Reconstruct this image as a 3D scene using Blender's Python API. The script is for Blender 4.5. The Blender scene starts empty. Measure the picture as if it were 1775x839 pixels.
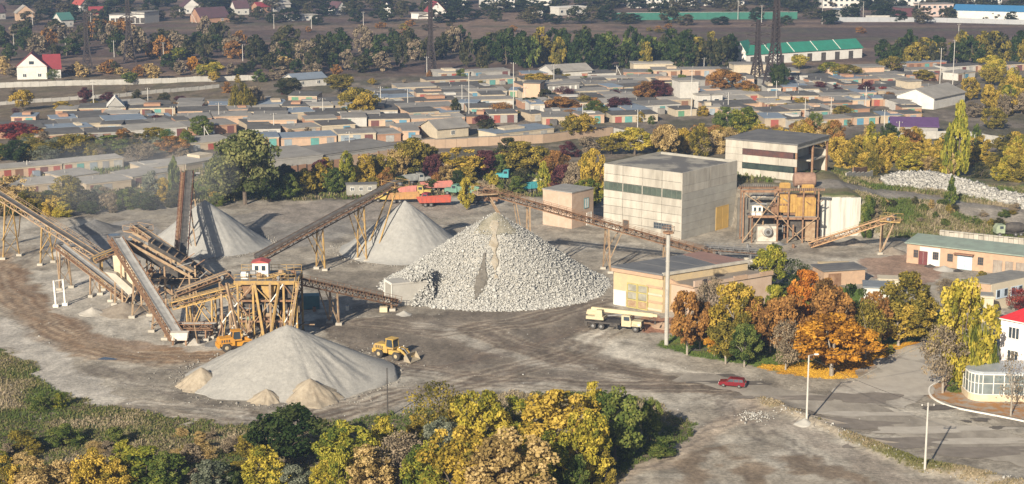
import bpy, math, random
import numpy as np
from mathutils import Vector, Matrix

# ------------------------------------------------------------------ camera
SC = bpy.context.scene
COL = SC.collection
CAM_H, FPX, PITCH = 77.0, 3000.0, math.atan2(419.5 + 206.0, 3000.0)
cam_d = bpy.data.cameras.new('camera')
cam_d.sensor_width = 36.0
cam_d.lens = 36.0 * FPX / 1775.0
cam_d.clip_start = 1.0
cam_d.clip_end = 20000.0
cam = bpy.data.objects.new('camera', cam_d)
COL.objects.link(cam)
cam.location = (0, 0, CAM_H)
cam.rotation_euler = (math.pi / 2 - PITCH, 0, 0)
SC.camera = cam
# ------------------------------------------------------------------ light
SUN_EL, SUN_AZ = math.radians(24), math.radians(203)      # azimuth clockwise from +Y
W = bpy.data.worlds.new('World'); SC.world = W; W.use_nodes = True
nt = W.node_tree
bgn = nt.nodes['Background']
sky = nt.nodes.new('ShaderNodeTexSky')
sky.sky_type = 'NISHITA'; sky.sun_disc = False
sky.sun_elevation = SUN_EL; sky.sun_rotation = SUN_AZ
sky.altitude = 150; sky.air_density = 1.0; sky.dust_density = 1.5
nt.links.new(sky.outputs[0], bgn.inputs[0])
bgn.inputs[1].default_value = 0.05
sun_d = bpy.data.lights.new('sun', 'SUN')
sun_d.energy = 5.0; sun_d.angle = math.radians(0.6); sun_d.color = (1.0, 0.89, 0.725)
sun = bpy.data.objects.new('sun', sun_d); COL.objects.link(sun)
sd = Vector((math.sin(SUN_AZ) * math.cos(SUN_EL), math.cos(SUN_AZ) * math.cos(SUN_EL), math.sin(SUN_EL)))
sun.rotation_euler = sd.to_track_quat('Z', 'Y').to_euler()
sun.location = (-60, -60, 200)
SC.view_settings.view_transform = 'Standard'
SC.view_settings.look = 'None'
SC.view_settings.exposure = 0.76
SC.view_settings.gamma = 1.0
SC.render.engine = 'CYCLES'
SC.cycles.max_bounces = 5
SC.cycles.diffuse_bounces = 2
SC.cycles.glossy_bounces = 2
SC.cycles.transmission_bounces = 3
SC.cycles.transparent_max_bounces = 6
SC.cycles.volume_bounces = 1
SC.cycles.use_denoising = True
HAZE = 0.00018
# ------------------------------------------------------------------ helpers
R = random.Random(11)
NR = np.random.default_rng(7)
CP, SP = math.cos(PITCH), math.sin(PITCH)
def sm(a, b, x):
    t = np.clip((np.asarray(x, float) - a) / (b - a), 0, 1)
    return t * t * (3 - 2 * t)
def vnoise(x, y, seed=0):
    x = np.asarray(x, float); y = np.asarray(y, float)
    xi = np.floor(x).astype(np.int64); yi = np.floor(y).astype(np.int64)
    fx = x - xi; fy = y - yi
    fx = fx * fx * (3 - 2 * fx); fy = fy * fy * (3 - 2 * fy)
    def h(a, b):
        n = (a * 374761393 + b * 668265263 + seed * 974634777) & 0x7fffffff
        n = ((n ^ (n >> 13)) * 1274126177) & 0x7fffffff
        return ((n ^ (n >> 16)) & 0xffff) / 65535.0
    return (h(xi, yi) * (1 - fx) + h(xi + 1, yi) * fx) * (1 - fy) + (h(xi, yi + 1) * (1 - fx) + h(xi + 1, yi + 1) * fx) * fy
def fbm(x, y, seed=0, o=4):
    s = 0.0; a = 0.5
    for k in range(o):
        s = s + a * vnoise(x * 2 ** k, y * 2 ** k, seed + k * 17); a *= 0.5
    return s
def ray(px, py):
    u, v = (px - 887.5) / FPX, (py - 419.5) / FPX
    return u, CP - v * SP, -SP - v * CP
def hz(x, y):
    """height of the terrain"""
    x = np.asarray(x, float); y = np.asarray(y, float)
    top = np.interp(x, [40, 76, 79, 86, 120, 160], [8.7, 8.7, 7.6, 5.4, 3.2, 2.4])
    foot = np.interp(x, [50, 79.5, 82, 100, 125], [376.5, 376.5, 373, 372, 371])
    crest = np.interp(x, [50, 79.5, 86, 100, 125], [377.5, 377.5, 387, 389, 384])
    t = np.clip((y - foot) / (crest - foot), 0, 1)
    left = sm(51.2, 53.2, x + 0.35 * np.clip(y - 384, 0, 14))
    back = 1 - sm(418, 475, y)
    right = 1 - 0.4 * sm(125, 190, x)
    h = top * t * left * back * right
    # low rubble berm beside the road, bottom right
    bl = np.interp(x, [38, 55, 80], [251, 221, 205])
    bx = np.exp(-((y - bl) / 3.0) ** 2) * sm(36, 41, x)
    h = h + bx * (0.35 + 0.9 * fbm(x / 3.0, y / 3.0, 5))
    # uneven ground outside the yard
    wild = np.maximum(sm(262, 250, y + 0.12 * x) * sm(42, 30, x), sm(395, 420, y) * sm(60, 40, x))
    h = h + wild * 0.7 * (fbm(x / 9.0, y / 9.0, 3) - 0.45)
    h = h + 0.10 * (fbm(x / 6.0, y / 6.0, 9) - 0.45)
    # far rising land, left
    h = h + 26 * sm(1150, 2300, y) * (0.4 + 0.6 * sm(0, -300, x))
    return h
def G(px, py, dz=0.0):
    """point of the terrain seen at a place of the photograph"""
    dx, dy, dzz = ray(px, py)
    z = 0.0
    for _ in range(14):
        t = (z + dz - CAM_H) / dzz
        z2 = float(hz(dx * t, dy * t))
        if abs(z2 - z) < .004: break
        z = 0.45 * z + 0.55 * z2
    t = (z + dz - CAM_H) / dzz
    return Vector((dx * t, dy * t, float(hz(dx * t, dy * t))))
def AT(px, py, z):
    dx, dy, dzz = ray(px, py)
    t = (z - CAM_H) / dzz
    return Vector((dx * t, dy * t, z))
def SCALE(p):
    """pixels per metre at a point"""
    return FPX / (p.y * CP - (p.z - CAM_H) * SP)
def PIX(p):
    d = p.y * CP - (p.z - CAM_H) * SP
    return 887.5 + FPX * p.x / d, 419.5 - FPX * (p.y * SP + (p.z - CAM_H) * CP) / d
def HT(base, py_top):
    """height of a vertical thing standing at base whose top is seen at row py_top"""
    lo, hi = 0.0, 80.0
    for _ in range(16):
        m = (lo + hi) / 2
        if PIX(base + Vector((0, 0, m)))[1] > py_top: lo = m
        else: hi = m
    return lo
# ------------------------------------------------------------------ materials
MATS = {}
def _ramp(n, cols):
    n.color_ramp.elements[0].position = cols[0][0]; n.color_ramp.elements[0].color = (*cols[0][1], 1)
    n.color_ramp.elements[1].position = cols[-1][0]; n.color_ramp.elements[1].color = (*cols[-1][1], 1)
    for p, c in cols[1:-1]:
        e = n.color_ramp.elements.new(p); e.color = (*c, 1)
def mat(name, c, c2=None, scale=1.0, rough=0.85, metal=0.0, bump=0.0, bscale=None, lo=0.35, hi=0.65, stretch=None, var=0.0, spec=0.25):
    """two-tone noisy surface, noise in world space"""
    if name in MATS: return MATS[name]
    m = bpy.data.materials.new(name); m.use_nodes = True
    t = m.node_tree; b = t.nodes['Principled BSDF']
    b.inputs['Roughness'].default_value = rough; b.inputs['Metallic'].default_value = metal
    b.inputs['Specular IOR Level'].default_value = spec
    geo = t.nodes.new('ShaderNodeNewGeometry')
    vec = geo.outputs['Position']
    if stretch:
        mp = t.nodes.new('ShaderNodeMapping'); mp.inputs['Scale'].default_value = stretch
        t.links.new(vec, mp.inputs['Vector']); vec = mp.outputs[0]
    if c2 is None: c2 = tuple(x * 0.8 for x in c)
    nz = t.nodes.new('ShaderNodeTexNoise'); nz.inputs['Scale'].default_value = scale
    nz.inputs['Detail'].default_value = 6; nz.inputs['Roughness'].default_value = 0.65
    t.links.new(vec, nz.inputs['Vector'])
    rp = t.nodes.new('ShaderNodeValToRGB'); _ramp(rp, [(lo, c), (hi, c2)])
    t.links.new(nz.outputs[0], rp.inputs[0])
    out = rp.outputs[0]
    if var:
        oi = t.nodes.new('ShaderNodeObjectInfo')
        hs = t.nodes.new('ShaderNodeHueSaturation')
        mr = t.nodes.new('ShaderNodeMapRange'); mr.inputs[3].default_value = 1 - var; mr.inputs[4].default_value = 1 + var
        t.links.new(oi.outputs['Random'], mr.inputs[0]); t.links.new(mr.outputs[0], hs.inputs['Value'])
        t.links.new(out, hs.inputs['Color']); out = hs.outputs[0]
    t.links.new(out, b.inputs['Base Color'])
    if bump:
        n2 = t.nodes.new('ShaderNodeTexNoise'); n2.inputs['Scale'].default_value = bscale or scale * 4
        n2.inputs['Detail'].default_value = 4
        t.links.new(geo.outputs['Position'], n2.inputs['Vector'])
        bp = t.nodes.new('ShaderNodeBump'); bp.inputs['Strength'].default_value = 0.6; bp.inputs['Distance'].default_value = bump
        t.links.new(n2.outputs[0], bp.inputs['Height']); t.links.new(bp.outputs[0], b.inputs['Normal'])
    MATS[name] = m
    return m
def leafmat(name, cols, trans=0.25):
    """foliage: colour by a per-leaf number stored on the mesh and by tree"""
    if name in MATS: return MATS[name]
    m = bpy.data.materials.new(name); m.use_nodes = True
    t = m.node_tree; t.nodes.remove(t.nodes['Principled BSDF'])
    at = t.nodes.new('ShaderNodeAttribute'); at.attribute_name = 'rnd'
    oi = t.nodes.new('ShaderNodeObjectInfo')
    ad = t.nodes.new('ShaderNodeMath'); ad.operation = 'MULTIPLY_ADD'
    t.links.new(oi.outputs['Random'], ad.inputs[0]); ad.inputs[1].default_value = 0.24
    a2 = t.nodes.new('ShaderNodeMath'); a2.operation = 'SUBTRACT'; a2.inputs[1].default_value = 0.12
    t.links.new(at.outputs['Fac'], a2.inputs[0]); t.links.new(a2.outputs[0], ad.inputs[2])
    rp = t.nodes.new('ShaderNodeValToRGB')
    n = len(cols); _ramp(rp, [(i / (n - 1), c) for i, c in enumerate(cols)])
    t.links.new(ad.outputs[0], rp.inputs[0])
    df = t.nodes.new('ShaderNodeBsdfDiffuse'); tr = t.nodes.new('ShaderNodeBsdfTranslucent')
    mx = t.nodes.new('ShaderNodeMixShader'); mx.inputs[0].default_value = trans
    t.links.new(rp.outputs[0], df.inputs[0]); t.links.new(rp.outputs[0], tr.inputs[0])
    t.links.new(df.outputs[0], mx.inputs[1]); t.links.new(tr.outputs[0], mx.inputs[2])
    t.links.new(mx.outputs[0], t.nodes['Material Output'].inputs[0])
    MATS[name] = m
    return m
def glass(name, c=(0.03, 0.04, 0.05)):
    if name in MATS: return MATS[name]
    m = mat(name, c, tuple(x * 1.6 for x in c), 0.6, 0.08, spec=0.6)
    return m
# ------------------------------------------------------------------ mesh building
class MB:
    def __init__(s): s.v = []; s.f = []
    def add(s, vs, fs):
        o = len(s.v); s.v.extend([tuple(v) for v in vs]); s.f.extend([tuple(i + o for i in f) for f in fs]); return s
    def box(s, x0, x1, y0, y1, z0, z1):
        return s.add([(x0, y0, z0), (x1, y0, z0), (x1, y1, z0), (x0, y1, z0), (x0, y0, z1), (x1, y0, z1), (x1, y1, z1), (x0, y1, z1)],
                     [(0, 3, 2, 1), (4, 5, 6, 7), (0, 1, 5, 4), (1, 2, 6, 5), (2, 3, 7, 6), (3, 0, 4, 7)])
    def bar(s, a, b, w, h=None, up=(0, 0, 1)):
        """rectangular bar from a to b"""
        a = Vector(a); b = Vector(b); h = h or w
        d = (b - a).normalized(); u = Vector(up)
        if abs(d.dot(u)) > 0.98: u = Vector((0, 1, 0))
        x = d.cross(u).normalized() * (w / 2); z = x.normalized().cross(d).normalized() * (h / 2)
        vs = [a - x - z, a + x - z, a + x + z, a - x + z, b - x - z, b + x - z, b + x + z, b - x + z]
        return s.add(vs, [(3, 2, 1, 0), (4, 5, 6, 7), (0, 1, 5, 4), (1, 2, 6, 5), (2, 3, 7, 6), (3, 0, 4, 7)])
    def tube(s, a, b, r0, r1=None, n=8, cap=True):
        a = Vector(a); b = Vector(b); r1 = r0 if r1 is None else r1
        d = (b - a).normalized(); u = Vector((0, 0, 1)) if abs(d.z) < 0.95 else Vector((1, 0, 0))
        x = d.cross(u).normalized(); y = d.cross(x)
        vs = []
        for p, r in ((a, r0), (b, r1)):
            for k in range(n):
                t = 2 * math.pi * k / n
                vs.append(p + (x * math.cos(t) + y * math.sin(t)) * r)
        fs = [(k, (k + 1) % n, n + (k + 1) % n, n + k) for k in range(n)]
        if cap: fs += [tuple(range(n - 1, -1, -1)), tuple(range(n, 2 * n))]
        return s.add(vs, fs)
    def prism(s, poly, a, b, axis='z'):
        """polygon extruded along an axis; poly given in the other two axes"""
        n = len(poly)
        def P(p, t):
            return {'z': (p[0], p[1], t), 'y': (p[0], t, p[1]), 'x': (t, p[0], p[1])}[axis]
        vs = [P(p, a) for p in poly] + [P(p, b) for p in poly]
        fs = [(k, (k + 1) % n, n + (k + 1) % n, n + k) for k in range(n)] + [tuple(range(n - 1, -1, -1)), tuple(range(n, 2 * n))]
        return s.add(vs, fs)
    def lathe(s, c, prof, n=12, axis='z'):
        vs = []; fs = []
        for (r, t) in prof:
            for k in range(n):
                a = 2 * math.pi * k / n; p = (r * math.cos(a), r * math.sin(a))
                q = {'z': (p[0], p[1], t), 'x': (t, p[0], p[1]), 'y': (p[0], t, p[1])}[axis]
                vs.append((c[0] + q[0], c[1] + q[1], c[2] + q[2]))
        m = len(prof)
        for j in range(m - 1):
            for k in range(n):
                fs.append((j * n + k, j * n + (k + 1) % n, (j + 1) * n + (k + 1) % n, (j + 1) * n + k))
        fs.append(tuple(range(n - 1, -1, -1))); fs.append(tuple(range((m - 1) * n, m * n)))
        return s.add(vs, fs)
    def mesh(s, name, off=None):
        me = bpy.data.meshes.new(name)
        v = s.v if off is None else [(a[0] - off[0], a[1] - off[1], a[2] - off[2]) for a in s.v]
        me.from_pydata(v, [], s.f)
        return me
    def build(s, name, m, parent=None, off=None, loc=None):
        return put(name, s.mesh(name, off), m, parent, loc)
def put(name, me, m, parent=None, loc=None, scale=None, rz=0.0):
    """link a mesh object; the material sits on the object so that meshes can be shared"""
    o = bpy.data.objects.new(name, me); COL.objects.link(o)
    if parent is not None: o.parent = parent
    if loc is not None: o.location = loc
    if scale is not None: o.scale = scale
    if rz: o.rotation_euler = (0, 0, rz)
    if m is not None:
        if not me.materials: me.materials.append(m)
        o.material_slots[0].link = 'OBJECT'; o.material_slots[0].material = m
    return o
def npmesh(name, v, f, attr=None, smooth=False):
    """mesh from numpy arrays, faces all of one size"""
    v = np.asarray(v, np.float32); f = np.asarray(f, np.int32); k = f.shape[1]
    me = bpy.data.meshes.new(name)
    me.vertices.add(len(v)); me.vertices.foreach_set('co', v.ravel())
    me.loops.add(f.size); me.loops.foreach_set('vertex_index', f.ravel())
    me.polygons.add(len(f)); me.polygons.foreach_set('loop_start', np.arange(0, f.size, k, dtype=np.int32))
    if smooth: me.polygons.foreach_set('use_smooth', np.ones(len(f), bool))
    me.update(calc_edges=True)
    if attr:
        for nm, (dom, typ, dat) in attr.items():
            a = me.attributes.new(nm, typ, dom)
            a.data.foreach_set('color' if typ == 'FLOAT_COLOR' else 'value', np.asarray(dat, np.float32).ravel())
    return me
USED = {}
def tag(o, label, cat, group=None):
    if label in USED and not group: print('DUP LABEL', label)
    USED[label] = o
    o['label'] = label; o['category'] = cat
    if group: o['group'] = group
    return o
def thing(name, label, cat, loc=(0, 0, 0), rz=0.0, group=None):
    o = bpy.data.objects.new(name, None); COL.objects.link(o)
    o.location = loc; o.rotation_euler = (0, 0, rz); o.empty_display_size = 0.5
    return tag(o, label, cat, group)
def struct(o, kind='structure'):
    o['kind'] = kind; return o
ORD = ['first', 'second', 'third', 'fourth', 'fifth', 'sixth', 'seventh', 'eighth', 'ninth', 'tenth']
def nth(i):
    if i < 10: return ORD[i]
    k = i + 1; return '%d%s' % (k, 'th' if 10 <= k % 100 <= 20 else {1: 'st', 2: 'nd', 3: 'rd'}.get(k % 10, 'th'))
CUBE = MB().box(-.5, .5, -.5, .5, 0, 1).mesh('unit_block')
CUBES = {}
def cube(name, m, parent, x0, x1, y0, y1, z0, z1):
    """a block part that shares one mesh"""
    return put(name, CUBE, m, parent, ((x0 + x1) / 2, (y0 + y1) / 2, z0), (x1 - x0, y1 - y0, z1 - z0))
# ------------------------------------------------------------------ ground
def axis(fine0, fine1, step, lo, hi, grow):
    a = list(np.arange(fine0, fine1 + 1e-6, step))
    s = step
    while a[-1] < hi: s *= grow; a.append(a[-1] + s)
    s = step; pre = []
    x = fine0
    while x > lo: s *= grow; x -= s; pre.append(x)
    return np.array(pre[::-1] + a)
XS = axis(-142, 142, 0.66, -4200, 4200, 1.16)
YS = np.concatenate([axis(206, 345, 0.56, -2500, 345, 1.25), axis(346, 480, 0.95, 346, 5500, 1.022)])
GX, GY = np.meshgrid(XS, YS)
GZ = hz(GX, GY)
def inpoly(px, py, poly):
    """photograph polygon -> mask over world points, ragged edge"""
    q = [AT(a, b, 0) for a, b in poly]
    c = np.zeros(px.shape, bool); n = len(q)
    for i in range(n):
        a, b = q[i], q[(i + 1) % n]
        cond = ((a.y > py) != (b.y > py))
        with np.errstate(divide='ignore', invalid='ignore'):
            xx = (b.x - a.x) * (py - a.y) / (b.y - a.y) + a.x
        c ^= cond & (px < xx)
    return c
def nearline(px, py, pts, w):
    q = [AT(a, b, 0) for a, b in pts]
    d = np.full(px.shape, 1e9)
    for a, b in zip(q[:-1], q[1:]):
        ax, ay, bx, by = a.x, a.y, b.x, b.y
        L = (bx - ax) ** 2 + (by - ay) ** 2
        t = np.clip(((px - ax) * (bx - ax) + (py - ay) * (by - ay)) / L, 0, 1)
        d = np.minimum(d, np.hypot(px - ax - t * (bx - ax), py - ay - t * (by - ay)))
    return d
WX = GX + 5.0 * (fbm(GX / 6, GY / 6, 21) - 0.47) + 2.0 * (fbm(GX / 1.8, GY / 1.8, 22) - 0.47)
WY = GY + 9.0 * (fbm(GX / 7, GY / 7, 23) - 0.47) + 3.0 * (fbm(GX / 1.8, GY / 1.8, 24) - 0.47)
C = np.zeros(GX.shape + (4,), np.float32); C[..., 3] = 1
def setc(mask, col, a=1.0):
    m = np.asarray(mask, float) * a
    for k in range(3): C[..., k] = C[..., k] * (1 - m) + col[k] * m
N1 = fbm(GX / 14, GY / 14, 31); N2 = fbm(GX / 4, GY / 5, 32); N3 = fbm(GX / 40, GY / 25, 33); N4 = fbm(GX / 9, GY / 3.2, 36)
DIRT, PALE, DARKD, BROWN = (0.275, 0.245, 0.20), (0.42, 0.39, 0.335), (0.14, 0.12, 0.096), (0.27, 0.175, 0.10)
setc(np.ones(GX.shape), DIRT)
setc(sm(0.47, 0.60, N1), PALE, 0.55)
setc(sm(0.50, 0.62, N2), DARKD, 0.55)
setc(sm(0.52, 0.66, N4), PALE, 0.35)
YARD = [(-400, 1000), (-300, 500), (-60, 380), (110, 372), (300, 372), (480, 352), (620, 345), (760, 358), (960, 352), (1060, 400), (1300, 415), (1620, 420), (1700, 470), (1560, 520), (1420, 470), (1300, 470), (1060, 560), (1140, 597), (1400, 640), (1470, 655), (1900, 780), (2300, 900), (1500, 1100)]
# worked yard: darker, damp, wheel tracks
setc(inpoly(WX, WY, [(520, 560), (760, 540), (1060, 520), (1080, 560), (960, 600), (1120, 640), (1250, 668), (1250, 690), (1000, 660), (820, 660), (690, 640), (600, 600)]), (0.125, 0.10, 0.078), 0.72)
setc(inpoly(WX, WY, [(940, 570), (1060, 530), (1000, 585), (1130, 632), (1240, 655), (1420, 700), (1780, 770), (1780, 800), (1440, 735), (1240, 690), (1040, 645), (930, 610)]), (0.135, 0.11, 0.086), 0.62)
setc(inpoly(WX, WY, [(340, 385), (560, 345), (740, 350), (720, 380), (560, 420), (470, 440), (380, 420)]), (0.17, 0.16, 0.15), 0.6)
setc(inpoly(WX, WY, [(540, 470), (660, 470), (1000, 480), (900, 545), (700, 550), (560, 545), (520, 500)]), DARKD, 0.5)
setc(inpoly(WX, WY, [(-50, 545), (60, 570), (150, 640), (230, 700), (120, 705), (20, 610), (-50, 600)]), (0.40, 0.37, 0.325), 0.9)
setc(inpoly(WX, WY, [(120, 395), (260, 380), (300, 430), (160, 470), (60, 430)]), (0.22, 0.21, 0.2), 0.8)
for tr, w, c, al in (([(-30, 430), (20, 500), (70, 560), (150, 600), (240, 620), (380, 615)], 5.5, BROWN, 0.85), ([(30, 470), (70, 540), (170, 585), (300, 610)], 2.6, (0.19, 0.12, 0.072), 0.7),
                     ([(150, 640), (320, 660), (480, 725), (640, 720), (800, 665), (1000, 640)], 2.6, DARKD, 0.55), ([(120, 690), (300, 700), (420, 722)], 2.2, PALE, 0.7),
                     ([(700, 620), (760, 640), (900, 605), (1040, 560), (1060, 530)], 1.6, (0.16, 0.125, 0.095), 0.8), ([(720, 560), (900, 620), (1100, 655)], 2.2, PALE, 0.5),
                     ([(1085, 552), (1015, 585), (1060, 606), (1130, 628), (1235, 652)], 2.6, (0.50, 0.46, 0.39), 0.95), ([(1440, 690), (1560, 730), (1780, 790)], 2.0, (0.44, 0.41, 0.35), 0.8),
                     ([(1330, 690), (1260, 740), (1180, 790), (1040, 850)], 3.2, (0.36, 0.29, 0.22), 0.7), ([(1250, 700), (1400, 760), (1620, 850)], 3.0, (0.27, 0.23, 0.19), 0.6),
                     ([(1430, 312), (1560, 335), (1700, 360), (1900, 395)], 3.0, (0.24, 0.215, 0.18), 0.0)):
    d = nearline(WX, WY, tr, w); setc(sm(w, w * 0.45, d), c, al)
for tr in ([(690, 655), (860, 612), (1010, 575), (1058, 540)], [(560, 700), (760, 668), (980, 655), (1240, 676), (1480, 730)], [(300, 640), (420, 640), (560, 700)], [(180, 640), (330, 690), (470, 730), (640, 705)],
           [(740, 560), (880, 590), (1000, 640)], [(1060, 850), (1200, 760), (1330, 700)], [(1500, 850), (1350, 770), (1240, 700)]):
    for off in (-1.0, 1.0):
        d = np.abs(nearline(WX, WY, tr, 1) - 1.1)
        setc(sm(0.55, 0.15, d), (0.12, 0.10, 0.085), 0.4)
setc(inpoly(WX, WY, [(420, 352), (620, 345), (800, 352), (830, 372), (700, 380), (480, 385)]), (0.25, 0.215, 0.18), 0.7)
# dust around the plant
setc(inpoly(WX, WY, [(60, 470), (140, 470), (330, 500), (420, 600), (330, 612), (200, 580), (90, 540)]), (0.40, 0.37, 0.32), 0.7)
setc(inpoly(WX, WY, [(150, 470), (210, 480), (240, 520), (120, 505)]), (0.44, 0.41, 0.36), 0.6)
for tr, al in (([(-40, 440), (10, 500), (60, 556), (140, 598), (240, 622), (380, 618)], .5), ([(-40, 470), (20, 530), (80, 580), (170, 612), (300, 628)], .4), ([(40, 430), (20, 480), (60, 530), (130, 570)], .35), ([(1180, 655), (1040, 640), (900, 600), (820, 570)], .5), ([(1240, 672), (1000, 668), (800, 655), (700, 640)], .5), ([(640, 560), (760, 575), (900, 560), (1040, 520)], .5), ([(560, 720), (700, 690), (860, 650), (1000, 610), (1060, 560)], .45), ([(240, 700), (400, 725), (560, 722), (700, 680)], .5)):
    for off in (0.9, 2.7):
        setc(sm(.6, .2, np.abs(nearline(GX + .5 * (WX - GX), GY + .5 * (WY - GY), tr, 1) - off)), (.12, .085, .06), al)
        setc(sm(.5, .15, np.abs(nearline(GX + .5 * (WX - GX), GY + .5 * (WY - GY), tr, 1) - off - .7)), (.40, .34, .26), al * .7)
# weeds, bottom left
WEEDS = [(-80, 590), (20, 620), (70, 655), (125, 690), (200, 708), (300, 730), (430, 738), (600, 730), (720, 722), (790, 690), (900, 680), (1040, 680), (1140, 700), (1205, 740), (1150, 785), (1060, 850), (900, 1200), (-500, 1200)]
M_WEED = inpoly(WX, WY, WEEDS)
setc(M_WEED, (0.125, 0.105, 0.062)); setc(M_WEED * sm(0.45, 0.6, N2), (0.09, 0.105, 0.035)); setc(M_WEED * sm(0.46, 0.56, N1), (0.23, 0.18, 0.135), 0.75)
# berm strip by the road
N6 = fbm(GX / 3.5, GY / 3.5, 77)
M_BERM = sm(3.6, 1.6, np.abs(GY - np.interp(GX, [38, 55, 80], [251, 221, 205]))) * sm(36, 41, GX)
setc(M_BERM, (0.30, 0.25, 0.18), 0.8); setc(M_BERM * sm(0.46, 0.56, N6), (0.13, 0.13, 0.05), 0.8)
setc(inpoly(WX, WY, [(1180, 800), (1300, 760), (1420, 790), (1560, 850), (1300, 880), (1150, 850)]) * sm(0.44, 0.56, N2), (0.17, 0.125, 0.085), 0.7)
# park lawn with fallen leaves
LAWN = [(1135, 598), (1165, 585), (1180, 540), (1330, 490), (1480, 500), (1560, 520), (1640, 545), (1660, 575), (1600, 598), (1540, 622), (1480, 650), (1440, 655), (1390, 652), (1300, 635), (1200, 618)]
M_LAWN = inpoly(GX + 0.4 * (WX - GX), GY + 0.3 * (WY - GY), LAWN)
setc(M_LAWN, (0.10, 0.15, 0.032)); setc(M_LAWN * sm(0.5, 0.65, N2), (0.15, 0.13, 0.05), 0.6)
M_LEAF = inpoly(WX, WY, [(1310, 637), (1370, 648), (1440, 662), (1490, 655), (1560, 620), (1640, 590), (1600, 585), (1520, 605), (1440, 632), (1360, 632)])
setc(M_LEAF, (0.43, 0.23, 0.035), 0.85)
setc(inpoly(WX, WY, [(1590, 675), (1630, 655), (1690, 640), (1775, 640), (1900, 700), (1780, 735), (1680, 712), (1620, 690)]), (0.30, 0.16, 0.06), 0.8)
# red brick rubble between the sheds
setc(inpoly(WX, WY, [(1110, 560), (1130, 545), (1190, 560), (1180, 580), (1110, 575)]), (0.34, 0.13, 0.06), 0.7)
setc(inpoly(WX, WY, [(1490, 450), (1570, 435), (1640, 465), (1620, 500), (1500, 480)]), (0.27, 0.17, 0.12), 0.75)
# behind the yard: dark rough growth, garages, fields
back = sm(-1.5, 1.5, WY - np.interp(WX, [-170, -110, -60, -10, 20, 45, 62], [410, 402, 420, 424, 424, 392, 392]))
back = np.where(WX > 62, 0, back)
setc(back, (0.105, 0.095, 0.055)); setc(back * sm(0.45, 0.6, N2), (0.12, 0.10, 0.07), 0.7)
pl = ((GY > np.interp(GX, [62, 79.5, 82, 100, 125], [378, 378, 373, 372, 371])) & (GX > 62)).astype(float)
setc(pl, (0.15, 0.13, 0.075)); setc(pl * sm(0.45, 0.6, N2), (0.10, 0.125, 0.045), 0.8); setc(pl * sm(0.53, 0.63, N1), (0.26, 0.20, 0.14), 0.7)
rd = nearline(GX + 0.4 * (WX - GX), GY + 0.4 * (WY - GY), [(1395, 317 + 36), (1450, 320 + 39), (1560, 338 + 32), (1700, 362 + 26), (1950, 400 + 14)], 3)
PLR = [AT(1400, 318, 8.7), AT(1480, 316, 8.7), AT(1560, 333, 5.6), AT(1650, 350, 4.6), AT(1775, 372, 3.4), AT(2000, 405, 2.0)]
dd = np.full(GX.shape, 1e9)
for a, b in zip(PLR[:-1], PLR[1:]):
    L = (b.x - a.x) ** 2 + (b.y - a.y) ** 2
    t = np.clip(((WX - a.x) * (b.x - a.x) + (WY - a.y) * (b.y - a.y)) / L, 0, 1)
    dd = np.minimum(dd, np.hypot(WX - a.x - t * (b.x - a.x), WY - a.y - t * (b.y - a.y)))
setc(sm(7.0, 4.5, dd), (0.20, 0.18, 0.155)); setc(sm(2.5, 1.0, dd), (0.28, 0.25, 0.21), 0.6)
gar = sm(-6, 6, WY - np.interp(WX, [-220, -120, -60, 60, 110, 200], [440, 452, 455, 490, 480, 470]))
setc(gar, (0.155, 0.13, 0.105)); setc(gar * sm(0.43, 0.55, N1), (0.085, 0.08, 0.048), 0.8); setc(gar * sm(0.53, 0.63, N2), (0.25, 0.21, 0.165), 0.6)
far = sm(-8, 8, WY - np.interp(WX, [-220, -60, 40, 220], [700, 690, 735, 725]))
NF = fbm(GX / 120, GY / 16, 41); NF2 = fbm(GX / 60, GY / 7, 42)
setc(far, (0.105, 0.072, 0.060)); setc(far * sm(0.44, 0.58, NF), (0.20, 0.14, 0.10), 0.85); setc(far * sm(0.50, 0.62, NF2), (0.065, 0.052, 0.048), 0.8)
setc(far * sm(0.55, 0.7, NF2), (0.13, 0.12, 0.06), 0.5)
lf = sm(-6, 6, WY - np.interp(WX, [-250, -100], [560, 575])) * sm(-85, -100, WX) * (1 - far)
setc(lf, (0.16, 0.125, 0.085)); setc(lf * sm(0.5, 0.6, N2), (0.10, 0.09, 0.045), 0.6)
nx, ny = len(XS), len(YS)
idx = np.arange(nx * ny).reshape(ny, nx)
F = np.stack([idx[:-1, :-1], idx[:-1, 1:], idx[1:, 1:], idx[1:, :-1]], -1).reshape(-1, 4)
gm = bpy.data.materials.new('earth'); gm.use_nodes = True
t = gm.node_tree; b = t.nodes['Principled BSDF']; b.inputs['Roughness'].default_value = 0.92; b.inputs['Specular IOR Level'].default_value = 0.15
at = t.nodes.new('ShaderNodeAttribute'); at.attribute_name = 'col'
geo = t.nodes.new('ShaderNodeNewGeometry')
def gnoise(scale, lo, hi, vmin, vmax, stretch=None, detail=5):
    n = t.nodes.new('ShaderNodeTexNoise'); n.inputs['Scale'].default_value = scale; n.inputs['Detail'].default_value = detail
    n.inputs['Roughness'].default_value = 0.7
    v = geo.outputs['Position']
    if stretch:
        mp = t.nodes.new('ShaderNodeMapping'); mp.inputs['Scale'].default_value = stretch; mp.inputs['Rotation'].default_value = (0, 0, 0.35)
        t.links.new(v, mp.inputs[0]); v = mp.outputs[0]
    t.links.new(v, n.inputs['Vector'])
    r = t.nodes.new('ShaderNodeMapRange'); r.inputs[1].default_value = lo; r.inputs[2].default_value = hi; r.inputs[3].default_value = vmin; r.inputs[4].default_value = vmax
    t.links.new(n.outputs[0], r.inputs[0]); return r.outputs[0], n.outputs[0]
a1, h1 = gnoise(1.5, 0.34, 0.66, 0.72, 1.26, None, 7)
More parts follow.
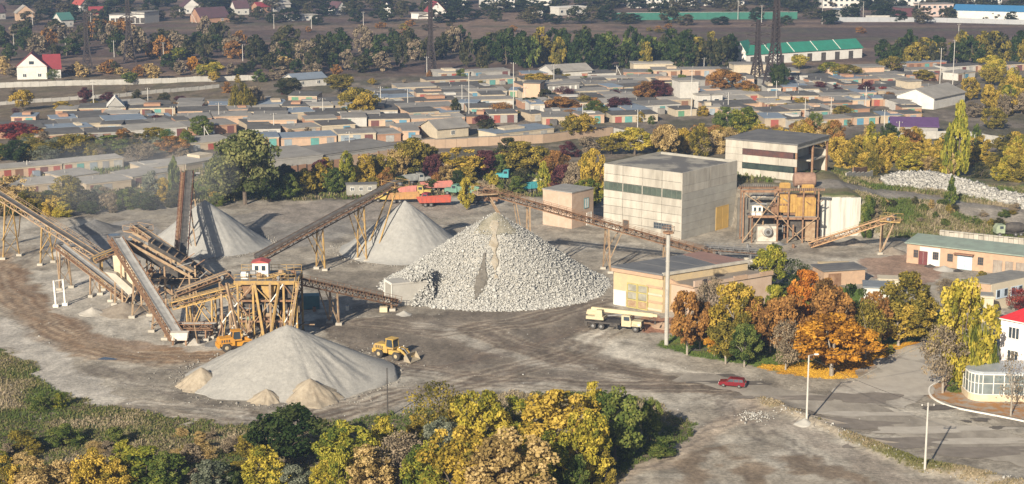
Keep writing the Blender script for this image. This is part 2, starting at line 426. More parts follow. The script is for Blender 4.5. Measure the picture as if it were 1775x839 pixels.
a2, h2 = gnoise(0.30, 0.40, 0.60, 0.78, 1.20, (1, 0.55, 1), 9)
a3, h3 = gnoise(0.11, 0.35, 0.65, 0.85, 1.15)
m1 = t.nodes.new('ShaderNodeMath'); m1.operation = 'MULTIPLY'; t.links.new(a1, m1.inputs[0]); t.links.new(a2, m1.inputs[1])
m2 = t.nodes.new('ShaderNodeMath'); m2.operation = 'MULTIPLY'; t.links.new(m1.outputs[0], m2.inputs[0]); t.links.new(a3, m2.inputs[1])
vm = t.nodes.new('ShaderNodeVectorMath'); vm.operation = 'SCALE'
t.links.new(at.outputs['Color'], vm.inputs[0]); t.links.new(m2.outputs[0], vm.inputs['Scale']); t.links.new(vm.outputs[0], b.inputs['Base Color'])
bp = t.nodes.new('ShaderNodeBump'); bp.inputs['Strength'].default_value = 0.7; bp.inputs['Distance'].default_value = 0.25
t.links.new(h1, bp.inputs['Height']); t.links.new(bp.outputs[0], b.inputs['Normal'])
C[..., :3] *= np.where((GY > 204) & (GY < 420) & ~M_WEED, 1.13, 1.0)[..., None]
g = put('ground', npmesh('ground', np.stack([GX, GY, GZ], -1).reshape(-1, 3), F, {'col': ('POINT', 'FLOAT_COLOR', C.reshape(-1, 4))}, True), gm)
struct(g)
# puddles in the yard
PUD = mat('puddle_water', (0.05, 0.055, 0.07), (0.07, 0.08, 0.10), 0.5, 0.06, spec=0.7)
def blob(px, py, rx, ry, name, m, lift=0.012, n=26, seed=0, kind='structure', parent=None):
    c = AT(px, py, 0); c.z = float(hz(c.x, c.y)); r = random.Random(seed * 7 + int(px)); ph = [r.uniform(0, 6.28) for _ in range(4)]
    vs = []
    for k in range(n):
        a = 2 * math.pi * k / n
        q = 1 + 0.22 * math.sin(2 * a + ph[0]) + 0.16 * math.sin(3 * a + ph[1]) + 0.1 * math.sin(5 * a + ph[2]) + 0.06 * math.sin(9 * a + ph[3])
        x, y = c.x + rx * q * math.cos(a), c.y + ry * q * math.sin(a)
        vs.append((x, y, float(hz(x, y)) + lift))
    vs.append((c.x, c.y, c.z + lift))
    mb = MB().add(vs, [(k, (k + 1) % n, n) for k in range(n)])
    o = mb.build(name, m, parent, off=c, loc=c); struct(o, kind); return o
for i, (x, y, rx, ry) in enumerate([(186, 622, 1.3, .9), (195, 407, 2.2, 1.2), (612, 430, 1.6, 1.0)]):
    blob(x, y, rx, ry, 'puddle', PUD, 0.03, seed=i)
# ------------------------------------------------------------------ asphalt road and pavement
def ribbon(name, pts, w, m, lift, step=1.5):
    q = [AT(a, b, 0) for a, b in pts]
    P = []
    for i in range(len(q) - 1):                                   # Catmull-Rom
        p0, p1, p2, p3 = q[max(i - 1, 0)], q[i], q[i + 1], q[min(i + 2, len(q) - 1)]
        k = max(2, int((p2 - p1).length / step))
        for j in range(k):
            s = j / k
            P.append(0.5 * ((2 * p1) + (p2 - p0) * s + (2 * p0 - 5 * p1 + 4 * p2 - p3) * s * s + (3 * p1 - p0 - 3 * p2 + p3) * s ** 3))
    P.append(q[-1])
    vs = []; fs = []; nn = 6
    for i, p in enumerate(P):
        d = (P[min(i + 1, len(P) - 1)] - P[max(i - 1, 0)]); n = Vector((-d.y, d.x, 0)).normalized()
        ww = w if not isinstance(w, (list, tuple)) else np.interp(i / (len(P) - 1), np.linspace(0, 1, len(w)), w)
        for j in range(nn):
            e = p + n * ww * (j / (nn - 1) - 0.5)
            if j in (0, nn - 1): e = e + n * (fbm(e.x * .35, e.y * .35, 3) - .47) * 5.0
            vs.append((e.x, e.y, float(hz(e.x, e.y)) + lift))
    for i in range(len(P) - 1):
        for j in range(nn - 1):
            a = i * nn + j; fs.append((a, a + nn, a + nn + 1, a + 1))
    o = MB().add(vs, fs).build(name, m, None); struct(o); return o, P
ASPH = mat('old_asphalt', (0.22, 0.195, 0.162), (0.42, 0.38, 0.32), 0.16, 0.9, bump=0.03, bscale=5, lo=0.38, hi=0.68, stretch=(1, .5, 1))
ASPH2 = mat('patched_asphalt', (0.44, 0.405, 0.35), (0.20, 0.176, 0.15), 0.13, 0.9, bump=0.03, bscale=5, lo=0.44, hi=0.60)
ribbon('road', [(1180, 652), (1300, 672), (1440, 705), (1600, 742), (1800, 792), (2100, 870)], [5, 7, 9, 11, 12, 12], ASPH, 0.045)
ribbon('side_road', [(1500, 700), (1530, 672), (1585, 628), (1660, 596), (1800, 545)], [13, 11, 9.5, 8, 8], ASPH2, 0.06)
PATCH_P = mat('pale_patch', (.44, .405, .35), (.36, .325, .28), .5, .9); PATCH_D = mat('dark_patch', (.09, .08, .07), (.14, .122, .105), .6, .85); PATCH_M = mat('mid_patch', (.17, .148, .125), (.23, .20, .17), .5, .9)
for i, (x, y, rx, ry, m, lf) in enumerate([(1578, 652, 5.5, 8.5, PATCH_P, .075), (1545, 668, 4.5, 5, PATCH_P, .079), (1640, 707, 3.6, 1.3, PATCH_D, .083), (1700, 728, 1.6, .8, PATCH_D, .083), (1728, 742, 1.2, .7, PATCH_D, .083), (1676, 731, .8, .5, PATCH_D, .083), (1500, 690, 4.5, 3.4, PATCH_M, .085), (1560, 768, 9, 2.2, PATCH_M, .065), (1700, 783, 9, 2.0, PATCH_M, .065), (1470, 735, 8, 2.2, PATCH_M, .065), (1620, 745, 9, 1.8, PATCH_P, .07), (1730, 765, 8, 1.6, PATCH_P, .07), (1500, 718, 6, 1.3, PATCH_P, .07), (1380, 690, 7, 1.5, PATCH_M, .07), (1270, 664, 6, 1.2, PATCH_D, .05), (1210, 606, 3, .7, PATCH_D, .05), (1255, 652, 3.2, .9, PATCH_D, .03)]):
    blob(x, y, rx, ry, 'road_patch', m, lf, 40, i + 30)
# ------------------------------------------------------------------ spoil heaps
def cone(name, label, cat, c, r, h, m, seed, sharp=0.12, gully=0.0, warp=0.10, blunt=0.06, extra=None, n=120, rings=56):
    """heap of loose material: rounded cone with uneven foot"""
    th = np.arange(n) * 2 * math.pi / n
    w = 1 + warp * 2 * (fbm(np.cos(th) * 1.6 + 5, np.sin(th) * 1.6 + 5, seed) - 0.47)
    S = (np.arange(rings + 1) / rings)[:, None]; T = th[None, :]
    RR_ = r * (1 + (w[None, :] - 1) * S * S) * S; x = RR_ * np.cos(T); y = RR_ * np.sin(T)
    z = h * (np.sqrt((1 - S) ** 2 + blunt ** 2) - blunt * .2) - h * blunt * .8 * S + 0 * T
    z = z * (1 + sharp * S * (1 - S))
    z = z + gully * h * S ** 1.5 * np.sin(math.pi * S) ** .7 * ((vnoise(T * 7 + 3 * S, S * 1.1, seed + 3) - .5) + .6 * (vnoise(T * 19 + 2 * S, S * 1.5, seed + 4) - .5))
    z = z + (.22 + .012 * h) * (fbm(x / 1.6, y / 1.6, seed + 9) - .47) * np.minimum(1, 6 * (1 - S)) + .5 * gully * h * (fbm(x / 5, y / 5, seed + 19) - .47) * np.minimum(1, 4 * (1 - S))
    if extra: z = extra(x, y, z, S)
    z = np.maximum(z, 0); z[-1] -= .25
    vs = np.stack([x, y, z], -1).reshape(-1, 3)
    I = np.arange(rings * n).reshape(rings, n); J = np.roll(I, -1, 1); fs = np.stack([I, J, J + n, I + n], -1).reshape(-1, 4)
    me = npmesh(name, vs, fs, None, True)
    o = put(name, me, m, None, c); tag(o, label, cat); return o, vs
GRAV = mat('fine_gravel', (0.265, 0.256, 0.236), (0.37, 0.358, 0.33), 2.2, 0.95, bump=0.10, bscale=6, lo=0.3, hi=0.7)
GRAVB = mat('grey_gravel', (0.27, 0.265, 0.25), (0.35, 0.345, 0.325), 1.4, 0.95, bump=0.06, bscale=5, lo=0.3, hi=0.7)
SAND = mat('damp_sand', (0.38, 0.325, 0.245), (0.26, 0.215, 0.16), 0.9, 0.95, bump=0.08, bscale=4)
def ground(px, py): return G(px, py)
c1 = AT(500, 650, 0); S1 = SCALE(c1)
r1 = 180 / S1
ridge = Vector((1, -.1, 0)).normalized()
def ex1(x, y, z, S):
    # lower spur running out to the right
    sp = (8.4 - x * .44) * np.exp(-((y - .5) / 6.5) ** 2)
    return np.where((x > 2) & (S < .985), np.maximum(z, sp * .96), z)
cone('gravel_pile', 'pale fine gravel cone in the foreground, in front of the yellow screening plant', 'gravel pile', c1, r1, HT(c1, 562) * 1.0, GRAV, 3, gully=0.075, sharp=0.04, blunt=0.02, warp=.14, n=220, rings=80, extra=ex1)
for i, (x, y, r, h, lb) in enumerate([(462, 695, 3.4, 2.0, 'small tan sand heap, left of two at the foot of the front gravel cone'), (538, 690, 5.0, 3.2, 'larger tan sand heap with a bitten face at the front gravel cone'), (350, 668, 4.4, 3.0, 'tan sand shoulder at the left edge of the front gravel cone')]):
    c = AT(x, y, 0); cone('sand_heap', lb, 'sand heap', c, r, h, SAND, 40 + i, sharp=0.35, warp=0.45, blunt=0.14, gully=.35, n=64, rings=28)
c2 = AT(703, 434, 0); S2 = SCALE(c2)
cone('gravel_pile', 'smooth grey gravel cone under the middle inclined conveyor', 'gravel pile', c2, 14.6, HT(c2, 346), GRAVB, 5, blunt=0.10, sharp=0.08, gully=.05, n=160, rings=64)
c3 = AT(358, 424, 0)
cone('gravel_pile', 'shaded grey gravel cone behind the steep conveyor at left', 'gravel pile', c3, 13.6, HT(c3, 345), GRAVB, 8, blunt=0.08, gully=.05, n=160, rings=64)
cd = AT(175, 412, 0)
cone('gravel_pile', 'low dark gravel mound behind the left conveyors', 'gravel pile', AT(165, 398, 0), 6.5, 2.4, mat('dark_gravel', (.12, .118, .115), (.17, .165, .16), 1.5, .95, bump=.08), 9, blunt=.3, warp=.25, n=60, rings=24)
cone('gravel_pile', 'low brown spoil mound below the left conveyors', 'gravel pile', AT(215, 540, 0), 5.5, 1.8, mat('brown_spoil', (.20, .165, .13), (.30, .26, .21), .8, .95, bump=.1), 12, blunt=.4, warp=.35, n=60, rings=24)
cone('gravel_pile', 'small white spoil mound below the left conveyors', 'gravel pile', AT(160, 543, 0), 2.6, 1.2, mat('white_spoil', (.46, .43, .38), (.36, .33, .28), .9, .95, bump=.1), 14, blunt=.4, warp=.35, n=40, rings=16)
# ------------------------------------------------------------------ rock pile: core with loose rocks on it
ROCK = leafmat('broken_rock', [(0.25, 0.248, 0.235), (0.345, 0.342, 0.322), (0.41, 0.405, 0.38), (0.47, 0.462, 0.432)], 0.0)
def rocks(pts, sizes, seed, name, m, parent=None, loc=None):
    """many small angular stones in one mesh"""
    r = np.random.default_rng(seed); n = len(pts)
    base = np.array([(1, 0, 0), (-1, 0, 0), (0, 1, 0), (0, -1, 0), (0, 0, 1), (0, 0, -1), (.62, .62, .5), (-.6, -.6, .55)], float)[:6]
    fc = np.array([(0, 2, 4), (2, 1, 4), (1, 3, 4), (3, 0, 4), (2, 0, 5), (1, 2, 5), (3, 1, 5), (0, 3, 5)])
    q = r.normal(size=(n, 4)); q /= np.linalg.norm(q, axis=1)[:, None]
    w, x, y, z = q.T
    Rm = np.stack([1 - 2 * (y * y + z * z), 2 * (x * y - z * w), 2 * (x * z + y * w), 2 * (x * y + z * w), 1 - 2 * (x * x + z * z), 2 * (y * z - x * w), 2 * (x * z - y * w), 2 * (y * z + x * w), 1 - 2 * (x * x + y * y)], -1).reshape(n, 3, 3)
    sc = r.uniform(0.55, 1.25, (n, 1, 3)) * np.asarray(sizes)[:, None, None]
    v = base[None] * sc * r.uniform(0.7, 1.25, (n, 6, 1))
    v = np.einsum('nij,nkj->nki', Rm, v) + np.asarray(pts)[:, None, :]
    f = fc[None] + (np.arange(n) * 6)[:, None, None]
    rn = np.repeat(np.clip(r.normal(0.55, 0.22, n), 0, 1), 8)
    me = npmesh(name, v.reshape(-1, 3), f.reshape(-1, 3), {'rnd': ('FACE', 'FLOAT', rn)})
    o = put(name, me, m, parent, loc); return o
c4 = AT(859, 492, 0); h4 = HT(c4, 366); r4 = 22.2
rp = thing('rock_pile', 'big cone of broken white rock beside the concrete tunnel mouth', 'rock pile', c4)
CORE = mat('rock_dust', (0.36, 0.345, 0.305), (0.44, 0.42, 0.375), 1.2, 0.95, bump=0.15, bscale=3)
core, cv = cone('core', 'x', 'x', c4, r4, h4, CORE, 6, blunt=0.10, warp=0.06, sharp=0.10)
del core['label'], core['category']; core.parent = rp; core.location = (0, 0, 0)
n = 108000
th = NR.uniform(0, 2 * math.pi, n); s = np.sqrt(NR.uniform(0, 1.04, n)) * 120
cvr = cv.reshape(57, 120, 3)
si = np.clip((s / 120 * 56), 0, 55.999); ki = (th / (2 * math.pi) * 120) % 120
i0 = si.astype(int); k0 = ki.astype(int) % 120; fi = (si - i0)[:, None]
p = cvr[i0, k0] * (1 - fi) + cvr[np.minimum(i0 + 1, 56), k0] * fi
p[:, :2] += NR.normal(0, .35, (n, 2))
keepcam = p[:, 1] < 8
ang = np.arctan2(p[:, 0], -p[:, 1])
rr = np.hypot(p[:, 0], p[:, 1]) / r4
tt_ = np.clip((rr - .42) / .44, 0, 1); scar = (np.abs(ang + .20 + .03 * np.sin(rr * 7)) < .5 * (.02 + .16 * np.sin(math.pi * tt_) ** 2 * tt_) / np.maximum(rr, .12)) & (rr > .42) & (rr < .86)
streak = (np.abs(ang - 0.02 - 0.10 * (rr - .4)) < 0.10 + 0.05 * np.sin(rr * 9)) & (rr < 0.62)
cap = (rr < 0.22) & (NR.uniform(size=n) < 0.7)
keep = keepcam & ~(scar & (NR.uniform(size=n) < .72)) & ~(streak & (NR.uniform(size=n) < 0.85)) & ~cap
scm = np.where(scar, .6, 1.0)
sz = scm * NR.lognormal(-2.12, 0.42, n) * (0.7 + 0.6 * rr)
rk = rocks(p[keep] + [0, 0, 0.0], np.clip(sz[keep], .07, .6), 5, 'loose_rocks', ROCK, rp); struct(rk, 'stuff')
# brown clay streak and dark scar running down the rock pile
def drape(name, m, path, widths, lift, parent, cvr=cvr, seed=1):
    vs = []; fs = []; nn = 9
    for i, (a, s) in enumerate(path):
        for j in range(nn):
            wv = widths[i] * (1 + .7 * (float(vnoise(i * .9, j * .8, seed)) - .5))
            aa = a + (j / (nn - 1) - .5) * wv / max(s, .12)
            k = ((aa - math.pi / 2) / (2 * math.pi) * 120) % 120; ii = min(s * 56, 55.9); i_ = int(ii); k_ = int(k) % 120; f_ = ii - i_; g_ = k - int(k)
            q0 = cvr[i_, k_] * (1 - g_) + cvr[i_, (k_ + 1) % 120] * g_; q1 = cvr[i_ + 1, k_] * (1 - g_) + cvr[i_ + 1, (k_ + 1) % 120] * g_
            q = q0 * (1 - f_) + q1 * f_
            vs.append((q[0], q[1] - lift * .6, q[2] + lift * (1 if 0 < j < nn - 1 else .1)))
    for i in range(len(path) - 1):
        for j in range(nn - 1):
            a = i * nn + j; fs.append((a, a + 1, a + nn + 1, a + nn))
    return MB().add(vs, fs).build(name, m, parent)
drape('clay_streak', mat('tan_clay', (.28, .235, .17), (.37, .335, .275), .8, .95, bump=.15, bscale=4), [(-.05 + .10 * s, s) for s in np.linspace(.10, .66, 26)], [.075 + .03 * math.sin(i * .8) - .002 * i for i in range(26)], .26, rp)
drape('dark_scar', mat('dark_fines', (.115, .104, .088), (.17, .155, .132), 1.2, .95, bump=.15, bscale=4), [(-.20 - .10 * math.sin(s * 7) * .3, s) for s in np.linspace(.42, .86, 26)], [.02 + .16 * max(0, math.sin(math.pi * min(1, i / 25 * 1.0)) ** 2) * (i / 25) for i in range(26)], .34, rp, seed=4)
drape('clay_cap', mat('olive_clay', (.20, .185, .135), (.30, .275, .215), .8, .95, bump=.15, bscale=4), [(.05, s) for s in np.linspace(.02, .24, 10)], [.30 + .02 * i for i in range(10)], .2, rp, seed=8)
# row of quarried boulders on the upper level, right
BL = [AT(1535, 318, 5.8), AT(1575, 320, 5.6), AT(1640, 330, 4.6), AT(1700, 345, 4.0), AT(1760, 360, 3.4), AT(1830, 372, 3.0)]
bw = [4, 10, 13, 12, 10, 10]
bp_ = thing('boulder_heap', 'long white boulder heap along the upper dirt road', 'boulder heap', (BL[2].x, BL[2].y, float(hz(BL[2].x, BL[2].y))))
n = 20000; u = NR.uniform(0, len(BL) - 1.001, n); ui = u.astype(int); uf = u - ui
bx = np.array([[q.x, q.y] for q in BL]); ww = np.interp(u, range(6), bw)
q = bx[ui] * (1 - uf)[:, None] + bx[ui + 1] * uf[:, None]
lat = NR.uniform(-1, 1, n); q[:, 1] += lat * ww + ww * .9
hh = np.interp(u, range(6), [.8, 1.9, 2.5, 2.1, 1.6, 1.6]) * (1 - lat ** 2) * (0.75 + .5 * fbm(q[:, 0] / 4, q[:, 1] / 4, 51))
P3 = np.column_stack([q, hz(q[:, 0], q[:, 1]) + hh])
WROCK = leafmat('white_rock', [(0.17, 0.165, 0.15), (0.29, 0.28, 0.255), (0.39, 0.378, 0.345), (0.47, 0.455, 0.42)], 0.0)
o = rocks(P3 - np.array(bp_.location), np.clip(NR.lognormal(-1.5, .5, n), .12, 1.0), 9, 'boulders', WROCK, bp_); struct(o, 'stuff')
hm = MB(); K = 44
for i in range(K + 1):
    uu = i / K * 4.99; a = int(uu); fu = uu - a; cx = bx[a] * (1 - fu) + bx[a + 1] * fu; w_ = np.interp(uu, range(6), bw); h_ = np.interp(uu, range(6), [.8, 1.9, 2.5, 2.1, 1.6, 1.6])
    for j in range(9):
        l = j / 4 - 1; yy = cx[1] + l * w_ + w_ * .9
        hm.v.append((cx[0], yy, float(hz(cx[0], yy)) + h_ * (1 - l * l) * .75 - .15))
hm.f = [(i * 9 + j, (i + 1) * 9 + j, (i + 1) * 9 + j + 1, i * 9 + j + 1) for i in range(K) for j in range(8)]
hm.build('heap_core', CORE, bp_, off=bp_.location)

for c_, r_, sd_ in ((c1, r1, 81), (c2, 14.6, 82), (c3, 13.6, 83)):
    k = 420; a = NR.uniform(0, 2 * math.pi, k); q = (1.0 + np.abs(NR.normal(0, .10, k)) * np.where(NR.uniform(size=k) < .3, 1.6, .6)) * r_
    P = np.column_stack([c_.x + q * np.cos(a), c_.y + q * np.sin(a), np.zeros(k)]); P[:, 2] = hz(P[:, 0], P[:, 1]) + .05
    struct(rocks(P, np.clip(NR.lognormal(-2.0, .4, k), .06, .4), sd_, 'scattered_stones', leafmat('gravel_stones', [(.16, .15, .135), (.25, .235, .21), (.34, .32, .28)], 0)), 'stuff')
# ------------------------------------------------------------------ conveyors
YEL = mat('dusty_yellow_paint', (0.44, 0.285, 0.09), (0.28, 0.19, 0.10), 1.3, 0.75, bump=.01, var=.12)
TAN = mat('dusty_tan_steel', (0.38, 0.285, 0.18), (0.24, 0.15, 0.09), 1.1, 0.85, var=.12)
RUST = mat('rusty_steel', (0.17, 0.09, 0.052), (0.27, 0.17, 0.105), 1.4, 0.9, var=.15)
DARK = mat('greasy_dark_steel', (0.045, 0.04, 0.038), (0.09, 0.08, 0.07), 1.2, 0.7)
BELT_G = mat('dusty_belt', (0.33, 0.325, 0.31), (0.24, 0.235, 0.225), .8, .9)
BELT_D = mat('rubber_belt', (0.06, 0.057, 0.055), (0.12, 0.113, 0.106), .8, .85)
CONC = mat('weathered_concrete', (0.46, 0.43, 0.37), (0.34, 0.31, 0.26), .55, .92, bump=.02)
WHITEP = mat('white_paint', (0.74, 0.72, 0.67), (0.62, 0.59, 0.53), .7, .7)
STEEL = mat('grey_steel', (0.25, 0.25, 0.25), (0.18, 0.18, 0.18), 1.2, .6, .3)
GLASS = glass('dark_glass')
def part(name, mb, m, root): return mb.build(name, m, root, off=root.location)
def strut(name, m, root, a, b, w, h=None): return part(name, MB().bar(a, b, w, h), m, root)
def conveyor(label, A, B, w=1.3, frame=TAN, belt=BELT_D, depth=0.95, trestles=(), rail=1, legm=None, posts=1.7, top=True, chord=.22, drive=True, name='belt_conveyor', root=None):
    a = AT(*A); b = AT(*B); d = (b - a); L = d.length; d.normalize()
    s = Vector((d.y, -d.x, 0)).normalized(); n = s.cross(d).normalized()
    if n.z < 0: n = -n
    legm = legm or frame
    base = Vector((a.x, a.y, float(hz(a.x, a.y))))
    root = root or thing(name, label, 'conveyor', base)
    if 0: print('conv %-60s slope %.1f len %.1f' % (label[:60], math.degrees(math.asin(d.z)), L))
    hw = w / 2
    # belt: shallow trough
    bm = MB()
    prof = [(-hw, .16), (-hw * .5, 0), (hw * .5, 0), (hw, .16), (hw, .08), (hw * .5, -.08), (-hw * .5, -.08), (-hw, .08)]
    vs = [a + s * x + n * z for x, z in prof] + [b + s * x + n * z for x, z in prof]
    bm.add(vs, [(k, (k + 1) % 8, 8 + (k + 1) % 8, 8 + k) for k in range(8)] + [tuple(range(7, -1, -1)), tuple(range(8, 16))])
    part('belt', bm, belt, root)
    k = max(2, int(L / posts))
    for sg in (-1, 1):
        o = s * (sg * (hw + .22)); f = MB()
        f.bar(a + o + n * .12, b + o + n * .12, .10, chord, n); f.bar(a + o - n * depth, b + o - n * depth, .10, chord, n)
        for i in range(k + 1):
            p = a + d * (L * i / k)
            f.bar(p + o + n * .12, p + o - n * depth, .11, .11, d)
            if i < k:
                q = a + d * (L * (i + 1) / k)
                f.bar(p + o + n * .1, q + o - n * depth, .08, .08, n) if i % 2 else f.bar(p + o - n * depth, q + o + n * .1, .08, .08, n)
        part('side_frame', f, frame, root)
    rl = MB()                                                     # carrying rollers under the belt
    for i in range(int(L / 1.2)):
        p = a + d * (.6 + i * 1.2); rl.tube(p - s * hw - n * .14, p + s * hw - n * .14, .07, n=5)
        rl.tube(p - s * hw - n * (depth - .1), p + s * hw - n * (depth - .1), .06, n=5)
    struct(part('rollers', rl, DARK, root), 'stuff')
    if rail:
        for sg in ((-1, 1) if rail == 2 else (rail if rail in (-1, 1) else 1,)):
            o0 = s * (sg * (hw + .36)); o1 = s * (sg * (hw + 1.0))
            wk = MB().add([a + o0 - n * .35, a + o1 - n * .35, b + o1 - n * .35, b + o0 - n * .35, a + o0 - n * .42, a + o1 - n * .42, b + o1 - n * .42, b + o0 - n * .42],
                          [(0, 1, 2, 3), (7, 6, 5, 4), (0, 4, 5, 1), (1, 5, 6, 2), (2, 6, 7, 3), (3, 7, 4, 0)])
            part('walkway', wk, RUST, root)
            h = MB()
            for z in (.35, .75): h.bar(a + o1 + n * z, b + o1 + n * z, .06)
            for i in range(k + 1):
                p = a + d * (L * i / k) + o1; h.bar(p - n * .4, p + n * .76, .06)
            part('handrail', h, frame, root)
    part('head_drum', MB().tube(b - s * (hw + .1) - n * .28, b + s * (hw + .1) - n * .28, .36, n=12), DARK, root)
    part('tail_drum', MB().tube(a - s * (hw + .1) - n * .28, a + s * (hw + .1) - n * .28, .34, n=12), DARK, root)
    if drive:
        dm = MB(); c = b - d * 1.0 + s * (hw + .75) - n * .1
        dm.tube(c - s * .1, c + s * .9, .28, n=10); dm.bar(c - d * .5 - n * .45, c + d * .5 - n * .45, .9, .12)
        part('drive_motor', dm, STEEL, root)
    for tr in trestles:
        tt, splay, style = tr[:3]
        p = a + d * (L * tt) - n * depth; gz = float(hz(p.x, p.y))
        ls = []
        for sg in (-1, 1):
            tp = p + s * (sg * (hw + .2)); bt = Vector((p.x, p.y, gz)) + s * (sg * (hw + .2 + splay)); bt.z = gz
            ls.append((tp, bt))
            part('leg', MB().bar(bt, tp, .26, .26, s), legm, root)
            if style in 'AV':
                q = a + d * (L * min(1, max(0, tt + (3.0 / L) * (1 if style == 'V' else -1)))) - n * depth + s * (sg * (hw + .2))
                part('brace', MB().bar(bt + Vector((0, 0, max(.6, (tp.z - gz) * .35))) if style == 'A' else bt, q, .16, .16, s), legm, root)
            fb = MB().box(bt.x - .55, bt.x + .55, bt.y - .55, bt.y + .55, gz - .3, gz + .45)
            part('footing', fb, CONC, root)
        cb = max(1, int((p.z - gz) / 3.2))
        for i in range(cb):
            f0, f1 = i / cb, (i + 1) / cb
            for (u, v) in ((0, 1), (1, 0)):
                part('cross_brace', MB().bar(ls[u][1].lerp(ls[u][0], f0 * .92 + .05), ls[v][1].lerp(ls[v][0], f1 * .92 + .05), .10), legm, root)
        pxy = None; 0 and print('    trestle foot at', pxy, 'h %.1f' % (p.z - gz))
    return root, a, b, d, s, n
CV = {}
CV[1] = conveyor('long tan conveyor climbing out of the left edge of the picture', (176, 447, 3.2), (-70, 292, 17.5), 1.3, TAN, BELT_D, trestles=((.38, .9, 'A'), (.64, 1.3, 'A'), (.85, 1.5, 'A')), rail=1, legm=YEL)
CV[2] = conveyor('short dusty conveyor with grey belt, lowest at far left', (226, 516, 1.2), (106, 424, 8.6), 1.4, TAN, BELT_G, trestles=((.2, .2, 'I'), (.5, .3, 'I'), (.95, .5, 'V')), rail=-1)
CV[3] = conveyor('broad grey-belted conveyor running down to the front of the plant', (312, 586, 1.2), (203, 412, 12.2), 1.7, RUST, BELT_G, trestles=((.12, .2, 'I'), (.3, .5, 'A'), (.62, .6, 'A'), (.93, .6, 'I')), rail=-1, legm=TAN)
CV[4] = conveyor('tan conveyor sloping down behind the dark screen boxes', (372, 484, 3.0), (236, 391, 11.0), 1.3, TAN, BELT_D, trestles=((.3, .4, 'I'), (.75, .5, 'A')), rail=-1)
CV[5] = conveyor('steep dark red conveyor seen end-on against the left gravel cone', (317, 440, 4.0), (328, 296, 15.6), 1.4, mat('dark_red_steel', (.13, .05, .04), (.18, .09, .06), 1, .85), BELT_D, trestles=((.55, .8, 'I'), (.9, .8, 'I')), rail=-1, legm=TAN)
CV[6] = conveyor('inclined black-sided conveyor feeding the middle grey gravel cone', (446, 443, 5.6), (688, 313, 15.4), 1.3, mat('dark_brown_steel', (.09, .07, .06), (.16, .12, .09), 1, .85), BELT_D, depth=1.25, trestles=((.42, .4, 'A'), (.72, .5, 'A')), rail=1, legm=YEL)
CV[7] = conveyor('ochre conveyor rising left to right onto the screening tower', (300, 524, 5.6), (498, 473, 11.6), 1.4, YEL, BELT_D, depth=1.1, trestles=((.12, .2, 'V'), (.34, .3, 'A'), (.6, .4, 'A')), rail=1)
CV[8] = conveyor('rusty conveyor from the rock pile tunnel up to the screening tower', (684, 519, 1.6), (513, 481, 10.0), 1.4, RUST, BELT_D, depth=1.1, trestles=((.06, .3, 'I'), (.62, .3, 'V')), rail=-1, legm=TAN)
CV[9] = conveyor('long rusty conveyor from the crusher to the top of the rock pile', (1232, 437, 2.4), (836, 326, 18.4), 1.3, RUST, BELT_D, depth=1.0, trestles=((.2, .4, 'I'), (.46, 1.2, 'A'), (.80, .6, 'V')), rail=2, legm=TAN)
CV[10] = conveyor('low connecting conveyor leading from the crusher past the workshop roof', (1330, 436, 1.6), (1226, 428, 3.4), 1.2, STEEL, BELT_D, depth=.8, trestles=((.3, .2, 'I'), (.8, .2, 'I')), rail=2)
CV[11] = conveyor('small tan conveyor rising right from under the crusher', (1405, 421, 1.0), (1550, 374, 8.2), 1.2, mat('orange_tan_steel', (.42, .27, .15), (.33, .2, .11), 1, .85), BELT_D, depth=.9, trestles=((.84, .5, 'V'),), rail=1, legm=TAN)
CV[12] = conveyor('short ochre conveyor parallel and behind the ochre tower conveyor', (306, 506, 6.2), (396, 472, 9.6), 1.2, TAN, BELT_D, depth=.8, trestles=((.3, .2, 'I'), (.8, .2, 'I')), rail=1)
CV[13] = conveyor('short level ochre conveyor joining the left conveyors', (160, 448, 6.2), (200, 432, 7.6), 1.2, YEL, BELT_D, depth=.9, trestles=((.3, .2, 'I'),), rail=1, drive=False)
CV[14] = conveyor('low dusty conveyor on the ground under the ochre tower conveyor', (312, 562, 2.2), (372, 562, 2.8), 1.2, RUST, BELT_G, depth=.8, trestles=((.2, .1, 'I'), (.8, .1, 'I')), rail=1, drive=False)
def headhouse(ci, m=YEL):
    """discharge platform with rail at the head of a conveyor"""
    root, a, b, d, s, n = CV[ci]; f = Vector((d.x, d.y, 0)).normalized()
    c = b + f * .4 - Vector((0, 0, .9))
    mb = MB()
    P = [c - s * 2.0 - f * 3.0, c + s * 2.0 - f * 3.0, c + s * 2.0 + f * 1.2, c - s * 2.0 + f * 1.2]
    mb.add([p - Vector((0, 0, .2)) for p in P] + P, [(3, 2, 1, 0), (4, 5, 6, 7), (0, 1, 5, 4), (1, 2, 6, 5), (2, 3, 7, 6), (3, 0, 4, 7)])
    part('head_platform', mb, m, root)
    r = MB()
    for i in range(4):
        p, q = P[i], P[(i + 1) % 4]; r.bar(p + Vector((0, 0, 1.05)), q + Vector((0, 0, 1.05)), .07); r.bar(p, p + Vector((0, 0, 1.1)), .08)
    part('platform_rail', r, m, root)
    return root, a, b, d, s, n, f
for ci in (6, 9, 11, 4): headhouse(ci, {6: YEL, 9: TAN, 11: YEL, 4: TAN}[ci])
# long raking struts under the heads over the heaps
for ci, back_, foot in ((6, .6, .62), (9, .5, .7)):
    root, a, b, d, s, n, f = *CV[ci], Vector((CV[ci][3].x, CV[ci][3].y, 0)).normalized()
    for sg in (-1, 1):
        p = a + (b - a) * .97 - n * 1.0 + s * (sg * .8); q = a + (b - a) * .78 + s * (sg * 1.6); q.z = max(float(hz(q.x, q.y)), 0)
        part('rake_strut', MB().bar(q, p, .24, .24), YEL if ci == 6 else TAN, root)
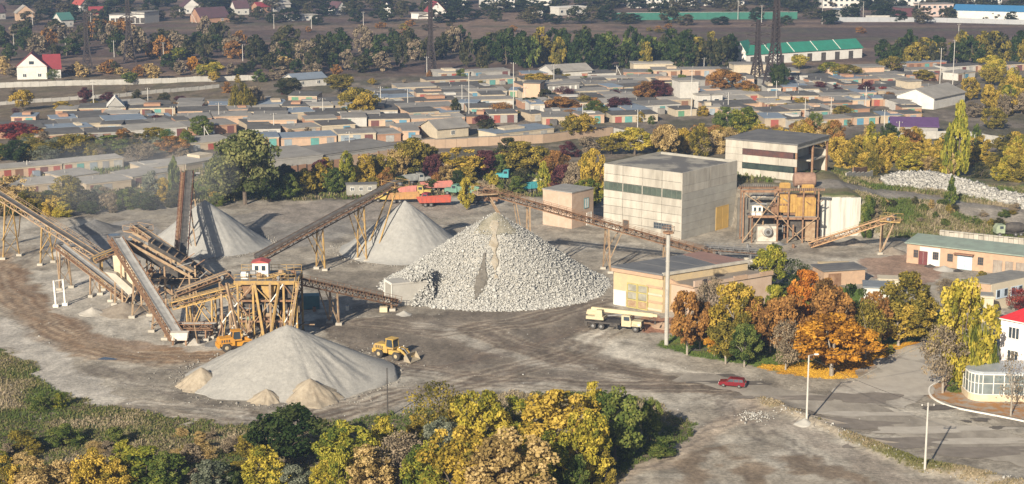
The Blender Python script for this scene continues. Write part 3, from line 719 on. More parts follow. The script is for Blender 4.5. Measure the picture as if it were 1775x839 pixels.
# ------------------------------------------------------------------ concrete reclaim tunnel
p0 = AT(680, 532, 0); ax = math.radians(24)
tn = thing('reclaim_tunnel', 'pale concrete tunnel mouth half buried under the rock pile', 'tunnel', p0, ax)
wl = 7.0; WCON = mat('pale_concrete', (.40, .385, .35), (.33, .315, .285), .6, .9, bump=.02)
# mouth faces left: open on local -x
for (nm, y0, y1, z0, z1) in (('near_wall', 0, .35, 0, 4.1), ('far_wall', 3.5, 3.85, 0, 4.1), ('roof_slab', -.1, 3.95, 4.1, 4.45)):
    cube(nm, WCON, tn, 0 if nm != 'roof_slab' else -.1, wl, y0, y1, z0 - (.2 if z0 == 0 else 0), z1)
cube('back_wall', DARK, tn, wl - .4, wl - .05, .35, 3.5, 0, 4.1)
mb = MB().box(-.12, -.03, -.1, .25, 0, 4.1).box(-.12, -.03, 3.6, 3.95, 0, 4.1).box(-.12, -.03, -.1, 3.95, 4.1, 4.5); mb.build('mouth_frame', WHITEP, tn)
bl_ = AT(665, 540, 0); o = cube('concrete_block', mat('cream_block', (.60, .53, .36), (.52, .45, .3), 1, .9), None, -.7, .7, -.6, .6, 0, .9); o.location = (bl_.x, bl_.y, 0); o.data = MB().prism([(-.5, -.5), (.5, -.5), (.5, .42), (.42, .5), (-.5, .5)], 0, 1).mesh('concrete_block')
o.data.materials.append(MATS['cream_block']); o.material_slots[0].link = 'OBJECT'; o.material_slots[0].material = MATS['cream_block']; tag(o, 'cream concrete block on the ground before the tunnel mouth', 'block')
# ------------------------------------------------------------------ screening tower (yellow)
tb = AT(452, 590, 0)
tw = thing('screening_tower', 'tall ochre steel screening tower with many raking legs behind the front gravel cone', 'screening tower', tb)
def TP(px, py, z): return AT(px, py, z)
DK = 10.4
fy, by = tb.y - 1.0, tb.y + 7.0
xl, xr = TP(388, 590, 0).x, TP(517, 590, 0).x
def tpart(nm, m, a, b, w, h=None): return part(nm, MB().bar(a, b, w, h), m, tw)
part('deck', MB().box(xl + 2.2, xr, fy, by, DK, DK + .25), STEEL, tw)
part('edge_beam', MB().box(xl + 2.2, xr, fy - .15, fy - .02, DK - .35, DK + .3), YEL, tw)
part('edge_beam', MB().box(xl + 2.2, xr, by + .02, by + .15, DK - .35, DK + .3), YEL, tw)
part('edge_beam', MB().box(xr + .02, xr + .15, fy, by, DK - .35, DK + .3), YEL, tw)
for (z, m) in ((7.0, RUST), (3.4, RUST)):
    part('floor_beam', MB().box(xl + 3, xr, fy + .1, fy + .35, z, z + .3), m, tw); part('floor_beam', MB().box(xl + 3, xr, by - .35, by - .1, z, z + .3), m, tw)
    part('shade_backing_floor', MB().box(xl + 3.2, xr - .2, fy + 1.2, by - 1.0, z + .02, z + .14), DARK, tw)  # dark plate added as backing, its colour deepens the shade inside the frame
xs_ = [xl, xl + 2.8, xl + 5.4, xl + 8.3, xl + 10.6, xr]
for i, x in enumerate(xs_):
    for y in (fy, by):
        zt = DK if i > 0 else 8.4
        tpart('leg', YEL if i % 3 else TAN, (x, y, -.2), (x, y, zt), .34)
for i in range(len(xs_) - 1):
    x, x2 = xs_[i], xs_[i + 1]
    for y in (fy - .1, by + .1):
        z0 = 0
        for z1 in (3.4, 7.0, 10.2):
            a_, b_ = ((x, y, z0), (x2, y, z1)) if (i + int(z1)) % 2 else ((x2, y, z0), (x, y, z1))
            tpart('brace', (YEL, TAN, RUST, WHITEP)[(i * 3 + int(z1)) % 4], a_, b_, .17); z0 = z1
for x0_, x1_, m in ((xs_[2] + .3, xs_[3] - .9, YEL), (xs_[3] + 1.6, xs_[3] - .2, YEL), (xs_[4] + 2.6, xs_[4] + .3, TAN), (xs_[1] - 1.8, xs_[1] + .4, TAN)):
    tpart('rake_leg', m, (x1_, fy - 1.4, -.2), (x0_, fy - .1, DK), .42, .3)
for k in range(3): part('shade_backing_sheet', MB().box(xs_[1] + .3 + k * 3.2, xs_[1] + 2.9 + k * 3.2, by - .9, by - .8, 1.2 + k * .8, 9.4 - k * .7), (DARK, RUST, DARK)[k], tw)  # dark sheets added at the rear to stand for the gloom below the deck
# ladder up the right end
for sg in (0, .7): tpart('ladder_rail', YEL, (xs_[4] + .4 + sg, fy - 1.3, 0), (xs_[4] + 2.0 + sg, fy - .2, DK + 1), .1)
for k in range(12): 
    f_ = k / 12; tpart('rung', YEL, (xs_[4] + .4 + 1.6 * f_, fy - 1.3 + 1.1 * f_, (DK + 1) * f_ + .2), (xs_[4] + 1.1 + 1.6 * f_, fy - 1.3 + 1.1 * f_, (DK + 1) * f_ + .2), .08)
# screens, chutes, bins inside the frame
rr_ = random.Random(4)
for k in range(3):
    x = xs_[1] + .6 + k * 3.3
    part('screen_box', MB().prism([(x, 5.0), (x + 2.8, 4.2), (x + 2.8, 6.0), (x, 6.8)], fy + 1.4, by - 1.4, 'y'), (DARK, STEEL, DARK)[k], tw)
    part('chute', MB().prism([(x + .2, 4.0), (x + 2.2, 4.0), (x + 1.5, 1.6), (x + .9, 1.6)], fy + 1.0, by - 2.2, 'y'), (TAN, RUST, STEEL)[k], tw)
    part('upper_hopper', MB().prism([(x - .1, 9.9), (x + 2.6, 9.9), (x + 1.9, 7.5), (x + .6, 7.5)], fy + .8, by - 1.6, 'y'), (RUST, YEL, DARK)[k], tw)
    part('drive_motor', MB().tube((x + .8, fy + .4, 4.0 + k * .6), (x + 1.9, fy + .4, 4.0 + k * .6), .4, n=10), (mat('green_motor', (.22, .30, .22), (.15, .2, .15), 1, .7), TAN, STEEL)[k], tw)
part('feed_bin', MB().prism([(xs_[4] + .2, 10.1), (xr - .2, 10.1), (xr - 1, 7.4), (xs_[4] + 1, 7.4)], fy + 1, by - 1, 'y'), DARK, tw)
# tangle of pipes, ducts, small beams and spillage plates in the frame
for k in range(46):
    x = rr_.uniform(xl + .5, xr - .5); y = rr_.uniform(fy - .3, by - .5); z = rr_.uniform(.3, 9.6); l = rr_.uniform(1.2, 3.6); q = rr_.random(); mm = rr_.choice([TAN, RUST, YEL, STEEL, DARK, DARK, TAN])
    a_ = rr_.uniform(-.8, .8); e = (x + l * math.cos(a_), y + rr_.uniform(-.4, .4), max(.2, min(10, z + l * math.sin(a_))))
    if q < .4: part('small_beam', MB().bar((x, y, z), e, .14, .18), mm, tw)
    elif q < .7: part('pipe', MB().tube((x, y, z), e, rr_.uniform(.08, .22), n=7), mm, tw)
    elif q < .85: part('guard_plate', MB().box(x, x + l * .5, y, y + .06, z, z + rr_.uniform(.5, 1.2)), mm, tw)
    else: part('gear_motor', MB().lathe((x, y, z), [(.25, 0), (.4, .1), (.4, .8), (.2, .9)], 9, 'x'), mm, tw)
for k in range(16):
    x = rr_.uniform(xl - 4, xr); y = fy - rr_.uniform(.5, 2.0); part('standing_beam', MB().bar((x, y, -.1), (x + rr_.uniform(-1.5, 1.5), y + 1.5, rr_.uniform(3, 8)), .13), rr_.choice([TAN, YEL, RUST]), tw)
# deck rails and machinery
for (x0_, x1_, y) in ((xl + 2.3, xr, fy + .05), (xl + 2.3, xr, by - .05)):
    h = MB(); 
    for z in (.55, 1.1): h.bar((x0_, y, DK + .25 + z), (x1_, y, DK + .25 + z), .06)
    for k in range(9): h.bar((x0_ + (x1_ - x0_) * k / 8, y, DK + .2), (x0_ + (x1_ - x0_) * k / 8, y, DK + 1.36), .06)
    part('handrail', h, YEL, tw)
for k, (x, y, l, r_, m) in enumerate([(xl + 3.2, fy + 2, 1.2, .55, WHITEP), (xl + 4.6, fy + 3.2, 1.3, .6, STEEL), (xl + 5.9, fy + 1.8, .9, .5, TAN), (xr - 2.4, fy + 2, 1.6, .6, DARK), (xr - 3.4, fy + 4, .9, .5, TAN), (xr - 1.2, fy + 3.6, .8, .5, RUST)]):
    part('gear_motor', MB().lathe((x, y, DK + .25 + r_ + .1), [(r_ * .5, -.1), (r_, 0), (r_, l * .7), (r_ * .6, l * .75), (r_ * .6, l)], 12, 'x').box(x, x + l, y - .4, y + .4, DK + .25, DK + .45), m, tw)
# operator cabin on the deck
cx, cy = TP(441, 478, DK).x, fy + 3.0
cb = thing('operator_cabin', 'little white operator cabin with dark red roof on the screening tower deck', 'cabin', (cx, cy, DK + .25))
def cabin(cb, w, d, h, roofm):
    cube('floor_frame', STEEL, cb, -.05, w + .05, -.05, d + .05, 0, .12)
    for (x0, x1, y0, y1) in ((0, w, 0, .08), (0, w, d - .08, d), (0, .08, .08, d - .08), (w - .08, w, .08, d - .08)):
        cube('wall_panel', WHITEP, cb, x0, x1, y0, y1, .12, h)
    for (x0, x1) in ((w * .12, w * .42), (w * .56, w * .86)):
        f = cube('window', WHITEP, cb, x0, x1, -.05, -.003, h * .42, h * .84); 
        cube('pane', GLASS, cb, x0 + .08, x1 - .08, -.075, -.053, h * .46, h * .80)
    cube('side_window', GLASS, cb, -.03, -.003, d * .3, d * .7, h * .42, h * .84)
    MB().prism([(-.25, 0), (w + .25, 0), (w / 2, .45)], -.25, d + .25, 'y').build('roof', roofm, cb, loc=(0, 0, h))
cabin(cb, 2.7, 2.3, 2.5, mat('red_tin', (.42, .09, .08), (.30, .07, .06), 1, .6))
# chained screen house at left: hopper wall, dark inclined screen decks
q0 = AT(255, 532, 0)
sh = thing('screen_house', 'dark inclined twin screen decks between the left conveyors', 'screen house', q0)
X0, Y0 = q0.x, q0.y
for dx_ in (-4.5, -1, 3.5, 8):
    for dy_ in (0, 6): part('leg', MB().bar((X0 + dx_, Y0 + dy_, -.2), (X0 + dx_, Y0 + dy_, 8.5 - dx_ * .25), .28), TAN, sh)
for k in range(3): part('brace', MB().bar((X0 - 4.5 + k * 4.2, Y0 - .1, 0), (X0 - 1 + k * 4.2, Y0 - .1, 6), .16), TAN, sh)
def slab(x0, z0, x1, z1, y0, y1, th): return MB().prism([(x0, z0), (x1, z1), (x1, z1 - th), (x0, z0 - th)], y0, y1, 'y')
part('screen_deck', slab(X0 - 4, 11.2, X0 + 5.5, 5.4, Y0 + 4.2, Y0 + 7.4, 1.2), DARK, sh)
part('screen_deck', slab(X0 - 1, 10.8, X0 + 7.5, 5.6, Y0 + 7.8, Y0 + 11, 1.2), DARK, sh)
for k in range(6):
    f_ = (k + .5) / 6; x = X0 - 1 + 8.5 * f_; z = 10.8 - 5.2 * f_
    part('deck_rib', MB().bar((x, Y0 + 7.7, z + .1), (x, Y0 + 11.1, z + .1), .22), TAN, sh)
for k in range(5):
    f_ = (k + .5) / 5; x = X0 - 4 + 9.5 * f_; z = 11.2 - 5.8 * f_
    part('deck_rib', MB().bar((x, Y0 + 4.1, z + .1), (x, Y0 + 7.5, z + .1), .22), RUST, sh)
for (y, m) in ((Y0 + 4.0, TAN), (Y0 + 7.6, TAN), (Y0 + 11.2, TAN)):
    part('side_beam', MB().bar((X0 - 4.5, y, 11.7), (X0 + 7.8, y, 4.6), .2, .5), m, sh)
part('hopper_wall', MB().prism([(X0 - 6.2, 9.4), (X0 - 3.6, 9.6), (X0 - 1.6, 4.6), (X0 - 3.4, 3.4), (X0 - 6.0, 5.2)], Y0 + 1.2, Y0 + 1.5, 'y'), mat('cream_plate', (.60, .52, .38), (.48, .4, .28), .7, .8), sh)
part('chute', MB().prism([(X0 - 7.4, 6.8), (X0 - 5.4, 6.4), (X0 - 1.8, 3.0), (X0 - 3.2, 2.4)], Y0 - .6, Y0 + 1.0, 'y'), mat('pale_plate', (.46, .43, .37), (.38, .34, .28), .7, .8), sh)
part('platform', MB().box(X0 - 1, X0 + 9.5, Y0 + 3, Y0 + 12, 3.4, 3.65), DARK, sh)
part('platform_rail', MB().bar((X0 - 1, Y0 + 3, 4.7), (X0 + 9.5, Y0 + 3, 4.7), .1).bar((X0 + 9.5, Y0 + 3, 3.6), (X0 + 9.5, Y0 + 3, 4.75), .1), TAN, sh)
for k in range(40):
    x = X0 + rr_.uniform(-6, 9); y = Y0 + rr_.uniform(-.5, 10); z = rr_.uniform(.5, 8.5 - max(0, x - X0) * .3); l = rr_.uniform(1, 3.5); a_ = rr_.uniform(-1.2, 1.2); mm = rr_.choice([TAN, RUST, DARK, STEEL, DARK, TAN])
    e = (x + l * math.cos(a_), y + rr_.uniform(-.5, .5), max(.2, z + l * math.sin(a_)))
    if k % 3: part('small_beam', MB().bar((x, y, z), e, .13, .16), mm, sh)
    else: part('duct', MB().tube((x, y, z), e, rr_.uniform(.15, .4), n=8), mm, sh)
# tail box at the foot of the broad conveyor
tx = AT(312, 596, 0)
ft = thing('feed_box', 'white dusty steel feed box at the foot of the broad conveyor', 'feed box', tx)
part('box_body', MB().prism([(tx.x - 1.2, .9), (tx.x + 1.4, .9), (tx.x + 1.6, 2.2), (tx.x - 1.4, 2.2)], tx.y - 1.2, tx.y + .4, 'y'), mat('dusty_white', (.62, .58, .5), (.5, .45, .38), .8, .9), ft)
for dx_ in (-1, 1.2): part('leg', MB().bar((tx.x + dx_, tx.y - 1, -.1), (tx.x + dx_, tx.y - 1, .95), .25), RUST, ft)
# free-standing white frame at left
pf = AT(100, 532, 0)
wf = thing('portal_gantry', 'white steel portal gantry standing alone left of the conveyors', 'gantry')
wf.location = pf
for dx_, dy_ in ((-.3, 0), (1.1, 1.2)):
    part('post', MB().bar((pf.x + dx_, pf.y + dy_, -.1), (pf.x + dx_ - .2, pf.y + dy_, 5.0), .3), WHITEP, wf); part('footing', MB().box(pf.x + dx_ - .5, pf.x + dx_ + .5, pf.y + dy_ - .4, pf.y + dy_ + .4, -.1, .5), WHITEP, wf)
for z in (2.7, 4.9): part('cross_beam', MB().bar((pf.x - .45, pf.y, z), (pf.x + .95, pf.y + 1.2, z), .2), WHITEP, wf)
# teal container in the shade
tc = AT(497, 538, 0)
ct = thing('shipping_container', 'dark teal steel container in the shade behind the screening tower', 'container', (tc.x, tc.y, 0), math.radians(6))
TEAL = mat('teal_paint', (.06, .16, .18), (.05, .12, .14), .8, .6)
mb = MB()
for k in range(14): mb.box(.1 + k * .42, .1 + k * .42 + .24, -.04, .06, .2, 2.5)
mb.build('corrugation', TEAL, ct); cube('body', TEAL, ct, 0, 6, 0, 2.4, .12, 2.6); cube('base_rail', DARK, ct, 0, 6, .1, 2.3, 0, .12); cube('door_end', STEEL, ct, 6.003, 6.06, .15, 2.25, .3, 2.4)
# ------------------------------------------------------------------ crusher plant at right
k0 = AT(1287, 421, 0); k1 = AT(1416, 421, 0)
cr = thing('crusher_plant', 'rusty crusher plant with yellow hoppers beside the panel building', 'crusher', k0)
cxl, cxr, cyf = k0.x, k1.x, k0.y
CY = 374.8 - cyf
Z1, Z2 = 5.8, 11.4
YH = mat('hopper_yellow', (.44, .28, .08), (.30, .17, .06), .9, .7)
cw = cxr - cxl
for f_ in (0, .12, .46, .60, .80, 1.0):
    x = cxl + cw * f_
    for y in (cyf, cyf + 4.5): part('post', MB().bar((x, y, -.1), (x, y, Z2 if f_ > .4 else (Z2 if f_ == 0 else Z1)), .3), RUST, cr)
for (x0_, x1_, z, y) in ((0, .5, Z2, cyf), (0, .5, Z2, cyf + 4.5), (.46, 1.05, Z2 + .4, cyf - .2), (.1, .5, Z1, cyf), (.46, 1, Z1 - .4, cyf)):
    part('crane_beam', MB().bar((cxl + cw * x0_ - .6, y, z), (cxl + cw * x1_ + .4, y, z), .3, .5), RUST, cr)
for (x0_, x1_, z0, z1) in ((0, .46, .4, Z2 - .5), (.46, 0, Z1, Z2 - .3), (.6, 1.0, .3, Z1), (.8, .5, .4, Z1)):
    part('brace', MB().bar((cxl + cw * x0_, cyf - .1, z0), (cxl + cw * x1_, cyf - .1, z1), .17), TAN, cr)
part('service_deck', MB().box(cxl + cw * .08, cxl + cw * .98, cyf + .2, cyf + 4.4, Z1 - .2, Z1), STEEL, cr)
h = MB(); h.bar((cxl + cw * .08, cyf + .15, Z1 + 1.05), (cxl + cw * .5, cyf + .15, Z1 + 1.05), .07)
for k in range(6): h.bar((cxl + cw * (.08 + .084 * k), cyf + .15, Z1), (cxl + cw * (.08 + .084 * k), cyf + .15, Z1 + 1.1), .06)
part('handrail', h, RUST, cr)
# yellow plate hopper, ribbed
for (a_, b_, y, z0, z1) in ((.46, .72, cyf + .6, 6.6, 10.6), (.70, .97, cyf + .3, 5.7, 10.0), (.50, .66, cyf + 4.0, 10.6, 12.6), (.80, .98, cyf + 4.0, 10.4, 12.2)):
    xa, xb = cxl + cw * a_, cxl + cw * b_
    part('hopper_plate', MB().prism([(xa, z0), (xb, z0), (xb, z1 * .985), (xb - .4, z1), (xa + .3, z1)], y, y + .18, 'y'), YH, cr)
    for k in range(6):
        x = xa + (xb - xa) * (k + .5) / 6; part('hopper_rib', MB().box(x - .07, x + .07, y - .12, y - .003, z0 + .1, z1 - .2), YH, cr)
part('hopper_body', MB().prism([(cxl + cw * .47, 10.2), (cxl + cw * .96, 10.2), (cxl + cw * .86, 6.0), (cxl + cw * .55, 6.0)], cyf + .85, cyf + 4.2, 'y'), RUST, cr)
part('lower_bin', MB().prism([(cxl + cw * .62, 4.8), (cxl + cw * .96, 4.8), (cxl + cw * .88, 1.4), (cxl + cw * .7, 1.4)], cyf + 1.2, cyf + 4.0, 'y'), DARK, cr)
part('lower_bin', MB().box(cxl + cw * .84, cxl + cw * .97, cyf + .1, cyf + .9, .4, 4.6), TAN, cr)
part('crusher_body', MB().lathe((cxl + cw * .33, cyf + .2, 2.6), [(.5, -.9), (1.0, -.8), (1.25, -.2), (1.25, .9), (1.0, 1.5)], 14, 'y').box(cxl + cw * .2, cxl + cw * .48, cyf + .3, cyf + 3, .3, 3.6), mat('dusty_white_iron', (.52, .49, .43), (.36, .31, .25), 1.1, .9), cr)
part('flywheel', MB().lathe((cxl + cw * .33, cyf - 1.0, 2.6), [(.85, -.12), (.9, 0), (.85, .12)], 18, 'y'), STEEL, cr)
part('flywheel_hub', MB().lathe((cxl + cw * .33, cyf - 1.2, 2.6), [(.35, -.12), (.4, .06)], 12, 'y'), DARK, cr)
part('crusher_base', MB().box(cxl + cw * .17, cxl + cw * .5, cyf - .8, cyf + 3.4, -.1, .3), CONC, cr)
part('jaw_drum', MB().tube((cxl + cw * .44, cyf + 1, 7.2), (cxl + cw * .44, cyf + 4, 7.2), 1.0, n=14), RUST, cr)
part('rock_box', MB().box(cxl + cw * .18, cxl + cw * .30, cyf + 3, cyf + 4.4, Z1, Z1 + 1.2), TAN, cr)
c_ = thing('crane_cabin', 'small white glazed cabin on the rusty crusher platform', 'cabin', (cxl + cw * .12, cyf + .4, Z1)); cabin(c_, 2.3, 2.0, 2.5, STEEL)
for k in range(34):
    x = cxl + cw * rr_.uniform(.05, .98); y = cyf + rr_.uniform(-.6, 3.8); z = rr_.uniform(.4, 10.5); l = rr_.uniform(1, 3.2); a_ = rr_.choice([0, 1.57, .7, -.6]); mm = rr_.choice([TAN, RUST, RUST, DARK, STEEL])
    e = (x + l * math.cos(a_), y, max(.2, z + l * math.sin(a_)))
    if k % 3: part('small_beam', MB().bar((x, y, z), e, .13, .16), mm, cr)
    else: part('pipe', MB().tube((x, y, z), e, rr_.uniform(.1, .3), n=8), mm, cr)
# toothed grizzly rails on top
g_ = MB()
for k in range(22): g_.box(cxl + cw * .5 + k * .42, cxl + cw * .5 + k * .42 + .16, cyf - .45, cyf - .36, Z2 + .1, Z2 + .75)
for k in range(18): g_.box(cxl - .5 + k * .42, cxl - .5 + k * .42 + .16, cyf + 4.2, cyf + 4.3, Z2 + .1, Z2 + .75)
struct(part('grizzly_teeth', g_, DARK, cr), 'stuff')
part('back_wall', MB().box(cxl - .3, cxr + .6, 375.6, 376.2, -.1, 8.6), mat('shade_dark_concrete', (.10, .095, .085), (.16, .15, .13), .6, .95), cr)  # dark wall added where there is only black shade behind the crusher
# old tank on the ramp
tk = G(1394, 322)
tk = AT(1394, 324, 8.75)
ta = thing('rusty_tank', 'rusty brown cylindrical tank lying above the crusher', 'tank', tk)
part('shell', MB().lathe((tk.x, tk.y, tk.z + 1.7), [(.9, -2.6), (1.5, -2.4), (1.65, -2.1), (1.65, 2.1), (1.5, 2.4), (.9, 2.6)], 20, 'x'), mat('brown_rust', (.20, .12, .09), (.30, .19, .14), .8, .8), ta)
for dx_ in (-1.6, 1.3): part('saddle', MB().box(tk.x + dx_, tk.x + dx_ + .3, tk.y - 1.2, tk.y + 1.2, tk.z - .1, tk.z + .6), CONC, ta)
# retaining wall
w0, w1 = AT(1421, 411, 0), AT(1490, 408, 0)
rw = thing('retaining_wall', 'stained white concrete retaining wall right of the crusher', 'wall', w0, math.atan2(w1.y - w0.y, w1.x - w0.x))
WL = (w1 - w0).length; STAIN = mat('stained_white_concrete', (.58, .56, .50), (.30, .285, .25), .55, .92, bump=.02, lo=.48, hi=.74, stretch=(1.6, 1.6, .14))
for k in range(4): cube('panel', STAIN, rw, WL * k / 4 + .02, WL * (k + 1) / 4 - .02, 0, .5, 0, 8.9 - .12 * k)
cube('backing', CONC, rw, 0.03, WL - .03, .5, .75, 0, 8.4)
# ------------------------------------------------------------------ buildings, near
BRICK = mat('orange_brick', (.44, .30, .20), (.35, .245, .17), 1.2, .92, bump=.01, var=.05)
BRICKP = mat('pinkish_brick', (.40, .29, .215), (.46, .35, .27), .7, .92, bump=.01)
YBRICK = mat('pale_yellow_brick', (.50, .385, .22), (.40, .32, .21), .6, .92)
PLAST = mat('cream_plaster', (.50, .44, .335), (.43, .38, .29), .6, .92)
WHITEW = mat('whitewash', (.60, .585, .55), (.52, .50, .46), .5, .9)
TAR = mat('tar_roof', (.10, .10, .105), (.16, .155, .15), .3, .92, bump=.02)
SLATE = mat('slate_roof', (.21, .205, .195), (.29, .28, .26), .5, .92, bump=.02, stretch=(1, 1, 1))
PANEL = mat('wall_panel_concrete', (.42, .39, .335), (.22, .197, .162), .5, .92, bump=.015, lo=.42, hi=.80, var=.09, stretch=(1, 1, .22))
PANELG = mat('wall_panel_grey', (.36, .345, .305), (.29, .275, .24), .4, .92, bump=.015, var=.05)
def bsite(P1, P2, z, name, label, cat='building', group=None):
    """root at the left base corner of the face between two roof-level photograph points seen at height z"""
    a, b = AT(P1[0], P1[1], z), AT(P2[0], P2[1], z)
    rz = math.atan2(b.y - a.y, b.x - a.x)
    root = thing(name, label, cat, (a.x, a.y, 0), rz, group)
    return root, (b - a).length
def block(name, m, root, x0, x1, y0, y1, z0, z1): return cube(name, m, root, x0, x1, y0, y1, z0, z1)
def ring(u0, u1, z0, z1, t, d0, d1, mull=0, trans=0):
    mb = MB(); mb.box(u0, u1, d0, d1, z1 - t, z1); mb.box(u0, u1, d0, d1, z0, z0 + t); mb.box(u0, u0 + t, d0, d1, z0 + t, z1 - t); mb.box(u1 - t, u1, d0, d1, z0 + t, z1 - t)
    for k in range(mull):
        u = u0 + (u1 - u0) * (k + 1) / (mull + 1); mb.box(u - t / 2, u + t / 2, d0, d1, z0 + t, z1 - t)
    for k in range(trans):
        z = z0 + (z1 - z0) * (k + 1) / (trans + 1); mb.box(u0 + t, u1 - t, d0 + .004, d1 - .004, z - t / 2, z + t / 2)
    return mb
def onface(mb, face, w, d):
    """turn geometry drawn on the front face (outward = -y) to another face"""
    if face == 'R': mb.v = [(w - y, x, z) for x, y, z in mb.v]
    elif face == 'L': mb.v = [(y, d - x, z) for x, y, z in mb.v]
    elif face == 'B': mb.v = [(w - x, d - y, z) for x, y, z in mb.v]
    return mb
def win(root, u0, u1, z0, z1, fm=None, gm=None, mull=1, trans=0, face='F', w=0, d=0, t=.09, name='window', pane='pane'):
    f = onface(ring(u0, u1, z0, z1, t, -.10, .02, mull, trans), face, w, d).build(name, fm or WHITEP, root)
    onface(MB().box(u0 + t, u1 - t, -.045, .01, z0 + t, z1 - t), face, w, d).build(pane, gm or GLASS, f)
    return f
def door(root, u0, u1, z0, z1, m, face='F', w=0, d=0, leaves=2, frame=None, name='door'):
    f = onface(ring(u0 - .1, u1 + .1, z0, z1 + .1, .1, -.12, .02), face, w, d).build(name, frame or m, root)
    for k in range(leaves):
        a, b = u0 + (u1 - u0) * k / leaves, u0 + (u1 - u0) * (k + 1) / leaves
        onface(MB().box(a + .02, b - .02, -.07, .0, z0 + .1, z1).box(a + .15, b - .15, -.1, -.071, z0 + .3, z0 + (z1 - z0) * .45).box(a + .15, b - .15, -.1, -.071, z0 + (z1 - z0) * .55, z1 - .2), face, w, d).build('leaf', m, f)
    return f
# --- panel building A
H = 14.9
r_, w = bsite((1047, 283), (1183, 300), H, 'panel_building', 'large windowless-looking concrete panel block with one ribbon window, centre right'); d = 22.4
r_['label'] = 'large pale concrete panel block with one ribbon window behind the long conveyor'
block('core', DARK, r_, .25, w - .25, .25, d - .25, 0, H - .9)
rows = [(0, 1.9), (1.9, 3.7), (3.7, 5.5), (5.5, 7.3), (7.3, 9.0), (10.9, 12.7), (12.7, 14.9)]
for z0, z1 in rows:
    for k in range(4):
        block('panel', PANEL, r_, w * k / 4 + .04, w * (k + 1) / 4 - .04, -.02 + .02 * (k % 2), .25, z0 + .04, z1 - .04)
for k in range(4):
    win(r_, w * k / 4 + .14, w * (k + 1) / 4 - .13, 9.05, 10.85, mat('dull_green_frame', (.16, .17, .14), (.11, .12, .10), 1, .6), glass('green_glass', (.06, .075, .06)), 3, 0, t=.07)
for k in range(5): block('pilaster', PANEL, r_, max(0, w * k / 4 - .12), min(w, w * k / 4 + .12), .02, .25, 9.0, 10.9)
for k in range(8):
    z0, z1 = 1.7 * k, 1.7 * (k + 1) if k < 7 else 14.9
    n_ = 2 if k in (0, 7) else 1
    for j in range(n_ * 2):
        block('panel', PANELG if k < 6 else PANEL, r_, w - .25, w + .02 - .012 * (j % 2), .02 + d * j / (n_ * 2) + .02, d * (j + 1) / (n_ * 2) - .02, z0 + .02, z1 - .02)
for k in range(3): block('panel', PANELG, r_, .0, .25, .3 + (d - .5) * k / 3, .28 + (d - .5) * (k + 1) / 3, 0, H)
block('panel', PANELG, r_, .3, w - .3, d - .25, d, 0, H)
ROOFA = mat('patchy_roof_felt', (.30, .28, .24), (.13, .125, .12), .12, .92, lo=.45, hi=.55)
block('roof', ROOFA, r_, .25, w - .25, .25, d - .25, H - .9, H - .55)
door(r_, d - 8.5, d - 3.5, 0, 5.2, mat('ochre_gate', (.52, .34, .10), (.44, .30, .11), .8, .8), 'R', w, d, 2)
door(r_, 5.6, 7.0, 0, 2.6, DARK, 'F', w, d, 1, RUST)
win(r_, 13.8, 18.6, 1.8, 3.2, STEEL, GLASS, 6, 1)
# --- panel building B on the upper level
H0, H = 8.6, 17.0
r_, w = bsite((1258, 241), (1389, 250), H, 'panel_building', 'half-open concrete panel block with dark ribbon windows on the upper level'); r_.location.z = H0
r_.rotation_euler.z = math.radians(-34); d = 18; H -= H0
block('core', CONC, r_, .25, w - 5, .25, d - .25, 0, H - .3)
RBW = mat('red_brown_glazing', (.13, .06, .05), (.07, .05, .05), .8, .3)
GRW = mat('dark_green_glazing', (.05, .07, .06), (.03, .04, .04), .8, .25)
for (z0, z1) in ((-3, 1.8), (3.3, 5.1), (6.6, H)):
    for k in range(4): block('panel', PANEL, r_, w * k / 4 + .02, w * (k + 1) / 4 - .02, -.02 + .012 * (k % 2), .25, z0 + .02, z1 - .02)
block('panel', PANEL, r_, 0, w * .24, .0, .25, 1.8, 3.28); block('panel', PANEL, r_, 0, w * .24, .0, .25, 5.12, 6.58)
win(r_, w * .245, w * .95, 5.15, 6.55, RBW, RBW, 9); win(r_, w * .245, w * .95, 1.85, 3.25, GRW, GRW, 9)
block('panel', PANELG, r_, 0, .24, .25, d, -2, H); block('panel', PANELG, r_, .25, w - 5, d - .25, d, -2, H)
block('roof', TAR, r_, -.2, w + .2, -.2, d + .2, H + .0, H + .35)
for (x, y) in ((w - .3, .3), (w - .3, d * .52), (w - .3, d - .4), (w - 4.8, d - .4)): block('column', RUST, r_, x - .22, x + .22, y - .22, y + .22, -1, H)
block('roof_beam', PANEL, r_, w - .5, w - .05, .1, d, H - 1.0, H - .01)
block('mid_slab', CONC, r_, w - 5, w - .6, d * .5, d - .3, 3.4, 3.7)
block('inner_wall', PANEL, r_, w - 5.2, w - 4.95, .3, d - .3, -1, H - .3); block('back_panel', PANEL, r_, w - 4.9, w - .6, d - .3, d - .05, -1, 5.2)
win(r_, 6.5, 9.5, .6, 2.4, RUST, GLASS, 2, 0, 'B', w, d)
# --- small two-storey brick block C
H = 8.2
r_, w = bsite((941, 328), (991.5, 335), H, 'brick_block', 'pale pink brick block with flat roof left of the panel building'); d = 8.2
block('walls', BRICKP, r_, 0, w, 0, d, 0, H); block('roof', SLATE, r_, -.15, w + .15, -.15, d + .15, H + .003, H + .22)
block('parapet', BRICKP, r_, -.05, w + .05, -.05, .1, H - .3, H - .02)
win(r_, 4.6, 6.3, 4.0, 6.4, mat('teal_frame', (.10, .26, .28), (.08, .2, .22), 1, .6), WHITEP, 1, 0, 'R', w, d)
door(r_, 5.6, 7.4, 0, 2.8, WHITEP, 'R', w, d, 1); block('seam', CONC, r_, w * .55, w * .57, -.03, .0, 0, H - .3)
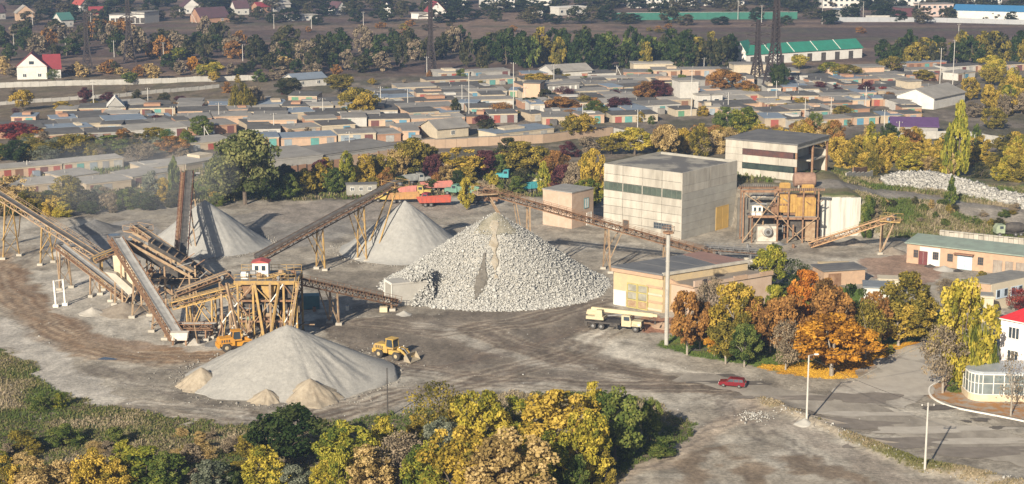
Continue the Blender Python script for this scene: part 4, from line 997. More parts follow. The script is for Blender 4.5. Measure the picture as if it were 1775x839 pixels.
# --- yellow workshop
H = 7.3
A1, A2, A3 = AT(1062, 460.5, H), AT(1149, 475, H), AT(1298, 452, H); A4 = AT(1216, 436, H)
rz = math.atan2(A2.y - A1.y, A2.x - A1.x)
ws = thing('workshop', 'pale yellow brick workshop with glazed double door and dark flat roof', 'building', (A1.x, A1.y, 0), rz)
inv = Matrix.Rotation(-rz, 3, 'Z')
L4 = [inv @ (p - A1) for p in (A1, A2, A3, A4)]; w = L4[1].x
def shrink(ps, f=.985):
    cx = sum(p.x for p in ps) / len(ps); cy = sum(p.y for p in ps) / len(ps)
    return [(cx + (p.x - cx) * f, cy + (p.y - cy) * f) for p in ps]
MB().prism(shrink(L4), 0, H - .35).build('walls', YBRICK, ws)
MB().prism(shrink(L4, 1.02), H - .3, H).build('roof', mat('dark_felt_roof', (.105, .11, .12), (.15, .152, .155), .25, .92, bump=.02), ws)
q = [L4[2].lerp(L4[1], .35), L4[2], L4[3], L4[3].lerp(L4[0], .22)]
MB().prism(shrink(q, 1.0), H + .01, H + .05).build('roof_patch', mat('reddish_felt', (.27, .16, .13), (.22, .14, .12), .3, .92), ws)
for k in range(1, 4):
    a, b = L4[0].lerp(L4[3], k / 4), L4[1].lerp(L4[2], k / 4); MB().bar((a.x, a.y, H + .03), (b.x, b.y, H + .03), .12, .05).build('roof_seam', TAR, ws)
MB().bar((L4[1].x, L4[1].y, H - .05), (L4[2].x, L4[2].y, H - .05), .5, .5).build('parapet', CONC, ws)
block('cornice', BRICK, ws, -.1, w + .1, -.25, -.08, H - 1.0, H - .35)
block('white_plaster', WHITEW, ws, .3, 3.1, -.06, .05, 0, 2.9)
dm = mat('yellow_gate_frame', (.46, .39, .14), (.36, .31, .13), 1, .6); gm_ = mat('dusty_panes', (.34, .33, .27), (.22, .21, .17), .9, .3)
for k in range(2):
    u0 = 3.4 + k * 2.35
    f = ring(u0, u0 + 2.25, 0, 4.6, .16, -.2, .02, 0, 2).build('door', dm, ws)
    for j in range(3): MB().box(u0 + .17, u0 + 2.08, -.1, .0, .2 + j * 1.5, 1.5 + j * 1.5).build('pane', gm_ if j else TAN, f)
for k in range(4): block('brick_band', BRICK if k % 2 else PLAST, ws, w * .68, w - .05, -.05 - .004 * k, -.001, 1.4 * k + .2, 1.4 * k + .6)
# brick lean-to on the right of the workshop
HE = 5.6; B2 = AT(1151, 486, HE); B1 = AT(1203, 497, HE); dv = (A3 - A2); dv.z = 0
rz2 = math.atan2(B1.y - B2.y, B1.x - B2.x); lt = thing('brick_leanto', 'pink brick lean-to with flat brown roof and broken orange wall tops beside the workshop', 'building', (B2.x, B2.y, 0), rz2)
i2 = Matrix.Rotation(-rz2, 3, 'Z'); EL = [i2 @ (p - B2) for p in (B2, B1, B1 + dv * .92, B2 + dv * .92)]
MB().prism(shrink(EL, .98), -.2, HE - .3).build('walls', BRICKP, lt); MB().prism(shrink(EL, 1.0), HE - .3, HE - .05).build('roof', mat('brown_felt', (.26, .22, .175), (.20, .17, .14), .3, .95), lt)
Lw = EL[1].x
MB().prism([(0, HE - .3), (Lw, HE - .3), (Lw, HE - .1), (Lw * .8, HE + .1), (Lw * .5, HE - .05), (Lw * .25, HE + .5), (0, HE + .7)], -.2, .25, 'y').build('broken_parapet', BRICK, lt)
a, b = EL[1], EL[2]
for k in range(6):
    p, q = a.lerp(b, k / 6), a.lerp(b, (k + .97) / 6); hh_ = .3 + .9 * vnoise(k * 1.7, 3.3, 5); MB().bar((p.x, p.y, HE - .1 + hh_ / 2), (q.x, q.y, HE - .1 + hh_ / 2), .45, float(hh_)).build('parapet_block', BRICK if k % 2 else BRICKP, lt)
e3 = AT(1225, 500, 2.5)
bw_ = thing('brick_wall', 'broken orange and white brick wall standing behind the yellow park trees', 'wall', (e3.x, e3.y, 0), math.radians(-24))
MB().prism([(0, 0), (9, 0), (9, 4.4), (7.4, 5.3), (4.5, 4.2), (2.2, 5.0), (0, 4.4)], 0, .5, 'y').build('upper_wall', PLAST, bw_)
MB().prism([(0, 4.43), (2.2, 5.03), (4.5, 4.23), (7.4, 5.33), (9, 4.43), (9, 4.75), (7.4, 5.7), (4.5, 4.6), (2.2, 5.4), (0, 4.8)], -.05, .55, 'y').build('wall_coping', BRICK, bw_)
# --- long brick shed with green roof
F1, F2 = AT(1571, 455, 0), AT(1692, 469.5, 0)
lb = thing('brick_shed', 'long orange brick shed with faded green roof at right edge', 'building', F1, math.atan2(F2.y - F1.y, F2.x - F1.x))
u = (F2 - F1).length / 121.0; Wd = 250 * u; H = 4.1; d = 7
def U(zx): return ((1325 + zx / 3.944) - 1571) * u
block('walls', BRICK, lb, 0, Wd, 0, d, -.3, H)
MB().prism([(-.5, H + .003), (d + .4, H + .6), (d + .4, H + .8), (-.5, H + .22)], -.4, Wd + .3, 'x').build('roof', mat('green_felt_roof', (.25, .31, .26), (.20, .23, .20), .4, .9, lo=.4, hi=.7), lb)
block('gable', BRICK, lb, 0, .3, .4, d, H, H + .25)
block('white_patch', WHITEW, lb, U(1060), U(1200), -.03, .02, -.2, H - .4)
GRIL = mat('dark_grille', (.08, .06, .05), (.14, .1, .08), 1.5, .5)
for (a, b) in ((1018, 1050), (1150, 1190), (1250, 1288), (1455, 1492)): win(lb, U(a), U(b), 1.3, 2.9, GRIL, GLASS, 2, 2)
door(lb, U(1058), U(1112), 0, 2.7, mat('maroon_door', (.16, .05, .05), (.12, .04, .04), 1, .6), leaves=2)
door(lb, U(1322), U(1415), 0, 3.0, mat('pale_blue_gate', (.46, .55, .62), (.36, .45, .52), .9, .6), leaves=2)
for (a, b) in ((1560, 1615), (1640, 1685), (1710, 1765), (1800, 1850)): door(lb, U(a), U(b), 0, 2.6, mat('grey_gate', (.30, .26, .22), (.22, .18, .15), .9, .7), leaves=2)
block('canopy', mat('rusty_sheet', (.30, .16, .10), (.24, .13, .09), 1, .8), lb, U(1300), U(1430), -1.2, -.002, 3.15, 3.3)
# --- garage with light front, right
P = [AT(1668, 485, 5.2), AT(1718, 491, 5.2), AT(1800, 474, 5.2)]; P.append(P[0] + P[2] - P[1])
rz = math.atan2(P[1].y - P[0].y, P[1].x - P[0].x); gb = thing('garage_block', 'cream walled garage with wavy grey slate roof behind the weeping yellow tree', 'building', (P[0].x, P[0].y, 0), rz)
inv = Matrix.Rotation(-rz, 3, 'Z'); L4 = [inv @ (p - P[0]) for p in P]
for i, m in ((0, BRICK), (1, PLAST), (2, BRICK), (3, BRICK)):
    a, b = L4[i], L4[(i + 1) % 4]
    MB().bar((a.x, a.y, 2.45), (b.x, b.y, 2.45), .3, 5.1).build('wall', m, gb)
MB().prism(shrink(L4, 1.05), 5.0, 5.2).build('roof', mat('old_slate', (.17, .165, .155), (.24, .23, .21), .6, .95, bump=.03), gb)
sv = L4[2] - L4[1]; sl = sv.length; sdv = sv.normalized(); so = Vector((sdv.y, -sdv.x, 0))
BLUEF = mat('pale_blue_frame', (.44, .52, .60), (.38, .45, .52), 1, .6)
for k in range(3):
    a = L4[1] + sdv * (1.4 + k * 4.2) + so * .2; b = a + sdv * 3.2
    f = MB().bar((a.x, a.y, 2.9), (b.x, b.y, 2.9), .14, 1.7).build('window', BLUEF, gb)
    for j in range(3):
        p = a.lerp(b, (j + .12) / 3) + so * .08; q = a.lerp(b, (j + .88) / 3) + so * .08
        MB().bar((p.x, p.y, 3.0), (q.x, q.y, 3.0), .05, 1.3).build('pane', GLASS if j != 1 else BLUEF, f)
# --- white annex
g0 = AT(1689, 558, 0); an = thing('white_annex', 'small white plastered annex with cornice below the garage block', 'building', g0, math.radians(-14))
block('walls', PLAST, an, 0, 3.1, 0, 3.2, -.2, 4.5); block('cornice', PLAST, an, -.15, 3.25, -.15, 3.35, 4.5, 4.8); block('roof', SLATE, an, .1, 3.0, .1, 3.1, 4.8, 4.9)
win(an, .75, 1.5, 1.6, 3.5, WHITEP, GLASS, 0, 1)
# --- red-roofed white house
h0 = AT(1729, 663, 0); h1 = AT(1790, 677, 0)
hs = thing('white_house', 'two-storey white house with bright red hipped roof at right edge', 'house', h0, math.atan2(h1.y - h0.y, h1.x - h0.x))
H = 10.4; w, d = 14, 11; HW = mat('pinkish_white_plaster', (.80, .74, .72), (.74, .68, .66), .4, .85)
block('walls', HW, hs, 0, w, 0, d, -.2, H); block('plinth', CONC, hs, -.08, w + .08, -.08, d + .08, -.2, .6)
RED = mat('red_metal_roof', (.50, .03, .04), (.42, .03, .035), .5, .5)
MB().add([(-.5, -.5, H), (w + .5, -.5, H), (w + .5, d + .5, H), (-.5, d + .5, H), (d / 2, d / 2, H + 3.4), (w - d / 2 + .2, d / 2, H + 3.4)], [(0, 1, 5, 4), (1, 2, 5), (2, 3, 4, 5), (3, 0, 4), (3, 2, 1, 0)]).build('roof', RED, hs)
block('gutter', WHITEP, hs, -.55, w + .55, -.62, -.5, H - .02, H + .14)
for (z0, z1) in ((3.9, 5.7), (7.5, 9.4)):
    for u0 in (1.4, 6.2, 10.4): win(hs, u0, u0 + 1.9, z0, z1, WHITEP, GLASS, 2); block('sill', WHITEP, hs, u0 - .1, u0 + 2.0, -.2, -.003, z0 - .1, z0 - .02)
for u0 in (2.5, 7): win(hs, u0, u0 + 1.5, 7.5, 9.3, WHITEP, GLASS, 1, 0, 'L', w, d)
# glazed veranda with a rounded corner
v0 = AT(1681, 697, 0)
vr = thing('glazed_veranda', 'single-storey glazed veranda with rounded corner before the red-roofed house', 'veranda', v0)
ang = [math.radians(a) for a in range(180, 275, 16)]
fp = [(0, 5.5), (0, 3.0)] + [(2.2 + 2.2 * math.cos(a), 2.2 + 2.2 * math.sin(a)) for a in ang[1:]] + [(5, -.1), (8, -.3), (11, -.6), (14, -.9)]
bkp = [(14, 6), (8, 6.5)]
MB().prism([(x, y) for x, y in fp + bkp], -.1, 1.15).build('base_wall', mat('ochre_stone', (.52, .42, .27), (.6, .5, .36), .8, .9), vr)
MB().prism([(x * 1.03 - .1, (y - 2) * 1.06 + 2) for x, y in fp + bkp], 4.25, 4.4).build('eave', WHITEP, vr)
MB().prism([(x, y) for x, y in fp + bkp], 4.41, 4.75).build('roof', mat('grey_tin_roof', (.40, .43, .46), (.33, .36, .39), .5, .5, .3), vr)
PANE = glass('veranda_glass', (.12, .14, .14))
for (a, b) in zip(fp[:-1], fp[1:]):
    L = math.hypot(b[0] - a[0], b[1] - a[1]); k = max(1, int(L / 1.1))
    for j in range(k):
        p = (a[0] + (b[0] - a[0]) * j / k, a[1] + (b[1] - a[1]) * j / k); q = (a[0] + (b[0] - a[0]) * (j + 1) / k, a[1] + (b[1] - a[1]) * (j + 1) / k)
        MB().bar((*p, 1.15), (*p, 4.25), .12).build('mullion', WHITEP, vr)
        MB().bar((*p, 2.9), (*q, 2.9), .08, .08).bar((*p, 1.2), (*q, 1.2), .14, .1).build('transom', WHITEP, vr)
        MB().bar((*p, 2.05), (*q, 2.05), .03, 1.6).bar((*p, 3.6), (*q, 3.6), .03, 1.25).build('pane', PANE, vr)
MB().prism([(x * .9 + .6, (y - 2) * .8 + 2.6) for x, y in fp + bkp], 1.16, 1.2).build('floor', CONC, vr)
# kerb of white painted stones
def kerb(label, pts, n, w=.25, h=.16, m=WHITEP):
    q = [AT(*p, 0) for p in pts]; r = thing('kerb', label, 'kerb', q[0]); P = []
    for i in range(len(q) - 1):
        p0, p1, p2, p3 = q[max(i - 1, 0)], q[i], q[i + 1], q[min(i + 2, len(q) - 1)]
        for j in range(12):
            s = j / 12; P.append(.5 * ((2 * p1) + (p2 - p0) * s + (2 * p0 - 5 * p1 + 4 * p2 - p3) * s * s + (3 * p1 - p0 - 3 * p2 + p3) * s ** 3))
    P.append(q[-1]); cum = [0]
    for a, b in zip(P[:-1], P[1:]): cum.append(cum[-1] + (b - a).length)
    def at(t):
        t *= cum[-1]
        for i in range(len(cum) - 1):
            if t <= cum[i + 1]: return P[i].lerp(P[i + 1], (t - cum[i]) / max(1e-6, cum[i + 1] - cum[i]))
        return P[-1]
    for k in range(n):
        a, b = at(k / n), at((k + .96) / n); zz = float(hz(a.x, a.y))
        part('kerb_stone', MB().bar((a.x, a.y, zz + .1), (b.x, b.y, zz + .1), w, .2), m, r)
kerb('curved white kerb around the leaf-covered corner by the veranda', [(1632, 660), (1612, 672), (1614, 688), (1637, 701.6), (1666, 710), (1709, 718), (1775, 731), (1830, 742)], 46)
kerb('broken pale kerb along the lawn edge beside the side road', [(1480, 662), (1520, 640), (1560, 617), (1610, 595)], 26, .2, m=CONC)
v_ = [AT(*p, 0) for p in [(1634, 665), (1618, 678), (1622, 690), (1660, 705), (1720, 717), (1790, 731), (1830, 700), (1740, 655), (1680, 645)]]
pv_ = MB().add([(p.x, p.y, float(hz(p.x, p.y)) + .09) for p in v_], [tuple(range(len(v_)))]).build('pavement', mat('leafy_pavement', (.32, .27, .22), (.34, .17, .06), .5, .9, lo=.42, hi=.58)); struct(pv_)
# --- flat brick shed and white shed among the trees
s0 = AT(1428, 496, 0); sd_ = thing('flat_shed', 'low orange brick shed with dark flat roof behind the orange tree', 'building', s0, math.radians(14))
block('walls', BRICK, sd_, 0, 8.6, 0, 5.5, -.2, 2.9); block('roof', TAR, sd_, -.3, 8.9, -.3, 5.8, 2.9, 3.15); door(sd_, 1, 3.4, 0, 2.3, RUST)
s0 = AT(1497, 531, 0); sd_ = thing('white_shed', 'low white plastered shed with blue-grey flat roof among the park trees', 'building', s0, math.radians(-10))
block('walls', WHITEW, sd_, 0, 5.2, 0, 4.8, -.2, 3.6); block('roof', mat('blue_grey_roof', (.16, .18, .20), (.2, .22, .24), .5, .8), sd_, -.3, 5.5, -.3, 5.1, 3.6, 3.85); win(sd_, 1.5, 2.7, 1.2, 2.5)
s0 = AT(1522, 511, 0); sd_ = thing('cream_lean_shed', 'small cream shed behind the white shed among the park trees', 'building', s0, math.radians(-10))
block('walls', PLAST, sd_, 0, 4.6, 0, 3, -.2, 3.0); block('roof', PLAST, sd_, -.2, 4.8, -.2, 3.2, 3.0, 3.2); door(sd_, 1, 2, 0, 2, RUST)
# plank stack
s0 = AT(1420, 466, 0); st = thing('board_stack', 'low stack of pale boards near the flat brick shed', 'boards', s0, math.radians(4))
BRD = mat('pale_boards', (.46, .38, .24), (.38, .3, .19), 1.5, .9, var=.15)
for k in range(3):
    for j in range(5): block('board', BRD, st, .1 * (j % 2), 6.4 + .1 * (k % 2), j * .32, j * .32 + .28, k * .4 + .02, k * .4 + .38)
# --- concrete block wall on the slope
c0, c1_ = AT(1628, 413, 0), AT(1800, 431, 0)
bwl = thing('block_wall', 'low wall of pale concrete blocks behind the green-roofed shed', 'wall', c0, math.atan2(c1_.y - c0.y, c1_.x - c0.x)); L = (c1_ - c0).length
for k in range(20): block('block', PANEL, bwl, L * k / 20 + .03, L * (k + 1) / 20 - .03, .02 * (k % 2), .6, -.3, 1.55 + .08 * math.sin(k * 2.1))
for k in range(20): block('coping', CONC, bwl, L * k / 20 + .03, L * (k + 1) / 20 - .03, -.08, .68, 1.68 , 1.85)
# ------------------------------------------------------------------ vehicles
TYRE = mat('tyre_rubber', (.035, .033, .03), (.07, .062, .055), 2, .9)
RIM = mat('dusty_rim', (.42, .34, .20), (.35, .29, .19), 2, .7)
def wheel(root, x, y, r, w, rim=RIM, name='wheel'):
    t = MB().lathe((x, y, r), [(r * .55, -w / 2), (r * .92, -w / 2), (r, -w * .3), (r, w * .3), (r * .92, w / 2), (r * .55, w / 2)], 18, 'y').build(name, TYRE, root)
    MB().lathe((x, y, r), [(r * .2, -w / 2 - .04), (r * .54, -w / 2 + .02), (r * .54, w / 2 - .02), (r * .2, w / 2 + .04)], 12, 'y').build('rim', rim, t)
    return t
LY = mat('loader_yellow', (.54, .345, .06), (.36, .25, .11), 1.5, .6)
OY = mat('loader_orange', (.58, .27, .025), (.42, .21, .05), 1.2, .6)
def loader(label, loc, rz, m):
    """articulated wheel loader, bucket towards +x"""
    r = thing('wheel_loader', label, 'loader', loc, rz)
    MB().prism([(-3.3, 1.0), (-.6, 1.0), (-.6, 2.0), (-1.1, 2.45), (-3.1, 2.35), (-3.4, 1.9)], -.95, .95, 'y').build('engine_hood', m, r)
    MB().box(-3.55, -3.2, -1.1, 1.1, .8, 1.5).build('counterweight', m, r)
    for k in range(4): MB().box(-2.9 + k * .4, -2.65 + k * .4, -.97, -.951, 1.4, 2.1).build('grille', DARK, r)
    MB().tube((-2.2, .5, 2.4), (-2.2, .5, 3.1), .09).build('exhaust', DARK, r)
    MB().box(-.6, 1.5, -.55, .55, .75, 1.5).box(1.2, 1.7, -.5, .5, 1.2, 2.1).build('front_frame', m, r)
    c = MB().prism([(-1.0, 2.0), (.55, 2.0), (.4, 3.25), (-.85, 3.3)], -.75, .75, 'y').build('cab', GLASS, r)
    for (x, x2) in ((.52, .38), (-.97, -.83)):
        for y in (-.76, .76): MB().bar((x, y, 1.95), (x2, y, 3.3), .12).build('pillar', m, c)
    MB().box(-1.0, .6, -.85, .85, 3.3, 3.42).build('cab_roof', m, r)
    MB().box(-1.1, .6, -.9, .9, 1.75, 2.0).build('cab_floor', m, r)
    for y in (-.6, .6):
        MB().bar((1.3, y, 2.0), (2.6, y, 1.35), .22, .35).bar((2.6, y, 1.35), (3.3, y, .55), .22, .3).build('lift_arm', m, r)
    MB().bar((1.2, 0, 1.9), (2.2, 0, 1.9), .2, .2).bar((2.2, 0, 1.9), (3.2, 0, .9), .14, .14).build('tilt_link', STEEL, r)
    BK = mat('worn_bucket', (.40, .33, .22), (.30, .27, .22), 1.2, .6, .2)
    MB().prism([(3.2, .25), (4.5, .12), (4.5, .2), (3.4, .4), (3.25, .9), (3.55, 1.45), (3.45, 1.5), (3.1, .95)], -1.4, 1.4, 'y').build('bucket', BK, r)
    for y in (-1.44, 1.40): MB().prism([(3.2, .2), (4.5, .12), (3.55, 1.5), (3.1, .9)], y, y + .05, 'y').build('bucket_side', BK, r)
    for (x, y) in ((1.35, -1.05), (1.35, 1.05), (-2.1, -1.05), (-2.1, 1.05)): wheel(r, x, y, .78, .55)
    for (x, y) in ((1.35, -1.05), (1.35, 1.05), (-2.1, -1.05), (-2.1, 1.05)): MB().prism([(x - .75, 1.55), (x + .75, 1.55), (x + .55, 1.7), (x - .55, 1.7)], y - .28, y + .28, 'y').build('mudguard', m, r)
    for y in (-.6, .6): MB().tube((1.65, y, 2.2), (1.78, y, 2.2), .12, n=8).build('headlight', WHITEP, r)
    return r
p = AT(682, 621, 0); lo_ = loader('yellow wheel loader with lowered bucket in the open yard', p, math.radians(-32), LY)
p = AT(412, 606, 0); loader('orange wheel loader half hidden behind the front gravel cone', p, math.radians(22), OY)
# --- red estate car
def car(label, loc, rz, m):
    r = thing('estate_car', label, 'car', loc, rz)
    low = [(-2.02, .35), (2.02, .35), (2.05, .62), (1.95, .84), (.85, .94), (-1.98, .98), (-2.05, .6)]
    MB().prism(low, -.8, .8, 'y').build('body', m, r)
    cab = [(.85, .935), (.30, 1.38), (-1.72, 1.40), (-1.97, .97)]
    g = MB(); 
    for y0, y1, i in ((-.74, .74, 0),):
        g.prism(cab, y0, y1, 'y')
    g.v = [(x, y * (1 - .16 * max(0, (z - .94) / .46)), z) for x, y, z in g.v]
    g.build('glasshouse', GLASS, r)
    MB().prism([(.36, 1.37), (.28, 1.44), (-1.70, 1.46), (-1.80, 1.38)], -.645, .645, 'y').build('roof', m, r)
    for sg in (-1, 1):
        for (xa, xb) in ((.83, .32), (-.35, -.37), (-1.15, -1.17), (-1.93, -1.72)):
            MB().bar((xa, sg * .76, .93), (xb, sg * .64, 1.40), .08, .10).build('pillar', m, r)
        MB().box(-.36, .74, sg * .805 - .012, sg * .805 + .012, .42, .9).build('front_door', m, r); MB().box(-1.12, -.4, sg * .805 - .012, sg * .805 + .012, .46, .9).build('rear_door', m, r)
        MB().box(2.02, 2.07, sg * .58 - .16, sg * .58 + .16, .58, .76).build('headlight', WHITEP, r)
        MB().box(-2.08, -2.04, sg * .62 - .12, sg * .62 + .12, .6, .92).build('tail_light', mat('tail_lamp_red', (.5, .02, .02), (.4, .02, .02), 1, .4), r)
        MB().box(.62, .74, sg * .92 - .07, sg * .92 + .07, .92, 1.03).build('mirror', DARK, r)
    MB().box(2.04, 2.14, -.78, .78, .36, .5).build('front_bumper', STEEL, r); MB().box(-2.14, -2.05, -.78, .78, .38, .52).build('rear_bumper', STEEL, r)
    MB().box(-2.09, -2.055, -.26, .26, .62, .74).build('number_plate', WHITEP, r)
    for x in (-1.2, 1.25):
        for y in (-.70, .70): wheel(r, x, y, .30, .24, STEEL)
    return r
car('dark red estate car driving on the dirt road', AT(1269, 670, .05), math.radians(163), mat('dark_red_paint', (.17, .008, .014), (.14, .01, .015), 1, .3, spec=.5))
# --- truck crane
def truckcrane(label, loc, rz):
    CR = mat('cream_cab_paint', (.52, .45, .29), (.40, .345, .24), 1, .6); r = thing('truck_crane', label, 'truck crane', loc, rz)
    MB().box(-5.2, 3.6, -.45, .45, .85, 1.15).build('chassis', DARK, r)
    MB().prism([(3.2, 1.0), (4.9, 1.0), (5.0, 1.35), (4.95, 1.95), (3.2, 2.0)], -.85, .85, 'y').build('bonnet', CR, r)
    MB().prism([(1.5, 1.0), (3.2, 1.0), (3.25, 2.0), (2.95, 2.95), (1.5, 2.98)], -1.2, 1.2, 'y').build('cab', CR, r)
    MB().box(3.19, 3.24, -1.0, 1.0, 2.1, 2.75).build('windscreen', GLASS, r)
    for y in (-1.22, 1.2): MB().box(1.9, 2.95, y, y + .02, 2.05, 2.75).build('side_window', GLASS, r)
    MB().box(4.92, 5.04, -.6, .6, 1.05, 1.9).build('radiator', DARK, r); MB().box(4.9, 5.15, -1.2, 1.2, .7, .95).build('front_bumper', DARK, r)
    for y in (-.95, .95):
        MB().box(4.4, 4.9, y - .18, y + .18, 1.25, 1.55).build('headlight', WHITEP, r); MB().prism([(3.3, 1.15), (4.7, 1.15), (4.4, 1.4), (3.6, 1.4)], y - .3, y + .3, 'y').build('mudguard', CR, r)
    MB().box(-5.3, 1.2, -1.2, 1.2, 1.16, 1.42).build('deck', DARK, r)
    MB().tube((-3.0, 0, 1.42), (-3.0, 0, 1.75), .8, n=16).build('slewing_ring', DARK, r)
    MB().box(-5.0, -1.8, -1.15, 1.15, 1.76, 2.3).build('turntable', CR, r); MB().prism([(-5.4, 2.31), (-3.2, 2.31), (-3.6, 3.3), (-5.2, 3.1)], .2, 1.1, 'y').build('winch_housing', CR, r)
    MB().prism([(-3.4, 2.31), (-2.0, 2.31), (-2.1, 3.5), (-3.2, 3.5)], -1.15, -.1, 'y').build('crane_cab', CR, r)
    MB().box(-2.06, -2.0, -1.05, -.2, 2.6, 3.3).build('crane_cab_window', GLASS, r)
    BO = mat('cream_boom', (.56, .48, .31), (.48, .41, .27), 1, .6)
    MB().bar((-4.4, .25, 3.35), (6.8, .25, 3.1), .55, .65).build('boom', BO, r); MB().bar((6.8, .25, 3.1), (7.6, .25, 3.05), .4, .45).build('boom_head', BO, r)
    MB().bar((-1.4, .25, 2.3), (2.4, .25, 2.95), .2, .2).build('boom_ram', STEEL, r); MB().bar((7.3, .25, 3.0), (7.2, .25, 2.0), .06).bar((7.2, .25, 2.0), (7.2, .25, 1.5), .3).build('hook', DARK, r)
    for x in (-4.9, .7):
        for y in (-1.25, 1.25): MB().box(x - .15, x + .15, y - .1, y + .1, .5, 1.4).build('outrigger', DARK, r)
    for (x, w_) in ((4.0, .35), (-2.2, .6), (-3.7, .6)):
        for y in (-1.0, 1.0): wheel(r, x, y, .6, w_, STEEL)
    for y in (-1.0, 1.0): MB().tube((-.6, y, .95), (.8, y, .95), .32, n=10).build('fuel_tank', DARK, r)
    return r
truckcrane('cream truck crane with long boom forward parked by the yellow workshop', AT(1066, 571, 0), math.radians(-20))
# --- scrapyard machines
def scrap(label, px, py, rz, cabm, bodm, kind, name='scrap_truck'):
    loc = G(px, py); r = thing(name, label, 'truck' if kind != 'cab' else 'truck cab', loc, math.radians(rz))
    if kind in ('tipper', 'cab'):
        MB().prism([(1.2, .8), (3.0, .8), (3.0, 1.7), (1.2, 1.8)], -.9, .9, 'y').build('bonnet', cabm, r)
        MB().prism([(-.4, .8), (1.2, .8), (1.25, 1.8), (.95, 2.7), (-.4, 2.75)], -1.15, 1.15, 'y').build('cab', cabm, r)
        MB().box(1.17, 1.22, -.95, .95, 1.85, 2.5).build('windscreen', GLASS, r)
        for y in (-1.17, 1.15): MB().box(-.1, .9, y, y + .02, 1.85, 2.5).build('side_window', GLASS, r)
        for y in (-1, 1): wheel(r, 2.2, y, .52, .35, STEEL)
    if kind in ('tipper', 'body'):
        x1 = -.7 if kind == 'tipper' else 2.5
        MB().box(-5, x1, -.4, .4, .7, 1.0).build('chassis', DARK, r)
        MB().prism([(-5.0, 1.05), (x1, 1.05), (x1 + .2, 2.5), (-5.6, 2.2)], -1.25, -1.15, 'y').build('side_board', bodm, r); MB().prism([(-5.0, 1.05), (x1, 1.05), (x1 + .2, 2.5), (-5.6, 2.2)], 1.15, 1.25, 'y').build('side_board', bodm, r)
        MB().box(-5.0, x1, -1.14, 1.14, 1.03, 1.13).build('bed', bodm, r); MB().box(x1 - .02, x1 + .16, -1.14, 1.14, 1.14, 2.5).build('head_board', bodm, r)
        for k in range(4): MB().box(-4.6 + k * 1.1, -4.45 + k * 1.1, -1.33, -1.251, 1.1, 2.2).build('side_rib', bodm, r)
        for x in (-2.2, -3.6):
            for y in (-1, 1): wheel(r, x, y, .52, .45, STEEL)
    return r
def pm(nm, c): return mat(nm, tuple(x * .85 for x in c), tuple(x * .5 + .04 for x in c), 1.1, .75, lo=.38, hi=.66)
SY, SO, SR, SP_, ST, SG, SK = pm('scrap_yellow', (.58, .42, .10)), pm('scrap_orange', (.52, .28, .10)), pm('scrap_red', (.52, .10, .06)), pm('scrap_pink', (.55, .20, .16)), pm('scrap_teal', (.06, .38, .42)), pm('scrap_green', (.14, .30, .22)), pm('scrap_khaki', (.52, .47, .26))
scrap('scrapped truck with yellow cab left of the scrapyard row', 672, 350, 172, SY, SY, 'cab')
scrap('orange tipper body lying in the scrapyard', 708, 351, 8, SO, SO, 'body', 'tipper_body')
scrap('yellow-cabbed tipper with pink body in the scrapyard', 728, 340, -12, SY, SP_, 'tipper')
scrap('dark red truck cab in front of the yellow-cabbed tipper', 737, 353, -20, pm('scrap_maroon', (.33, .03, .05)), SR, 'cab')
scrap('bright red tipper body nearest the gravel in the scrapyard', 762, 357, 10, SR, SR, 'body', 'tipper_body')
scrap('pink-red tipper body raised behind the scrapyard row', 766, 331, 6, SP_, SP_, 'body', 'tipper_body')
scrap('dull green tipper truck in the scrapyard', 792, 338, 160, SG, SG, 'tipper')
scrap('bright turquoise truck cab among bushes above the scrapyard', 880, 312, 170, ST, ST, 'cab')
scrap('turquoise tipper body beside the small brick block', 936, 331, 30, ST, ST, 'body', 'tipper_body')
scrap('grey tipper truck by the bushes behind the scrapyard', 726, 318, 20, pm('scrap_grey', (.36, .36, .34)), pm('scrap_grey2', (.3, .31, .3)), 'tipper')
scrap('dark flat truck chassis with rusty body behind the yellow scrapyard sapling', 842, 353, -5, RUST, DARK, 'tipper')
scrap('pale yellow loader wreck beside the turquoise machines', 914, 325, 150, SK, SK, 'tipper')
s0 = G(601, 341); hu = thing('site_hut', 'long grey site hut behind the inclined middle conveyor', 'hut', s0, math.radians(8))
block('walls', mat('grey_board', (.30, .29, .26), (.24, .23, .2), 1, .9), hu, 0, 7.5, 0, 2.6, .3, 3.0); block('roof', TAR, hu, -.2, 7.7, -.2, 2.8, 3.0, 3.15); block('skid', RUST, hu, .1, 7.4, .3, 2.3, -.1, .3)
for k in range(3): win(hu, .9 + k * 2.2, 1.9 + k * 2.2, 1.4, 2.4)
s0 = G(634, 317); hu = thing('white_hut', 'small white hut among the trees left of the conveyor head', 'hut', s0, math.radians(-4))
block('walls', WHITEW, hu, 0, 3.6, 0, 2.6, 0, 2.4); block('roof', SLATE, hu, -.2, 3.8, -.2, 2.8, 2.4, 2.55); win(hu, 1.2, 2.2, 1, 2)
# --- tank lorry on the slope at right
s0 = G(1742, 409); tl = thing('tank_lorry', 'pale green old lorry with dark drum on the slope at right edge', 'lorry', s0, math.radians(4))
PG = pm('pale_green', (.36, .42, .28))
MB().prism([(-2.4, .8), (-.4, .8), (-.4, 2.6), (-1.9, 2.7), (-2.4, 1.9)], -1.1, 1.1, 'y').build('cab', PG, tl); MB().box(-1.6, -.8, -1.12, -1.1, 1.8, 2.4).build('side_window', GLASS, tl)
MB().lathe((1.9, 0, 1.9), [(.5, -2.0), (1.0, -1.6), (1.2, -.6), (1.2, 1.0), (.9, 2.0), (.4, 2.4)], 16, 'x').build('drum', DARK, tl); MB().box(-2.3, 4.2, -.4, .4, .6, .9).build('chassis', DARK, tl)
for x in (-1.6, 2.0, 3.2):
    for y in (-1, 1): wheel(tl, x, y, .5, .35, STEEL)
